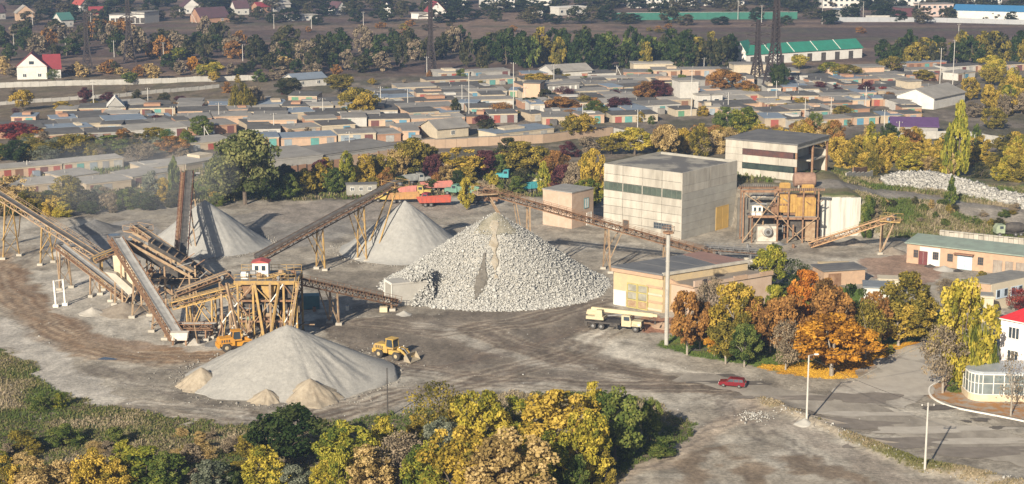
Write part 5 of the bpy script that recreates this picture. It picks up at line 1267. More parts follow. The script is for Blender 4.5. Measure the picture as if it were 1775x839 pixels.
# ------------------------------------------------------------------ trees and bushes
def prof(kind, t):
    """crown radius (0..1) at height fraction t of the crown"""
    if kind == 'column': return (0.55 + .45 * math.sin(math.pi * min(1, t * .9 + .12))) * (1 - t ** 5) ** .5
    if kind == 'conifer': return max(.03, 1 - t) ** .85
    if kind == 'bush': return math.sqrt(max(0, 1 - t * t)) * (.82 + .18 * t) 
    if kind == 'weep': return math.sqrt(max(.02, 1 - t ** 2.6)) * (.70 + .3 * t)
    return math.sqrt(max(.0, 1 - (2 * t - 1) ** 2)) * (1.0 - .12 * t)
ZB = {'round': .23, 'oval': .10, 'column': .05, 'conifer': .06, 'bush': .0, 'weep': .05, 'sparse': .2, 'bare': .28, 'far': .08}
def crown_mesh(kind, seed, n, K, leaf, sig):
    r = np.random.default_rng(seed); zb = ZB[kind]; C = []
    pk = 'round' if kind in ('oval', 'sparse', 'bare', 'far') else kind
    ph = r.uniform(0, 6.28, 3)
    tries = 0
    while len(C) < K:
        t = r.uniform(0, 1); a = r.uniform(0, 2 * math.pi)
        lob = 1 + .13 * math.sin(2 * a + ph[0]) + .12 * math.sin(3 * a + ph[1] + 4 * t) + .10 * math.sin(5 * a + ph[2] - 5 * t)
        R_ = prof(pk, t) * lob
        q = 1 - abs(r.normal(0, .25)) if r.uniform() < .8 else r.uniform(.1, .8)
        if r.uniform() > .25 + .75 * R_: continue
        C.append((.5 * R_ * q * math.cos(a) * .9, .5 * R_ * q * math.sin(a) * .9, zb + (1 - zb) * t * .97, r.uniform(.55, 1.35)))
    C = np.array(C); w = C[:, 3] ** 2; pick = r.choice(K, n, p=w / w.sum())
    cc = C[pick]; o = r.normal(size=(n, 3)); o /= np.linalg.norm(o, axis=1)[:, None]
    rad = sig * cc[:, 3] * r.uniform(.35, 1, n) ** .6
    p = cc[:, :3] + o * rad[:, None] * [1, 1, .8]
    if kind == 'weep':
        drop = r.uniform(0, 1, n) ** 1.3 * .42 * (cc[:, 2]) ; p[:, 2] = np.maximum(p[:, 2] - drop, .02 + .1 * r.uniform(size=n))
        p[:, :2] = C[pick][:, :2] * (1.05 + .1 * drop[:, None]) + o[:, :2] * .04
    p[:, 2] = np.clip(p[:, 2], .01, 1.0)
    # leaf frames: normal mostly outward with scatter
    nrm = o * .7 + r.normal(size=(n, 3)) * .55 + [0, 0, .25]; nrm /= np.linalg.norm(nrm, axis=1)[:, None]
    tv = r.normal(size=(n, 3)); tv -= nrm * (tv * nrm).sum(1)[:, None]; tv /= np.linalg.norm(tv, axis=1)[:, None]
    if kind == 'weep': tv = tv * .3 + [0, 0, -1.]; tv /= np.linalg.norm(tv, axis=1)[:, None]
    bv = np.cross(nrm, tv); ls = leaf * r.uniform(.6, 1.35, n)[:, None]
    L, Wd = ls * (2.2 if kind == 'weep' else 1.15), ls * (.5 if kind == 'weep' else .8)
    v = np.stack([p - tv * L, p + bv * Wd, p + tv * L, p - bv * Wd], 1).reshape(-1, 3)
    f = np.arange(n * 4).reshape(n, 4)
    cr = r.uniform(0, 1, K)[pick]; rn = np.clip(.52 + (cr - .5) * .95 + r.normal(0, .17, n), 0, 1)
    return npmesh('crown', v, f, {'rnd': ('FACE', 'FLOAT', rn)}), C
def trunk_mesh(kind, C, seed):
    r = random.Random(seed); mb = MB(); zb = ZB[kind]; n = 6
    if kind == 'bush':
        for k in range(5):
            a = k * 1.26 + r.uniform(-.3, .3); mb.tube((.03 * math.cos(a), .03 * math.sin(a), -.03), (.25 * math.cos(a), .25 * math.sin(a), .6), .012, .004, 5)
        return mb.mesh('trunk')
    top = .92 if kind in ('column', 'conifer') else .62
    rb = .045 if kind in ('column', 'conifer') else .028
    pts = [Vector((0, 0, -.03)), Vector((r.uniform(-.02, .02), r.uniform(-.02, .02), zb + .05)), Vector((r.uniform(-.04, .04), r.uniform(-.04, .04), top))]
    mb.tube(pts[0], pts[1], rb, rb * .75, 7); mb.tube(pts[1], pts[2], rb * .75, rb * .2, 6)
    for k in range(10 if kind in ('sparse', 'bare') else 7):
        c = C[r.randrange(len(C))]; z0 = r.uniform(zb * .7, min(top, max(zb + .1, c[2] * .75))); f = (z0 - zb - .05) / max(.05, top - zb - .05)
        s = pts[1].lerp(pts[2], max(0, f)); e = Vector(c[:3]); m_ = s.lerp(e, .55) + Vector((0, 0, .04))
        mb.tube(s, m_, rb * .42, rb * .25, 5, False); mb.tube(m_, e, rb * .25, rb * .07, 4, False)
    return mb.mesh('trunk')
CROWNS = {}
def proto(kind, n, K, leaf, sig, cnt):
    CROWNS[kind] = []
    for i in range(cnt):
        s_ = sum(map(ord, kind)) * 31 + i * 101; me, C = crown_mesh(kind, s_, n, K, leaf, sig); CROWNS[kind].append((me, trunk_mesh(kind, C, s_)))
proto('round', 7200, 74, .0205, .105, 5); proto('oval', 7200, 84, .020, .095, 4); proto('column', 3000, 70, .038, .10, 2); proto('conifer', 2600, 80, .04, .09, 1)
proto('bush', 5200, 54, .024, .125, 5); proto('weep', 11000, 190, .020, .05, 2); proto('sparse', 3200, 70, .0175, .13, 3); proto('bare', 700, 60, .016, .15, 2); proto('far', 1500, 40, .042, .12, 5)
BARK = mat('bark', (.16, .125, .095), (.10, .08, .065), 3, .95)
BARKW = mat('limewashed_bark', (.34, .30, .25), (.22, .19, .15), 1, .95)
PAL = {'pale green': [(.05, .065, .022), (.12, .135, .05), (.24, .235, .09)], 'yellow': [(.13, .14, .025), (.36, .30, .04), (.55, .43, .075)], 'golden': [(.12, .11, .025), (.36, .255, .04), (.55, .39, .08)], 'orange': [(.19, .09, .02), (.46, .215, .027), (.60, .32, .045)],
       'flame orange': [(.22, .08, .02), (.46, .16, .028), (.56, .27, .045)], 'rust brown': [(.10, .065, .026), (.26, .13, .045), (.40, .215, .065)], 'olive': [(.07, .07, .018), (.18, .15, .032), (.34, .26, .05)],
       'yellow-green': [(.06, .09, .02), (.19, .20, .03), (.40, .35, .055)], 'green': [(.04, .065, .017), (.10, .135, .032), (.20, .215, .055)], 'dark green': [(.018, .034, .012), (.036, .058, .018), (.075, .092, .03)],
       'grey-green': [(.07, .085, .055), (.16, .175, .12), (.26, .275, .20)], 'tan': [(.19, .135, .05), (.42, .30, .12), (.56, .42, .20)], 'grey-brown': [(.11, .09, .06), (.23, .185, .125), (.34, .27, .18)],
       'purple': [(.04, .016, .02), (.085, .03, .036), (.15, .06, .055)], 'wine red': [(.08, .018, .022), (.20, .035, .035), (.31, .075, .05)], 'dusky green': [(.026, .034, .017), (.058, .062, .028), (.12, .105, .05)]}
WORD = {'round': 'tree', 'oval': 'tree', 'column': 'poplar', 'conifer': 'conifer', 'bush': 'bush', 'weep': 'weeping tree', 'sparse': 'thin-crowned tree', 'bare': 'nearly bare tree', 'far': 'tree'}
TR = random.Random(23); TREES = []
def tree(px, yb, yt, wpx, kind, pal, place, group=None, name=None, bark=None):
    b = G(px, yb); s = SCALE(b); h = max(.6, HT(b, yt)); w = wpx / s * (1.16 if kind in ('round', 'oval', 'sparse') else 1.0)
    o = bpy.data.objects.new(name or {'far': 'belt_tree', 'sparse': 'thin_tree', 'bare': 'thin_tree', 'bush': 'bush', 'column': 'poplar_tree', 'conifer': 'conifer_tree', 'weep': 'weeping_tree'}.get(kind, 'tree'), None); COL.objects.link(o)
    o.location = b; o.rotation_euler = (0, 0, TR.uniform(0, 6.28)); o.empty_display_size = .5
    me, tk_ = TR.choice(CROWNS[kind]); wy = w * TR.uniform(.85, 1.15)
    c = put('crown', me, leafmat(pal + ' leaves', PAL[pal]), o, None, (w, wy, h)); put('trunk', tk_, bark or BARK, o, None, (w, wy, h))
    TREES.append((px, o, pal, kind, place, group)); return o
def finish_trees():
    d = {}
    for t in TREES: d.setdefault((t[2], WORD[t[3]], t[4]), []).append(t)
    for (pal, kw, place), l in d.items():
        l.sort(key=lambda t: t[0])
        for i, (px, o, *_r, group) in enumerate(l):
            base = '%s %s' % (pal, kw)
            lb = '%s %s' % (base, place) if len(l) == 1 else '%s %s from left, %s' % (nth(i), base, place)
            tag(o, lb, 'bush' if kw == 'bush' else 'tree', group or 'trees ' + place)
FG = 'in the foreground thicket'
for a in [(497, 808, 708, 118, 'round', 'dark green'), (455, 845, 775, 95, 'bush', 'yellow'), (600, 835, 733, 100, 'oval', 'yellow-green'), (667, 800, 720, 66, 'oval', 'yellow'), (512, 856, 806, 66, 'bush', 'grey-green'),
          (757, 775, 665, 92, 'sparse', 'olive'), (762, 800, 724, 58, 'round', 'grey-green'), (836, 800, 676, 96, 'oval', 'yellow'), (792, 880, 742, 120, 'oval', 'golden'), (884, 890, 748, 140, 'oval', 'tan'), (742, 872, 768, 84, 'oval', 'yellow-green'),
          (692, 840, 752, 88, 'sparse', 'grey-brown'), (890, 782, 690, 88, 'oval', 'yellow-green'), (968, 812, 678, 140, 'oval', 'golden'), (1014, 838, 712, 92, 'oval', 'yellow'), (1030, 735, 660, 48, 'oval', 'yellow'),
          (1068, 800, 674, 96, 'oval', 'green'), (1128, 765, 690, 36, 'oval', 'green'), (1146, 788, 760, 70, 'bush', 'green'), (1196, 756, 742, 14, 'bush', 'green'), (640, 856, 772, 92, 'oval', 'tan'), (590, 860, 775, 60, 'bush', 'yellow-green'),
          (940, 850, 750, 90, 'oval', 'yellow-green'), (720, 760, 718, 44, 'bush', 'golden'), (790, 770, 705, 40, 'bush', 'golden'), (1000, 860, 790, 60, 'bush', 'green'), (560, 858, 800, 60, 'bush', 'yellow'), (830, 860, 790, 70, 'bush', 'tan'),
          (1045, 840, 780, 50, 'bush', 'olive')]: tree(*a, FG)
FL = 'in the rough at bottom left'
for a in [(250, 838, 772, 112, 'bush', 'yellow-green'), (290, 845, 785, 80, 'bush', 'green'), (160, 850, 778, 84, 'bush', 'golden'), (365, 856, 800, 88, 'bush', 'grey-green'), (400, 850, 806, 46, 'bush', 'dark green'), (60, 858, 796, 90, 'bush', 'tan'), (14, 850, 790, 56, 'bush', 'golden'), (105, 850, 800, 70, 'bush', 'tan'),
          (110, 770, 738, 70, 'bush', 'green'), (72, 712, 684, 44, 'bush', 'green'), (104, 706, 682, 34, 'bush', 'yellow-green'), (40, 780, 745, 60, 'bush', 'olive'), (200, 850, 800, 70, 'bush', 'golden'), (330, 800, 770, 50, 'bush', 'grey-brown'), (430, 790, 755, 60, 'bush', 'olive'), (200, 772, 742, 60, 'bush', 'green'), (215, 800, 765, 50, 'bush', 'yellow-green')]: tree(*a, FL)
for k in range(40):
    x = TR.uniform(-5, 440); y = TR.uniform(752, 846); 
    if y < 735 + (x < 120) * 0 or TR.random() < .1: continue
    h = TR.uniform(8, 24); tree(x, y, y - h, h * TR.uniform(1.3, 2.4), TR.choice(['bush', 'bush', 'sparse']), TR.choice(['olive', 'grey-brown', 'tan', 'olive', 'yellow-green', 'grey-brown', 'tan', 'pale green']), 'in the weedy slope at bottom left')
PK = 'in the park by the dirt road'
for a in [(1191, 615, 506, 64, 'round', 'rust brown'), (1233, 592, 482, 56, 'sparse', 'grey-brown'), (1268, 612, 494, 92, 'round', 'golden'), (1290, 604, 500, 50, 'round', 'yellow-green'), (1303, 612, 520, 58, 'round', 'rust brown'), (1290, 636, 562, 56, 'round', 'green'), (1258, 631, 556, 56, 'round', 'olive'), (1238, 618, 578, 30, 'round', 'orange'), (1343, 596, 496, 52, 'round', 'yellow-green'),
          (1392, 592, 471, 74, 'round', 'flame orange'), (1432, 602, 485, 66, 'round', 'rust brown'), (1476, 604, 493, 60, 'oval', 'dark green'), (1362, 622, 514, 84, 'round', 'rust brown'), (1335, 612, 525, 56, 'round', 'rust brown'), (1362, 641, 556, 54, 'sparse', 'grey-brown'), (1441, 651, 548, 124, 'round', 'orange'), (1438, 626, 508, 92, 'round', 'rust brown'),
          (1500, 622, 522, 62, 'sparse', 'olive'), (1568, 592, 474, 92, 'round', 'olive'), (1557, 599, 528, 92, 'round', 'golden'), (1512, 606, 506, 56, 'oval', 'rust brown'), (1600, 590, 510, 44, 'oval', 'olive'), (1334, 506, 425, 56, 'round', 'yellow-green'), (1373, 506, 450, 56, 'sparse', 'dark green'), (1213, 604, 524, 56, 'round', 'rust brown'), (1320, 610, 540, 40, 'oval', 'dusky green')]:
    tree(*a, PK, bark=BARKW)
tree(1663, 676, 482, 92, 'oval', 'yellow', 'by the red-roofed house', 'trees by the house'); tree(1690, 678, 556, 78, 'weep', 'yellow-green', 'by the red-roofed house', 'trees by the house')
tree(1634, 682, 565, 66, 'sparse', 'grey-brown', 'on the leafy kerb corner', 'trees by the house', bark=BARKW); tree(1752, 722, 612, 62, 'bare', 'grey-brown', 'before the glazed veranda', 'trees by the house', bark=BARKW)
tree(1661, 678, 640, 40, 'bush', 'green', 'under the weeping tree', 'trees by the house'); tree(1766, 540, 500, 50, 'sparse', 'wine red', 'behind the red roof', 'trees by the house'); tree(1722, 566, 528, 30, 'bush', 'yellow', 'beside the white annex', 'trees by the house'); tree(1543, 613, 598, 16, 'bush', 'yellow-green', 'on the lawn edge', 'trees by the house'); tree(1700, 505, 470, 30, 'oval', 'olive', 'beside the garage block', 'trees by the house'); tree(1640, 512, 484, 40, 'sparse', 'grey-brown', 'beside the garage block', 'trees by the house')
HB = 'along the back of the quarry yard'
for a in [(425, 354, 228, 108, 'round', 'pale green'), (384, 352, 268, 66, 'round', 'pale green'), (303, 352, 272, 24, 'column', 'green'), (283, 352, 308, 28, 'oval', 'golden'), (263, 352, 296, 44, 'bush', 'grey-green'), (24, 366, 306, 74, 'oval', 'tan'), (52, 372, 330, 54, 'oval', 'olive'), (118, 360, 305, 62, 'oval', 'olive'), (85, 366, 330, 40, 'bush', 'dark green'), (110, 376, 350, 40, 'bush', 'yellow'), (150, 362, 330, 60, 'bush', 'dusky green'), (185, 358, 325, 60, 'bush', 'grey-brown'), (215, 362, 328, 50, 'bush', 'green'), (236, 360, 335, 36, 'bush', 'yellow-green'), (500, 345, 300, 38, 'oval', 'green'), (470, 350, 290, 44, 'oval', 'dark green'), (530, 338, 292, 40, 'oval', 'olive'), (556, 335, 282, 36, 'oval', 'golden'), (578, 336, 290, 36, 'oval', 'green'), (601, 332, 262, 34, 'oval', 'yellow-green'), (632, 326, 268, 42, 'oval', 'golden'), (662, 320, 268, 44, 'oval', 'olive'), (712, 312, 240, 62, 'round', 'olive'), (742, 304, 250, 40, 'round', 'olive'), (690, 316, 256, 40, 'round', 'tan'), (752, 316, 268, 44, 'round', 'purple'), (798, 312, 256, 74, 'oval', 'golden'), (775, 318, 284, 50, 'bush', 'tan'), (838, 308, 262, 54, 'round', 'purple'), (872, 300, 262, 60, 'round', 'purple'), (906, 306, 246, 66, 'round', 'olive'), (880, 296, 240, 46, 'round', 'dusky green'), (808, 364, 308, 26, 'oval', 'yellow'), (855, 324, 296, 20, 'oval', 'yellow'), (942, 334, 280, 24, 'column', 'yellow-green'), (978, 340, 286, 44, 'round', 'purple'), (998, 350, 282, 40, 'round', 'grey-brown'), (1026, 356, 258, 50, 'oval', 'golden'), (1018, 360, 310, 44, 'oval', 'yellow-green'), (960, 320, 262, 44, 'round', 'rust brown'), (930, 305, 255, 50, 'round', 'olive'), (1100, 268, 222, 62, 'round', 'yellow'), (1060, 268, 236, 50, 'round', 'olive'), (1020, 268, 236, 50, 'bush', 'grey-brown'), (985, 272, 246, 40, 'bush', 'purple'), (1290, 236, 186, 50, 'round', 'yellow-green'), (1254, 234, 186, 38, 'round', 'green'), (1410, 246, 194, 28, 'oval', 'green'), (895, 336, 306, 36, 'bush', 'green'), (745, 332, 310, 30, 'bush', 'dark green'), (868, 340, 312, 26, 'bush', 'green')]: tree(*a, HB)
HR = random.Random(5)
for k in range(26):
    x = HR.uniform(1130, 1265); tree(x, HR.uniform(252, 276), HR.uniform(212, 236), HR.uniform(26, 44), HR.choice(['bush', 'round', 'sparse']), HR.choice(['olive', 'rust brown', 'tan', 'golden', 'purple', 'grey-brown', 'dusky green']), 'behind the large panel block')
for k in range(20):
    x = HR.uniform(1300, 1450); tree(x, HR.uniform(240, 258), HR.uniform(205, 224), HR.uniform(22, 40), HR.choice(['bush', 'oval']), HR.choice(['golden', 'tan', 'rust brown', 'olive', 'golden']), 'behind the half-open panel block')
for k in range(44):
    x = HR.uniform(1452, 1650); y = HR.uniform(268, 306); tree(x, y, y - HR.uniform(28, 52), HR.uniform(26, 46), HR.choice(['bush', 'oval', 'oval']), HR.choice(['golden', 'tan', 'golden', 'golden', 'olive', 'yellow']), 'in the golden hedge above the boulders')
for a in [(1660, 305, 176, 36, 'column', 'yellow-green'), (1642, 306, 215, 26, 'column', 'yellow-green'), (1508, 282, 210, 30, 'oval', 'yellow'), (1540, 270, 214, 34, 'oval', 'dark green'), (1575, 276, 224, 40, 'oval', 'rust brown'), (1692, 250, 215, 20, 'column', 'green'), (1722, 224, 186, 40, 'oval', 'olive')]: tree(*a, 'above the boulder heap')
tree(1648, 354, 303, 25, 'conifer', 'green', 'alone beside the boulder heap', 'lone conifer', bark=BARK)
for k in range(22):
    x = HR.uniform(1690, 1790); y = HR.uniform(284, 308) + (x - 1690) * .16 if k % 2 else HR.uniform(262, 296); tree(x, y, y - HR.uniform(26, 46), HR.uniform(30, 50), HR.choice(['bush', 'oval']), HR.choice(['golden', 'yellow', 'golden', 'olive', 'dusky green']), 'at the right edge above the boulders')
for k in range(26):
    x = HR.uniform(1680, 1790); y = HR.uniform(140, 205); tree(x, y, y - HR.uniform(26, 50), HR.uniform(26, 46), HR.choice(['round', 'oval', 'bush']), HR.choice(['golden', 'olive', 'yellow-green', 'golden', 'yellow', 'grey-brown']), 'on the upper right slope')
# small shrubs on the bank right of the crusher
for k in range(26):
    x = HR.uniform(1495, 1770); y = HR.uniform(352, 392); tree(x, y, y - HR.uniform(6, 15), HR.uniform(12, 26), 'bush', HR.choice(['green', 'grey-brown', 'olive', 'green', 'dusky green', 'tan']), 'on the bank below the upper road')
tree(1505, 372, 340, 36, 'bush', 'green', 'beside the retaining wall')
# gardens among the garages
GA = 'among the garages'
for a in [(40, 192, 156, 36, 'round', 'golden'), (420, 196, 142, 54, 'weep', 'olive'), (440, 190, 150, 36, 'round', 'grey-brown'), (618, 204, 152, 62, 'round', 'olive'), (630, 206, 160, 40, 'round', 'golden'), (30, 246, 214, 74, 'round', 'wine red'), (58, 246, 224, 40, 'round', 'orange'), (1140, 180, 140, 50, 'round', 'purple'), (1120, 180, 142, 46, 'round', 'rust brown'), (1180, 168, 130, 30, 'round', 'green'), (1250, 165, 120, 46, 'round', 'rust brown'), (1350, 160, 108, 36, 'round', 'dark green'), (1385, 120, 94, 30, 'round', 'yellow'), (1072, 196, 168, 42, 'round', 'purple'), (1030, 206, 175, 40, 'round', 'green'), (975, 196, 168, 50, 'round', 'rust brown'), (1005, 238, 196, 54, 'round', 'golden'), (990, 240, 204, 36, 'round', 'olive'), (920, 186, 168, 30, 'round', 'dark green'), (930, 150, 126, 46, 'round', 'golden'), (845, 240, 206, 34, 'oval', 'dusky green'), (1420, 164, 142, 40, 'bush', 'purple'), (1450, 168, 146, 30, 'bush', 'purple'), (1530, 168, 150, 36, 'bush', 'wine red'), (1465, 140, 112, 46, 'round', 'olive'), (1545, 126, 98, 40, 'round', 'olive'), (1440, 130, 108, 40, 'round', 'yellow-green'), (1295, 170, 140, 34, 'round', 'rust brown'), (350, 236, 200, 40, 'oval', 'green'), (265, 250, 222, 50, 'round', 'olive'), (300, 268, 236, 50, 'round', 'rust brown'), (130, 270, 232, 70, 'round', 'olive'), (190, 268, 236, 70, 'round', 'green'), (90, 274, 246, 50, 'round', 'olive'), (28, 284, 244, 56, 'round', 'dark green'), (60, 282, 252, 40, 'round', 'olive'), (240, 280, 250, 50, 'sparse', 'grey-brown'), (790, 205, 170, 20, 'column', 'dusky green'), (836, 160, 140, 30, 'bush', 'olive'), (500, 170, 135, 44, 'round', 'dusky green'), (590, 160, 128, 50, 'round', 'olive'), (310, 105, 82, 26, 'round', 'yellow-green'), (335, 128, 98, 24, 'round', 'orange'), (370, 136, 108, 36, 'round', 'yellow'), (350, 134, 112, 26, 'round', 'yellow-green'), (1720, 130, 96, 40, 'round', 'yellow')]: tree(*a, GA)
for k in range(90):
    x = HR.uniform(0, 1640); y = HR.uniform(140, 262) if x < 560 else HR.uniform(128, 232)
    h = HR.uniform(10, 26); tree(x, y, y - h, h * HR.uniform(.9, 1.7), HR.choice(['round', 'bush', 'bush', 'sparse']), HR.choice(['olive', 'purple', 'rust brown', 'green', 'dusky green', 'golden', 'grey-brown']), GA)
for k in range(34):
    x = HR.uniform(-5, 345); y = HR.uniform(258, 287) - x * .03; h = HR.uniform(16, 34); tree(x, y, y - h, h * HR.uniform(.9, 1.5), HR.choice(['round', 'bush', 'oval', 'sparse']), HR.choice(['olive', 'green', 'dusky green', 'grey-brown', 'olive', 'rust brown', 'grey-green']), 'between the left garage rows')
for k in range(30):
    x = HR.uniform(-5, 400); y = HR.uniform(350, 374) - max(0, x - 120) * .05; h = HR.uniform(12, 40); tree(x, y, y - h, h * HR.uniform(.9, 1.6), HR.choice(['bush', 'oval', 'bush']), HR.choice(['olive', 'dusky green', 'grey-brown', 'green', 'dark green', 'golden', 'grey-green']), 'in the hedge behind the left conveyors')
for k in range(34):
    x = HR.uniform(450, 1040); y = HR.uniform(308, 342); h = HR.uniform(14, 40); tree(x, y - (8 if 600 < x < 960 else 0), y - h - 8, h * HR.uniform(.8, 1.4), HR.choice(['bush', 'oval', 'round', 'bush']), HR.choice(['olive', 'dusky green', 'purple', 'golden', 'green', 'rust brown', 'yellow-green', 'dark green']), 'in the thicket behind the scrapyard')
# tree belts and far trees
def belt(x0, x1, n, y0, y1, h0, h1, w0, w1, pals, place, kinds=('far',)):
    for k in range(n):
        x = x0 + (x1 - x0) * (k + HR.uniform(-.4, 1.4)) / n; y = HR.uniform(y0, y1); tree(x, y, y - HR.uniform(h0, h1), HR.uniform(w0, w1), HR.choice(kinds), HR.choice(pals), place)
belt(880, 1262, 34, 108, 124, 46, 66, 30, 50, ['dark green', 'dark green', 'dusky green', 'green', 'dark green', 'olive'], 'in the dense belt behind the garages')
belt(1520, 1790, 24, 104, 118, 36, 56, 26, 46, ['dark green', 'dusky green', 'olive', 'dark green'], 'in the belt at upper right')
belt(430, 880, 44, 88, 128, 30, 52, 26, 46, ['dark green', 'dusky green', 'dusky green', 'grey-brown', 'dark green'], 'in the loose belt before the brown field')
belt(-10, 420, 46, 66, 106, 26, 46, 26, 46, ['dusky green', 'grey-brown', 'rust brown', 'dark green', 'dusky green'], 'in the scrub belt at upper left')
belt(-10, 240, 16, 118, 136, 14, 26, 20, 36, ['rust brown', 'grey-brown', 'dusky green', 'tan'], 'around the red-roofed cottage')
belt(240, 560, 18, 116, 140, 12, 26, 24, 40, ['grey-brown', 'tan', 'dark green', 'dusky green'], 'along the white fence')
FARP = [np.array([v.co[:] for v in me.vertices]) for me, _t in CROWNS['far']]
def mass(name, x0, x1, n, y0, y1, h0, h1, w0, w1, cols):
    vs = []; rn = []
    for k in range(n):
        x = x0 + (x1 - x0) * (k + HR.uniform(-.4, 1.4)) / n; y = HR.uniform(y0, y1); b = G(x, y); s = SCALE(b); h = max(2, HT(b, y - HR.uniform(h0, h1))); w = HR.uniform(w0, w1) / s
        P = HR.choice(FARP)[: 4 * 1100] * [w, w, h] + np.array(b); vs.append(P); rn.append(np.clip(HR.random() + NR.normal(0, .15, 1100), 0, 1))
    v = np.concatenate(vs); o = put(name, npmesh(name, v, np.arange(len(v)).reshape(-1, 4), {'rnd': ('FACE', 'FLOAT', np.concatenate(rn))}), leafmat(name + ' leaves', cols)); struct(o, 'stuff')
mass('far_field_trees', 0, 1775, 70, 26, 44, 14, 30, 26, 46, [(.02, .032, .014), (.05, .06, .026), (.12, .095, .055)])
mass('skyline_trees', 0, 1775, 80, 8, 22, 16, 30, 34, 60, [(.02, .032, .014), (.045, .055, .024), (.10, .085, .05)])
for k in range(16): x = HR.uniform(380, 1500); y = HR.uniform(44, 62); tree(x, y, y - HR.uniform(6, 12), HR.uniform(12, 24), 'far', HR.choice(['olive', 'dusky green', 'rust brown']), 'on the brown field')
finish_trees()
# far woodland on the rising land: one mass
n = 9000; X = NR.uniform(-1400, 1400, n); Y = NR.uniform(1150, 2600, n); me_c = []
sel = (np.abs(X) < 260 + (Y - 1150) * .55); X, Y = X[sel], Y[sel]; n = len(X); Z = hz(X, Y); hh = NR.uniform(5, 11, n)
L = 14; P = np.column_stack([X, Y, Z]).repeat(L, 0) + NR.normal(0, 1, (n * L, 3)) * [2.6, 2.6, 0] ; P[:, 2] += NR.uniform(.15, 1, n * L) * hh.repeat(L)
a_ = NR.normal(size=(n * L, 3)); a_ /= np.linalg.norm(a_, axis=1)[:, None]; b_ = np.cross(a_, NR.normal(size=(n * L, 3))); b_ /= np.linalg.norm(b_, axis=1)[:, None]
q = np.stack([P - a_ * 1.5, P + b_ * 1.2, P + a_ * 1.5, P - b_ * 1.2], 1).reshape(-1, 3)
o = put('woodland', npmesh('woodland', q, np.arange(len(q)).reshape(-1, 4), {'rnd': ('FACE', 'FLOAT', NR.uniform(0, 1, len(q) // 4))}), leafmat('woodland leaves', [(.03, .035, .02), (.07, .065, .035), (.13, .10, .06)])); struct(o, 'stuff')
# ------------------------------------------------------------------ weeds and grass
def tufts(name, pts, size, m, seed, blades=5, tall=1.0):
    r = np.random.default_rng(seed); n = len(pts); N = n * blades
    base = pts.repeat(blades, 0) + r.normal(0, 1, (N, 3)) * [size * .5, size * .5, 0]
    a = r.uniform(0, 2 * math.pi, N); lean = r.uniform(.1, .9, N); h = size * tall * r.uniform(.5, 1.4, N) * np.repeat(r.uniform(.4, 1.5, n), blades)
    side = np.column_stack([-np.sin(a), np.cos(a), np.zeros(N)]) * (size * .30 * r.uniform(.6, 1.3, N))[:, None]
    tip = base + np.column_stack([np.cos(a) * lean * h, np.sin(a) * lean * h, h])
    v = np.stack([base - side, base + side, tip + side * .5, tip - side * .3], 1).reshape(-1, 3)
    rn = np.clip(np.repeat(fbm(pts[:, 0] / 8, pts[:, 1] / 8, seed) * 2.6 - .79 + r.normal(0, .16, n), blades) + r.normal(0, .1, N), 0, 1)
    o = put(name, npmesh(name, v, np.arange(N * 4).reshape(-1, 4), {'rnd': ('FACE', 'FLOAT', rn)}), m); struct(o, 'stuff'); return o
def sample(mask, count, seed, x0=-142, x1=142, y0=208, y1=470):
    r = np.random.default_rng(seed); jj, ii = np.nonzero(mask); sel = (GX[jj, ii] > x0) & (GX[jj, ii] < x1) & (GY[jj, ii] > y0) & (GY[jj, ii] < y1) & (np.abs(GX[jj, ii]) < GY[jj, ii] * .32)
    jj, ii = jj[sel], ii[sel]; k = r.integers(0, len(jj), count); x = GX[jj[k], ii[k]] + r.uniform(-.5, .5, count); y = GY[jj[k], ii[k]] + r.uniform(-.5, .5, count)
    return np.column_stack([x, y, hz(x, y)])
WEEDM = leafmat('weed blades', [(.095, .13, .034), (.175, .165, .065), (.26, .215, .13), (.37, .305, .21)], .2)
tufts('weeds', sample(M_WEED, 30000, 1), .27, WEEDM, 61, 4, .8)
tufts('lawn_grass', sample(M_LAWN & ~M_LEAF, 9000, 2), .20, leafmat('lawn blades', [(.075, .125, .024), (.115, .16, .034), (.17, .18, .05)], .2), 62)
tufts('fallen_leaves', sample(M_LEAF, 6000, 3), .22, leafmat('fallen leaves', [(.36, .16, .025), (.50, .28, .03), (.60, .38, .05)], .1), 63, 4, .25)
tufts('berm_weeds', sample((M_BERM > .35) & (N6 > .47), 2000, 4), .26, leafmat('dry blades', [(.14, .14, .05), (.27, .22, .13), (.38, .31, .21)], .2), 64, 5, .6)
tufts('bank_weeds', sample((pl > .5) & (dd > 6.5), 9000, 5, 78, 142, 365, 420), .45, WEEDM, 65)
tufts('backyard_weeds', sample(back > .6, 10000, 6, -142, 62, 395, 470), .6, WEEDM, 66, 4)
# loose stones on the berm and yard
bp3 = sample(M_BERM > .15, 220, 7); o = rocks(bp3 + [0, 0, .05], NR.lognormal(-2.0, .5, len(bp3)), 71, 'berm_stones', WROCK); struct(o, 'stuff')
c_ = AT(1308, 722, 0); k = 140; P = np.column_stack([c_.x + NR.normal(0, 1.1, k), c_.y + NR.normal(0, 1.6, k), np.zeros(k)]); P[:, 2] = hz(P[:, 0], P[:, 1]) + .1
o = rocks(P, NR.lognormal(-1.9, .4, k), 72, 'stone_dump', WROCK); struct(o, 'stuff')
k = 900; P = np.column_stack([NR.uniform(-95, 60, k), NR.uniform(238, 372, k), np.zeros(k)]); P[:, 2] = hz(P[:, 0], P[:, 1]) + .02
o = rocks(P, np.clip(NR.lognormal(-2.5, .45, k), .05, .25), 73, 'yard_stones', ROCK); struct(o, 'stuff')
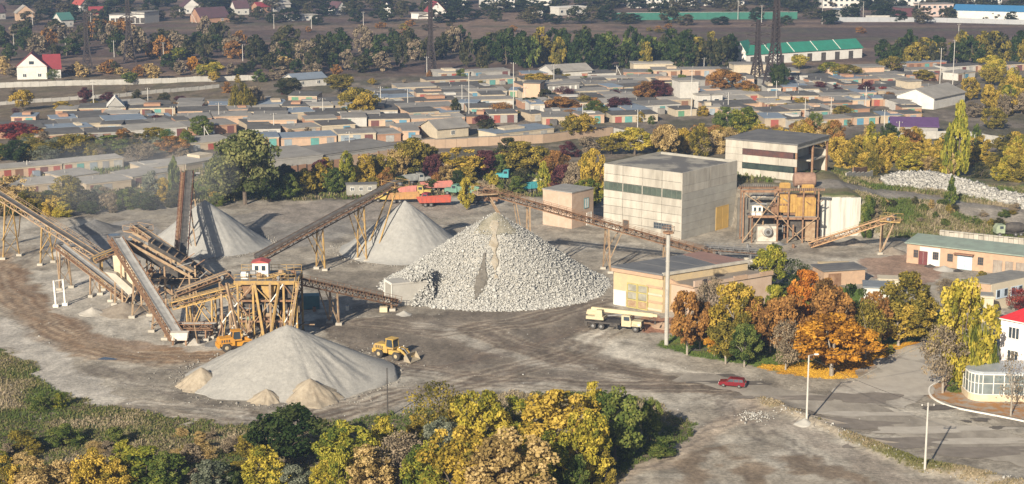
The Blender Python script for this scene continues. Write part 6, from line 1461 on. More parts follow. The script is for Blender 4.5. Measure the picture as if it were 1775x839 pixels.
# ------------------------------------------------------------------ garages and back streets
GW = {'peach': mat('peach_brick_wall', (.48, .33, .225), (.38, .275, .20), .8, .92, var=.1), 'cream': mat('cream_wall', (.47, .40, .295), (.38, .33, .25), .8, .92, var=.1), 'white': mat('dull_white_wall', (.50, .48, .44), (.41, .395, .36), .8, .92, var=.08),
      'grey': mat('grey_wall', (.31, .30, .28), (.26, .25, .23), .8, .92, var=.1), 'orange brick': mat('orange_brick_wall', (.36, .205, .13), (.30, .18, .12), .8, .92, var=.1), 'tan': mat('tan_wall', (.39, .32, .23), (.32, .26, .19), .8, .92, var=.1)}
GRF = {'grey': mat('grey_felt', (.175, .165, .153), (.24, .227, .208), .25, .95, var=.15), 'dark': mat('dark_felt', (.075, .072, .07), (.125, .118, .11), .25, .95, var=.12), 'pale': mat('pale_concrete_roof', (.33, .31, .28), (.25, .235, .212), .25, .95, var=.12), 'blue-grey': mat('blue_grey_tin', (.20, .24, .29), (.17, .2, .24), .3, .6, var=.1)}
GD = {'red': pm('door_red', (.38, .085, .06)), 'maroon': pm('door_maroon', (.17, .06, .055)), 'teal': pm('door_teal', (.12, .35, .32)), 'green': pm('door_green', (.12, .29, .17)), 'blue': pm('door_blue', (.11, .29, .42)), 'white': pm('door_white', (.42, .42, .40)), 'brown': pm('door_brown', (.24, .12, .07)), 'grey': pm('door_grey', (.30, .30, .30)), 'pale blue': pm('door_pale_blue', (.31, .37, .41))}
GR = random.Random(77); GARS = []
def garage(x0, y0, x1, y1, row, h=2.7, d=6.0, wall=None, roof=None, doors=None, nd=None, name='garage_block'):
    a, b = G(x0, y0), G(x1, y1); L = (b - a).length
    rz = math.atan2(b.y - a.y, b.x - a.x); o = bpy.data.objects.new(name, None); COL.objects.link(o); o.location = (a.x, a.y, min(a.z, b.z)); o.rotation_euler = (0, 0, rz)
    wn = wall or GR.choice(['peach', 'cream', 'white', 'peach', 'orange brick', 'tan', 'grey', 'peach', 'white', 'cream', 'orange brick']); rn = roof or GR.choice(['grey', 'dark', 'dark', 'pale', 'blue-grey', 'grey', 'dark'])
    cube('walls', GW[wn], o, 0, L, 0, d, -.4, h); MB().prism([(-.25, h + .003), (d + .25, h + .25), (d + .25, h + .42), (-.25, h + .16)], -.2, L + .2, 'x').build('roof', GRF[rn], o)
    cube('fascia', GW[wn if GR.random() < .5 else 'cream'], o, -.02, L + .02, -.12, -.003, h - .42, h - .03)
    n = nd if nd is not None else max(1, int(L / 3.7)); used = []
    for k in range(n):
        if nd is None and GR.random() < .2: continue
        dn = (doors[k % len(doors)] if doors else GR.choice(list(GD))); c = L * (k + .5) / n + GR.uniform(-.3, .3); w_ = min(1.3, L / n * .36) * GR.uniform(.75, 1)
        f = cube('door', GD[dn], o, c - w_, c + w_, -.06, .01, 0, h - .5); used.append(dn)
    if GR.random() < .16 and L > 4: e_ = GR.uniform(.1, .6); cube('rear_extension', GW[GR.choice(list(GW))], o, L * e_, L * (e_ + .35), d * .35, d * .9, h - .2, h + GR.uniform(.5, 1.3))
    if GR.random() < .3 and L > 4: e_ = GR.uniform(.1, .7); cube('lean_shed', GRF[GR.choice(list(GRF))], o, L * e_, L * e_ + GR.uniform(1.5, 3), -GR.uniform(1.2, 2.4), -.13, -.3, h * GR.uniform(.55, .8))
    if GR.random() < .45: cube('vent_pipe', GW['grey'], o, L * .3, L * .3 + .18, d * .5, d * .5 + .18, h + .2, h + 1.1)
    GARS.append(((x0 + x1) / 2, o, wn, rn, used, row)); return o
ROWS = []
def grow(x0, y0, x1, y1, row, lmin=38, lmax=105, skip=.12, h=2.7, **k):
    x = x0
    while x < x1 - 12:
        l = min(GR.uniform(lmin, lmax), x1 - x); f0, f1 = (x - x0) / (x1 - x0), (x + l - 3 - x0) / (x1 - x0)
        if GR.random() > skip: garage(x, y0 + (y1 - y0) * f0 + GR.uniform(-1, 1), x + l - 3, y0 + (y1 - y0) * f1, row, h * GR.choice([.85, .9, .95, 1, 1.1]), GR.uniform(6, 11), **k)
        x += l + (GR.uniform(4, 16) if GR.random() < .2 else 0)
garage(-20, 312, 108, 301, 'in the front row at far left', 2.7, 6, 'peach', 'pale', ['red', 'red', 'brown', 'red', 'maroon'], 6); garage(110, 300.5, 214, 290, 'in the front row at far left', 2.7, 6, 'cream', 'pale', ['red', 'teal', 'pale blue', 'grey', 'white'], 5)
for a in [(44, 338, 108, 331), (112, 322, 172, 315), (150, 335, 228, 327), (230, 322, 292, 313), (250, 307, 320, 298), (322, 298, 388, 288), (-20, 345, 40, 340)]: garage(*a, 'in the low slab roofs behind the left hedge', 2.4, 9, 'tan', 'pale', ['maroon', 'grey', 'white'])
grow(0, 205, 560, 192, 'in the top left row'); grow(20, 216, 440, 204, 'in the second left row'); grow(0, 233, 440, 214, 'in the third left row'); grow(60, 250, 470, 226, 'in the fourth left row', skip=.2); grow(330, 262, 480, 250, 'in the fifth left row', skip=.1)
grow(440, 256, 730, 243, 'in the row above the brick fence', skip=.05); grow(430, 225, 900, 212, 'in the lower middle row', skip=.08); grow(430, 239, 640, 230, 'in the bottom middle row')
grow(430, 210, 900, 196, 'in the middle row', skip=.1); grow(450, 195, 900, 182, 'in the upper middle row', skip=.12); grow(500, 180, 900, 168, 'in the top middle row', skip=.2); grow(690, 166, 900, 158, 'in the back middle row'); grow(740, 152, 900, 144, 'in the last middle row', skip=.05); grow(760, 138, 900, 132, 'in the farthest middle row', skip=.05)
grow(90, 222, 430, 210, 'in the narrow extra left row', skip=.25, lmin=26, lmax=60); grow(180, 196, 480, 186, 'in the small row below the willow', skip=.3, lmin=24, lmax=50); grow(-10, 242, 330, 224, 'in the row above the red bushes', skip=.25, lmin=26, lmax=60)
grow(440, 217, 900, 204, 'in the tight row above the lower middle', skip=.2, lmin=28, lmax=70); grow(440, 202, 880, 189, 'in the tight row below the upper middle', skip=.25, lmin=28, lmax=70); grow(560, 188, 900, 175, 'in the tight row below the top middle', skip=.25, lmin=28, lmax=70); grow(620, 173, 890, 163, 'in the tight back middle row', skip=.25, lmin=28, lmax=70)
for y0, y1, nm in ((153, 147, 'first'), (165, 158, 'second'), (178, 170, 'third'), (193, 183, 'fourth'), (207, 197, 'fifth')):
    grow(920, y0 + 3, 1310, y1, 'in the %s in-between row at centre right' % nm, skip=.2, lmin=24, lmax=60); grow(1330, y0, 1590, y1 - 2, 'in the %s in-between row at right' % nm, skip=.2, lmin=22, lmax=46)
garage(476, 292, 560, 284, 'above the brick fence', 2.6, 18, 'grey', 'grey', ['grey'], 0); garage(562, 283, 690, 266, 'above the brick fence', 2.6, 14, 'grey', 'grey', ['grey'], 0)
garage(860, 248, 960, 236, 'beside the long pink wall', 2.8, 9, 'cream', 'blue-grey', ['white', 'grey'], 3); garage(690, 236, 800, 228, 'with the blue canopy', 2.8, 6, 'peach', 'grey', ['white', 'red', 'blue'], 4)
for y0, y1, nm in ((136, 132, 'farthest'), (146, 141, 'back'), (158, 152, 'upper'), (171, 164, 'middle'), (185, 176, 'lower'), (200, 190, 'bottom'), (214, 204, 'front')):
    grow(905 if y0 < 195 else 940, y0 + 3, 1320, y1, 'in the %s centre right row' % nm, skip=.2)
for y0, y1, nm in ((134, 130, 'farthest'), (145, 140, 'back'), (156, 150, 'upper'), (168, 162, 'middle'), (181, 173, 'lower'), (194, 186, 'bottom'), (208, 198, 'front'), (222, 212, 'nearest')):
    grow(1325, y0, 1640 if y0 < 190 else 1600, y1, 'in the %s right row' % nm, skip=.16, lmin=30, lmax=80)
for a in [(1640, 128, 1700, 124), (1705, 126, 1775, 122), (1560, 122, 1640, 118), (1290, 132, 1340, 128), (1660, 140, 1690, 136)]: garage(*a, 'by the upper right belt', 2.8, 7)
def finish_garages():
    d = {}
    for g_ in GARS: d.setdefault((g_[2], g_[5]), []).append(g_)
    for (wn, row), l in d.items():
        l.sort(key=lambda t: t[0])
        for i, (px, o, w_, rn, used, _r) in enumerate(l):
            u = sorted(set(used), key=used.index)[:2]; dr = (' with %s %s' % (' and '.join(u), 'doors' if len(used) > 1 else 'door')) if u else ''
            if len(('x x garage %s %s' % (dr, row)).split()) + len(wn.split()) > 16: dr = ' with %s door' % u[0] if u else ''
            tag(o, '%s garage%s, %s' % (wn, dr, row) if len(l) == 1 else '%s %s garage%s, %s' % (nth(i), wn, dr if len(row.split()) < 8 else '', row), 'garage', 'rows of garages')
finish_garages()
# ------------------------------------------------------------------ houses and larger far buildings
def gable(label, x0, y0, x1, y1, h, d, rh, wallm, roofm, name='house', cat='house', wins=2, front=False, floors=1):
    a, b = G(x0, y0), G(x1, y1); L = (b - a).length; o = thing(name, label, cat, (a.x, a.y, min(a.z, b.z)), math.atan2(b.y - a.y, b.x - a.x))
    cube('walls', wallm, o, 0, L, 0, d, -.5, h)
    if front:
        MB().prism([(-.4, h), (L / 2, h + rh), (L + .4, h), (L / 2, h + rh + .3) if False else (L + .4, h + .01)], -.3, d + .3, 'y').build('gable_core', wallm, o)
        for s in ((0, 1), (1, 0)):
            e = -.5 if s[0] == 0 else L + .5; MB().bar((e, -.5, h - .1), (L / 2, -.5, h + rh + .15), .02).build('verge', roofm, o)
            MB().add([(e, -.5, h - .05), (L / 2, -.5, h + rh + .2), (L / 2, d + .5, h + rh + .2), (e, d + .5, h - .05), (e, -.5, h - .25), (L / 2, -.5, h + rh), (L / 2, d + .5, h + rh), (e, d + .5, h - .25)], [(0, 1, 2, 3), (7, 6, 5, 4), (0, 4, 5, 1), (1, 5, 6, 2), (2, 6, 7, 3), (3, 7, 4, 0)]).build('roof', roofm, o)
    else:
        MB().prism([(-.05, h), (d + .05, h), (d / 2, h + rh)], .02, L - .02, 'x').build('gable_core', wallm, o)
        for e in (-.5, d + .5):
            MB().add([(-.4, e, h - .12), (L + .4, e, h - .12), (L + .4, d / 2, h + rh + .2), (-.4, d / 2, h + rh + .2), (-.4, e, h - .3), (L + .4, e, h - .3), (L + .4, d / 2, h + rh), (-.4, d / 2, h + rh)], [(0, 1, 2, 3), (7, 6, 5, 4), (0, 4, 5, 1), (1, 5, 6, 2), (2, 6, 7, 3), (3, 7, 4, 0)]).build('roof', roofm, o)
    for fl in range(floors):
        for k in range(wins):
            c = L * (k + .5) / wins; win(o, c - .7, c + .7, .9 + fl * 2.9, 2.3 + fl * 2.9, WHITEP, GLASS, 1)
    return o, L
RR = mat('dark_red_tiles', (.25, .04, .05), (.19, .035, .04), .6, .7); GRR = mat('green_metal_roof', (.03, .20, .14), (.03, .16, .11), .5, .5); BLR = mat('blue_metal_roof', (.05, .22, .42), (.05, .18, .36), .5, .5); DRR = mat('dark_maroon_roof', (.10, .05, .06), (.07, .045, .05), .5, .7); PUR = mat('violet_metal_roof', (.11, .06, .15), (.09, .05, .12), .5, .6)
o, L = gable('cream cottage with dark red tiled roof by the white fence', 30, 138, 82, 137, 5.0, 11, 5.2, WHITEW, RR, wins=2, front=True); cube('attic_window', GLASS, o, L / 2 - .9, L / 2 + .9, -.42, -.31, 6.0, 7.2)
o2, L2 = gable('red-roofed cross wing of the cream cottage', 78, 136, 106, 135, 3.8, 9, 5.2, WHITEW, RR, wins=1)
o, L = gable('long white barn with green metal roof beyond the garages, left gable', 1272, 112, 1292, 113, 5.5, 9, 4.4, WHITEW, GRR, 'barn', 'barn', 1, True)
o, L = gable('long white barn with bright green roof and dark openings beyond the garages', 1293, 113, 1494, 100, 4.6, 10, 3.4, WHITEW, GRR, 'barn', 'barn', 0)
for k in range(8): cube('bay_opening', DARK, o, L * (k + .3) / 8.3, L * (k + .3) / 8.3 + 2.6, -.06, .01, 0, 3.4)
for k in range(1, 5): MB().bar((L * k / 5, -.5, 4.6), (L * k / 5, 5, 8.3), .3, .1).build('roof_rib', WHITEP, o)
gable('low shed with violet metal roof beside the golden hedge', 1544, 236, 1625, 238, 3.4, 12, 1.8, GW['grey'], PUR, 'shed', 'shed', 0)
gable('white barn with pale roof below the upper right trees', 1618, 190, 1672, 178, 4, 14, 2.6, WHITEW, GRF['pale'], 'barn', 'barn', 0)
gable('small pale blue gabled garage with light gable at left', 188, 201, 214, 200, 3.2, 7, 3.0, GW['grey'], WHITEW, 'shed', 'shed', 0, True)
gable('blue-roofed shed left of the middle garages', 511, 152, 566, 148, 3.2, 9, 1.6, GW['white'], GRF['blue-grey'], 'shed', 'shed', 2)
gable('hipped grey-roofed shed in the middle of the garages', 758, 241, 812, 236, 3.2, 10, 2, GW['cream'], GRF['grey'], 'shed', 'shed', 1)
gable('grey-roofed white barn behind the plum trees', 958, 140, 1026, 136, 3.6, 12, 2, GW['white'], GRF['pale'], 'barn', 'barn', 0)
def boxb(label, x0, y0, x1, y1, h, d, wallm, roofm, name='far_building', cat='building', cols=0, rows=0, wm=GLASS, z0=0.):
    a, b = G(x0, y0), G(x1, y1); L = (b - a).length; o = thing(name, label, cat, (a.x, a.y, min(a.z, b.z)), math.atan2(b.y - a.y, b.x - a.x))
    cube('walls', wallm, o, 0, L, 0, d, -.5, h); cube('roof', roofm, o, -.3, L + .3, -.3, d + .3, h + .003, h + .4)
    for j in range(rows):
        for i in range(cols):
            c = L * (i + .5) / cols; z = h * (j + .35) / rows; w_ = min(1.0, L / cols * .3); f = cube('window', WHITEP, o, c - w_, c + w_, -.08, .01, z, z + min(1.6, h / rows * .5)); cube('pane', wm, o, c - w_ * .85, c + w_ * .85, -.11, -.083, z + .12, z + min(1.6, h / rows * .5) - .12)
    return o, L
boxb('two-storey orange brick block with row of pale pillars among the garages', 907, 176, 936, 177, 6.6, 8, GW['peach'], GRF['dark'])
o, L = boxb('long grey workshop with pale pillars beside the brick block', 937, 173, 1004, 168, 5, 7, GW['grey'], GRF['grey'])
for k in range(7): cube('pillar', WHITEP, o, L * (k + .2) / 7, L * (k + .2) / 7 + .7, -.25, -.01, 0, 4.4)
boxb('tall white block standing over the garages at centre right', 1178, 186, 1210, 185, 9, 8, GW['white'], GRF['grey']); boxb('low white wing beside the tall white block', 1211, 188, 1252, 186, 4.5, 8, GW['white'], GRF['pale'], cols=2, rows=1)
boxb('cream two-storey block among the right garages', 1573, 168, 1596, 167, 5.6, 8, GW['cream'], GRF['grey'])
boxb('orange hall with big dark doorway among the right garages', 1494, 140, 1532, 139, 5.2, 9, GW['peach'], GRF['grey']); boxb('long pale shed beyond the centre right garages', 1098, 128, 1166, 127, 4, 8, GW['cream'], GRF['pale']); boxb('tan flat shed right of the pylons', 1272, 134, 1330, 133, 5, 8, GW['cream'], GRF['grey'])
FH = [('brick house with white gable at top left', 30, 37, 60, 36, 4.5, 9, 4, BRICK, GRF['pale'], True), ('teal gabled house at top left', 106, 47, 128, 46, 4, 8, 3.5, GW['white'], pm('teal_roof', (.06, .2, .17)), False), ('dull red house behind the teal gabled house', 156, 36, 180, 35, 4, 8, 3.5, GW['peach'], RR, False),
      ('white house with dark hipped roof on the left skyline', 318, 24, 348, 23, 4, 9, 4.5, WHITEW, DRR, True), ('house under a broad dark maroon roof at upper left', 348, 40, 398, 38, 3, 14, 5, GW['orange brick'], DRR, False), ('grey roofed barn beside the red shed at upper left', 467, 21, 504, 19, 4.5, 14, 3.5, GW['white'], GRF['pale'], False), ('small red-roofed shed left of the grey barn', 448, 22, 470, 21, 3.5, 8, 2.5, GW['orange brick'], RR, False),
      ('white gabled house in the far trees', 664, 28, 677, 28, 4, 8, 4, WHITEW, DRR, True), ('white house with dark red roof beside the middle pylon', 743, 33, 773, 32, 4, 10, 5.5, WHITEW, RR, True), ('white gabled house left of the middle far trees', 585, 26, 599, 25, 4, 8, 3.5, WHITEW, DRR, True), ('red gabled house at the very top left', 140, 20, 160, 19, 4, 8, 4, GW['white'], pm('bright_red_roof', (.4, .07, .05)), True), ('brown-roofed house at upper left edge', -6, 34, 10, 33, 4, 8, 4, GW['white'], DRR, False), ('small house with maroon roof left of the far grey barn', 408, 26, 432, 25, 4, 9, 4, GW['white'], DRR, False)]
for (lb_, x0, y0, x1, y1, h, d, rh, wm, rm, fr) in FH: gable(lb_, x0, y0, x1, y1, h, d, rh, wm, rm, 'far_house', 'house', 2, fr)
o, L = boxb('white ruin-like row building with many openings at upper left', 190, 42, 250, 41, 5, 8, WHITEW, GRF['grey'])
for k in range(7): cube('opening', DARK, o, L * (k + .25) / 7, L * (k + .25) / 7 + 2.2, -.06, .01, .3, 3.2)
boxb('grey and white shed joined to the row building at upper left', 251, 41, 276, 38, 6, 9, GW['white'], GRF['grey']); boxb('low pale sheds along the field edge at upper left', 503, 37, 550, 35, 3, 7, GW['white'], GRF['pale'], cols=4, rows=1); boxb('low white shed by the far hedge beside the middle pylon', 726, 33, 744, 32, 3, 7, WHITEW, GRF['pale'])
boxb('low far building with flat white roof above the field', 969, 27, 1016, 25, 4.5, 9, GW['white'], WHITEW, cols=5, rows=1); boxb('tiny white shed on the far field edge', 913, 29, 941, 29, 3, 6, WHITEW, GRF['pale'])
boxb('far grey shed with light blue front', 1459, 33, 1491, 32, 5, 10, GW['grey'], GRF['blue-grey']); boxb('far maroon steel shed', 1563, 29, 1595, 28, 5, 10, pm('maroon_sheet', (.15, .05, .06)), GRF['dark']); boxb('far pinkish two-storey building', 1596, 29, 1652, 28, 7, 10, mat('pale_pink_wall', (.52, .40, .35), (.48, .37, .33), .5, .9), GRF['grey'], cols=6, rows=2)
o, L = boxb('long white warehouse with bright blue roof at top right', 1652, 35, 1830, 40, 5.5, 22, WHITEW, BLR); MB().prism([(-.6, 5.9), (22.6, 5.9), (11, 8.4)], -.5, L + .5, 'x').build('blue_pitch', BLR, o)
for i, (x0, x1, y) in enumerate([(738, 808, 10), (838, 892, 14), (900, 956, 10), (1093, 1150, 14), (1158, 1204, 14), (1215, 1290, 10), (1426, 1500, 14), (1512, 1604, 15), (1688, 1736, 15)]):
    boxb('white apartment block on the skyline, %s from left' % nth(i), x0, y, x1, y - .5, 15, 12, mat('apartment_white', (.56, .54, .50), (.50, .48, .45), .2, .9), GRF['grey'], 'apartment_block', 'apartment block', 8, 5)
# ------------------------------------------------------------------ fences and walls
def wallrun(label, pts, h, m, name='fence_wall', panel=3.0, thick=.3, postm=None, cap=None, cat='wall'):
    q = [G(*p) for p in pts]; r = thing(name, label, cat, q[0]); 
    for a, b in zip(q[:-1], q[1:]):
        n = max(1, int((b - a).length / panel)); rz = math.atan2(b.y - a.y, b.x - a.x); l = (b - a).length / n
        for k in range(n):
            p = a.lerp(b, k / n) - q[0]; pz = float(hz(p.x + q[0].x, p.y + q[0].y)) - q[0].z - .3
            put('panel', CUBE, m, r, (p.x + math.cos(rz) * l * .5, p.y + math.sin(rz) * l * .5, pz), (l - .06, thick, h + .3 + .04 * math.sin(k * 2.7)), rz)
            if postm: put('post', CUBE, postm, r, (p.x, p.y, pz), (.3, thick + .12, h + .45), rz)
            if cap: put('coping', CUBE, cap, r, (p.x + math.cos(rz) * l * .5, p.y + math.sin(rz) * l * .5, pz + h + .38), (l - .04, thick + .2, .14), rz)
    return r
PINK = mat('pinkish_wall', (.40, .29, .20), (.34, .25, .18), .5, .92, var=.05); WFEN = mat('white_fence_concrete', (.42, .405, .37), (.33, .315, .285), .5, .92, var=.06)
wallrun('orange brick fence with dark posts behind the middle gravel cone', [(500, 307), (592, 292)], 2.8, GW['orange brick'], postm=DARK); wallrun('pinkish fence wall with posts above the back hedge', [(604, 287), (690, 275)], 2.8, PINK, postm=RUST)
wallrun('long pinkish boundary wall below the garages', [(716, 258), (884, 251), (941, 248), (1062, 234)], 2.6, PINK, cap=GRF['grey']); wallrun('white concrete fence winding behind the panel block', [(1064, 235), (1170, 258), (1262, 266)], 2.4, WFEN)
wallrun('white concrete fence at right behind the poplar', [(1588, 241), (1640, 240), (1680, 241), (1790, 260)], 2.3, WFEN); wallrun('long white concrete fence beside the cream cottage', [(-20, 153), (170, 147), (402, 140), (460, 139)], 2.0, WFEN); wallrun('low pale wall with thin posts below the cottage fence', [(-20, 184), (180, 170), (380, 152)], 1.3, WFEN, postm=GW['grey'], name='low_wall')
wallrun('grey fence along the top right warehouse', [(1447, 38), (1600, 38), (1790, 43)], 2.6, mat('grey_fence', (.34, .35, .36), (.3, .31, .32), .5, .9), panel=6); wallrun('dark green fence on the far side of the field', [(1060, 35), (1200, 34), (1382, 33)], 4.0, mat('green_fence', (.035, .15, .11), (.03, .12, .09), .4, .8), panel=8, cap=WFEN); wallrun('pale wall before the far maroon shed', [(1500, 36), (1560, 36)], 3.0, WFEN, panel=6)
wallrun('low concrete parapet beside the half-open panel block', [(1466, 309), (1512, 306)], 1.2, CONC, name='parapet_wall'); wallrun('short rusty sheet fence on the upper level', [(1478, 308), (1502, 306)], 2.4, RUST, name='sheet_fence', panel=1.2)
# ------------------------------------------------------------------ poles, masts and pylons
PCON = mat('pole_concrete', (.50, .48, .44), (.42, .40, .36), .8, .9)
POLES = []
def pole(px, yb, yt, label, r=.17, arms=1, prop=False, m=None, lamp=False, name='utility_pole', cat='pole'):
    b = G(px, yb); h = HT(b, yt); o = thing(name, label, cat, b, R.uniform(-.4, .4)); m = m or PCON; w = max(r, .9 / SCALE(b) * .55)
    MB().tube((0, 0, -.4), (0, 0, h), w, w * .62, 8).build('shaft', m, o)
    for k in range(arms):
        MB().bar((-.9, 0, h - .5 - k * .9), (.9, 0, h - .5 - k * .9), .12).build('cross_arm', DARK, o)
        for x in (-.8, 0, .8): MB().tube((x, 0, h - .42 - k * .9), (x, 0, h - .15 - k * .9), .07, .05, 6).build('insulator', WHITEP, o)
    if prop: MB().tube((2.4, -.6, -.3), (.1, 0, h * .86), w, w * .7, 6).build('prop', m, o)
    if lamp: MB().bar((0, 0, h), (.9, -.5, h + .3), .08).build('lamp_bracket', STEEL, o); MB().prism([(.7, -.6), (1.3, -.6), (1.3, -.3), (.7, -.3)], h + .22, h + .42, 'z').build('lamp_head', WHITEP, o)
    return o
o = pole(1398, 731, 616, 'pale concrete street lamp pole beside the road, nearer the park', arms=0, lamp=True, name='street_lamp', cat='street lamp')
pole(1603, 814, 698, 'pale concrete pole on the rubble berm at bottom right', arms=1)
b_ = G(1398, 731); st = cone('rubble_mound', 'pale rubble mound at the foot of the street lamp pole', 'rubble', G(1394, 734), 1.5, .8, WCON, 91, blunt=.5, warp=.4, n=24, rings=8)
pole(672, 724, 638, 'thin dark wooden pole before the front gravel cone', r=.12, arms=0, m=DARK)
b_ = AT(1155, 598, 0); h_ = HT(b_, 404); ms = thing('steel_mast', 'tall thick grey mast in front of the yellow workshop', 'mast', b_)
sh_ = MB().tube((0, 0, -.4), (0, 0, h_), .36, .34, 14).build('shaft', WCON, ms)
for k in range(1, 8): MB().tube((0, 0, h_ * k / 8 - .06), (0, 0, h_ * k / 8 + .06), .39, .39, 14).build('joint_ring', CONC, ms)
MB().tube((0, 0, h_), (0, 0, h_ + .25), 1.0, .9, 14).build('top_platform', RUST, ms); r_ = MB()
for k in range(8): a = k * math.pi / 4; r_.bar((math.cos(a), math.sin(a), h_ + .2), (math.cos(a), math.sin(a), h_ + 1.1), .06); a2 = a + math.pi / 4; r_.bar((math.cos(a), math.sin(a), h_ + 1.1), (math.cos(a2), math.sin(a2), h_ + 1.1), .06)
r_.build('guard_rail', RUST, ms)
FP = [(24.6, 88, 58), (114, 92, 63), (198, 99, 70), (284, 110, 73), (421, 106, 77), (163, 194, 140), (257, 187, 152), (813, 211, 127), (707, 194, 154), (801, 184, 147), (890, 203, 108), (1198, 201, 121), (1220, 129, 100), (1628, 166, 83), (1651, 152, 69), (1659, 107, 41), (1557, 260, 210), (606, 263, 228), (1279, 34, 2), (1163, 30, 8), (1496, 34, 2), (1591, 30, 2), (985, 35, 10), (57, 46, 20), (158, 48, 22), (475, 50, 24), (540, 50, 24), (630, 46, 20), (1320, 40, 8), (1425, 42, 10), (1532, 235, 190), (1395, 210, 170), (1105, 232, 190), (960, 150, 112), (1010, 215, 180), (475, 232, 196), (380, 214, 178), (300, 214, 184), (48, 305, 278), (910, 184, 150), (1345, 182, 140), (1440, 205, 168), (1500, 196, 150), (660, 186, 150), (560, 204, 170), (1262, 196, 160), (740, 130, 98)]
FP.sort()
for i, (x, yb, yt) in enumerate(FP): 
    b = 'brown field' if yb < 60 else ('upper belt' if yb < 112 else ('right garages' if x > 1320 else ('middle garages' if x > 560 else 'left garages')))
    POLES.append((x, yb, yt, b))
cnt = {}
for (x, yb, yt, b) in POLES:
    i = cnt.get(b, 0); cnt[b] = i + 1; pole(x, yb, yt, '%s slim grey pole from the left %s' % (nth(i), {'brown field': 'beyond the brown field', 'upper belt': 'before the upper tree belts'}.get(b, 'among the ' + b)), arms=1)['group'] = 'utility poles'
for (x, yb, yt, lb) in [(555, 105, 75, 'white A-shaped propped pole before the brown field'), (153, 268, 236, 'white propped pole above the front garage row'), (355, 246, 218, 'white propped pole by the green garden tree'), (1069, 135, 113, 'white propped pole beyond the centre right garages'), (333, 40, 22, 'propped pole by the maroon-roofed far house'), (1560, 106, 84, 'propped pole before the upper right belt')]: pole(x, yb, yt, lb, prop=True)
PYL = mat('pylon_steel', (.035, .028, .028), (.055, .044, .042), .4, .8)
def pylon(px, yb, yt, label, bw=5.0, arms=3, tw=1.0):
    b = G(px, yb); h = HT(b, yt); o = thing('lattice_pylon', label, 'pylon', b, .3); waist = h * .42; ww = bw * .36; t_ = .36
    def W_(z): return bw / 2 + (ww / 2 - bw / 2) * z / waist if z < waist else ww / 2 + (tw / 2 - ww / 2) * (z - waist) / (h - waist)
    for sx in (-1, 1):
        for sy in (-1, 1):
            m = MB(); m.bar((sx * W_(0), sy * W_(0), -.3), (sx * ww / 2, sy * ww / 2, waist), t_ * 1.3); m.bar((sx * ww / 2, sy * ww / 2, waist), (sx * tw / 2, sy * tw / 2, h), t_); m.build('leg', PYL, o)
    zs = [0]; 
    while zs[-1] < h - 1.5: zs.append(min(h, zs[-1] + max(1.6, W_(zs[-1]) * 1.7)))
    for (fx, fy, horiz) in ((0, -1, 1), (0, 1, 1), (-1, 0, 0), (1, 0, 0)):
        m = MB()
        for z0, z1 in zip(zs[:-1], zs[1:]):
            a0, a1 = W_(z0), W_(z1)
            for s in (-1, 1):
                p, q = ((s * a0, fy * a0, z0), (-s * a1, fy * a1, z1)) if horiz else ((fx * a0, s * a0, z0), (fx * a1, -s * a1, z1)); m.bar(p, q, t_ * .65)
            p, q = ((-a1, fy * a1, z1), (a1, fy * a1, z1)) if horiz else ((fx * a1, -a1, z1), (fx * a1, a1, z1)); m.bar(p, q, t_ * .7)
        m.build('lattice_face', PYL, o)
    for k in range(arms):
        z = h * (.60 + .15 * k); l = (3.6, 5.0, 3.2)[k % 3]; m = MB()
        for s in (-1, 1): m.bar((0, 0, z), (s * l, 0, z + .2), t_); m.bar((0, 0, z + 1.5), (s * l, 0, z + .25), t_ * .8)
        m.build('cross_arm', PYL, o)
        for s in (-1, 1): MB().tube((s * l, 0, z + .2), (s * l, 0, z - 1.2), .12, .12, 6).build('insulator_string', DARK, o)
pylon(225, 107, -20, 'tall dark lattice pylon at upper left, right of two', 5); pylon(152, 120, 18, 'dark lattice pylon at upper left, nearer the cream cottage', 4.2); pylon(747, 126, -4, 'dark lattice pylon in the loose tree belt at centre', 4.2); pylon(1312, 142, 34, 'shorter dark lattice pylon left of the tall pair at right', 4.6); pylon(1342, 158, -30, 'tallest dark lattice pylon rising from the right garages', 7.0)
HTOP = 82
# small clutter by the sheds
for i, (x, y, lb, m, s) in enumerate([(1636, 468, 'pale rubble heap before the white-washed shed wall', WCON, 2.2), (1612, 462, 'dark scrap heap beside the maroon door', DARK, 1.2), (1660, 470, 'dark tyre heap beside the pale blue gate', TYRE, 1.1), (1352, 424, 'grey scrap heap under the crusher', STEEL, 1.6), (1546, 438, 'brown earth heap under the small tan conveyor', MATS['brown_spoil'], 3.2), (1432, 424, 'grey sand heap before the retaining wall', MATS['brown_spoil'], 3.4), (1480, 422, 'second grey sand heap nearer the small tan conveyor', MATS['brown_spoil'], 3.0), (1076, 522, 'dark scrap heap at the workshop corner', RUST, .9), (1150, 566, 'orange brick heap at the foot of the mast', BRICK, 2.4), (1118, 553, 'low rubble strip before the workshop door', RUST, 1.4), (336, 594, 'dusty white spill heap under the tower conveyors', MATS['white_spoil'], 2.2), (372, 598, 'grey spill heap at the foot of the screening tower', MATS['dark_gravel'], 1.8), (112, 440, 'pale spill heap below the long left conveyor', MATS['white_spoil'], 3.2), (700, 545, 'white stone spill at the rock pile foot', WCON, 1.6)]):
    cone('rubble_heap', lb, 'heap', G(x, y), s, s * .42, m, 120 + i, blunt=.4, warp=.5, n=30, rings=10)

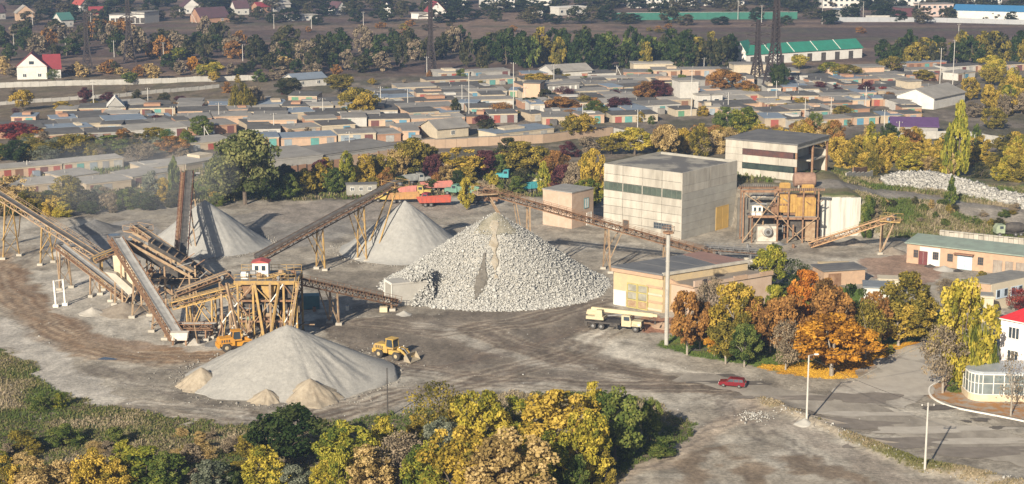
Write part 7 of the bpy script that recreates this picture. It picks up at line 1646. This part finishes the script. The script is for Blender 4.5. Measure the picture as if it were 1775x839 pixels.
# dust hanging over the plant
dm_ = bpy.data.materials.new('rock_dust_cloud'); dm_.use_nodes = True
t = dm_.node_tree; t.nodes.remove(t.nodes['Principled BSDF']); pv = t.nodes.new('ShaderNodeVolumePrincipled'); pv.inputs['Color'].default_value = (.82, .84, .88, 1)
pv.inputs['Density'].default_value = .0042; t.links.new(pv.outputs[0], t.nodes['Material Output'].inputs['Volume'])
for i, (x, y, z, rx, ry, rz_) in enumerate([(230, 380, 10, 26, 22, 9), (320, 560, 3, 6, 6, 3.4)]):
    p = AT(x, y, 0); mb = MB().lathe((0, 0, 0), [(math.cos(a), math.sin(a)) for a in np.linspace(-1.5, 1.5, 13)], 24)
    o = mb.build('dust_cloud', dm_); o.location = (p.x, p.y, z); o.scale = (rx, ry, rz_); struct(o, 'stuff')

# rock slumped over the back of the tunnel
k = 1500; u_ = NR.uniform(0, 1, k); lx = 3.2 + 4.6 * np.sqrt(u_); ly = NR.uniform(-.6, 4.6, k); zz = 4.45 + (lx - 3.6) * .55 * NR.uniform(.2, 1, k)
side = NR.uniform(size=k) < .45; ly = np.where(side, -NR.uniform(.1, 1.9, k), ly); zz = np.where(side, NR.uniform(0, 1, k) * np.clip((lx - 2.4) * .95, 0, 4.6) * np.clip(1.25 + ly * .5, .15, 1), np.maximum(zz, 4.5))
ca, sa = math.cos(ax), math.sin(ax); P = np.column_stack([p0.x + lx * ca - ly * sa, p0.y + lx * sa + ly * ca, zz])
struct(rocks(P, np.clip(NR.lognormal(-1.75, .4, k), .09, .5), 88, 'tunnel_rocks', ROCK), 'stuff')
# bits and pieces lying about
dr = AT(602, 538, 0); o = thing('steel_drum', 'white drum standing in the yard left of the tunnel mouth', 'drum', dr); part('drum_body', MB().lathe((dr.x, dr.y, 0), [(.28, 0), (.3, .02), (.3, .3), (.32, .32), (.3, .34), (.3, .86), (.27, .9)], 14), WHITEP, o); part('drum_lid', MB().tube((dr.x, dr.y, .905), (dr.x, dr.y, .93), .25, n=12), STEEL, o)
for i, (x0, y0, x1, y1, w_) in enumerate([(1098, 556, 1150, 566, 'longest'), (1090, 550, 1128, 560, 'middle'), (1084, 560, 1118, 571, 'shortest')]):
    a, b = AT(x0, y0, .25), AT(x1, y1, .25); o = MB().tube(a, b, .17, n=8).build('steel_pipe', RUST, None, off=a, loc=a); tag(o, '%s rusty pipe lying behind the cream truck crane' % w_, 'pipe')
for i, (x, y) in enumerate([(240, 505), (262, 566), (345, 597), (390, 604), (520, 596), (500, 545), (545, 540), (1296, 430), (1340, 428), (1375, 430)]):
    q = AT(x, y, 0); o = thing('scrap_drum', '%s rusty scrap drum from the left under the plant' % nth(i), 'drum', q, 0, 'scrap drums under the plant'); part('drum_body', MB().lathe((q.x, q.y, 0), [(.3, 0), (.32, .3), (.34, .32), (.32, .34), (.3, .9)], 12), (RUST, STEEL, DARK)[i % 3], o); part('drum_lid', MB().tube((q.x, q.y, .905), (q.x, q.y, .93), .26, n=10), DARK, o)
# overhead cables along the road
def cable(label, a, b, sag=.6, r=.03):
    mb = MB(); P = [a.lerp(b, k / 16) - Vector((0, 0, sag * 4 * (k / 16) * (1 - k / 16))) for k in range(17)]
    for p, q in zip(P[:-1], P[1:]): mb.tube(p, q, r, n=5, cap=False)
    o = mb.build('overhead_cable', DARK, None, off=a, loc=a); tag(o, label, 'cable')
ga = G(1398, 731); gb_ = G(1603, 814); la = ga + Vector((0, 0, HT(ga, 616) - .2)); lb2 = gb_ + Vector((0, 0, HT(gb_, 698) - .3))
cable('thin overhead cable between the street lamp pole and the berm pole', la, lb2); cable('thin overhead cable from the street lamp pole to the red-roofed house', la, Vector((h0.x, h0.y + .2, 9.6)), 1.0)
# ------------------------------------------------------------------ haze
hm_ = bpy.data.materials.new('autumn_haze'); hm_.use_nodes = True
t = hm_.node_tree; t.nodes.remove(t.nodes['Principled BSDF'])
pv = t.nodes.new('ShaderNodeVolumePrincipled'); pv.inputs['Color'].default_value = (0.45, 0.64, 1.0, 1); pv.inputs['Density'].default_value = HAZE; pv.inputs['Anisotropy'].default_value = 0.2
t.links.new(pv.outputs[0], t.nodes['Material Output'].inputs['Volume'])
hb = MB().box(XS[0] - 50, XS[-1] + 50, YS[0] - 50, YS[-1] + 50, float(GZ.min()) - 1.5, max(CAM_H + 6, HTOP)).build('haze', hm_)
struct(hb, 'stuff')
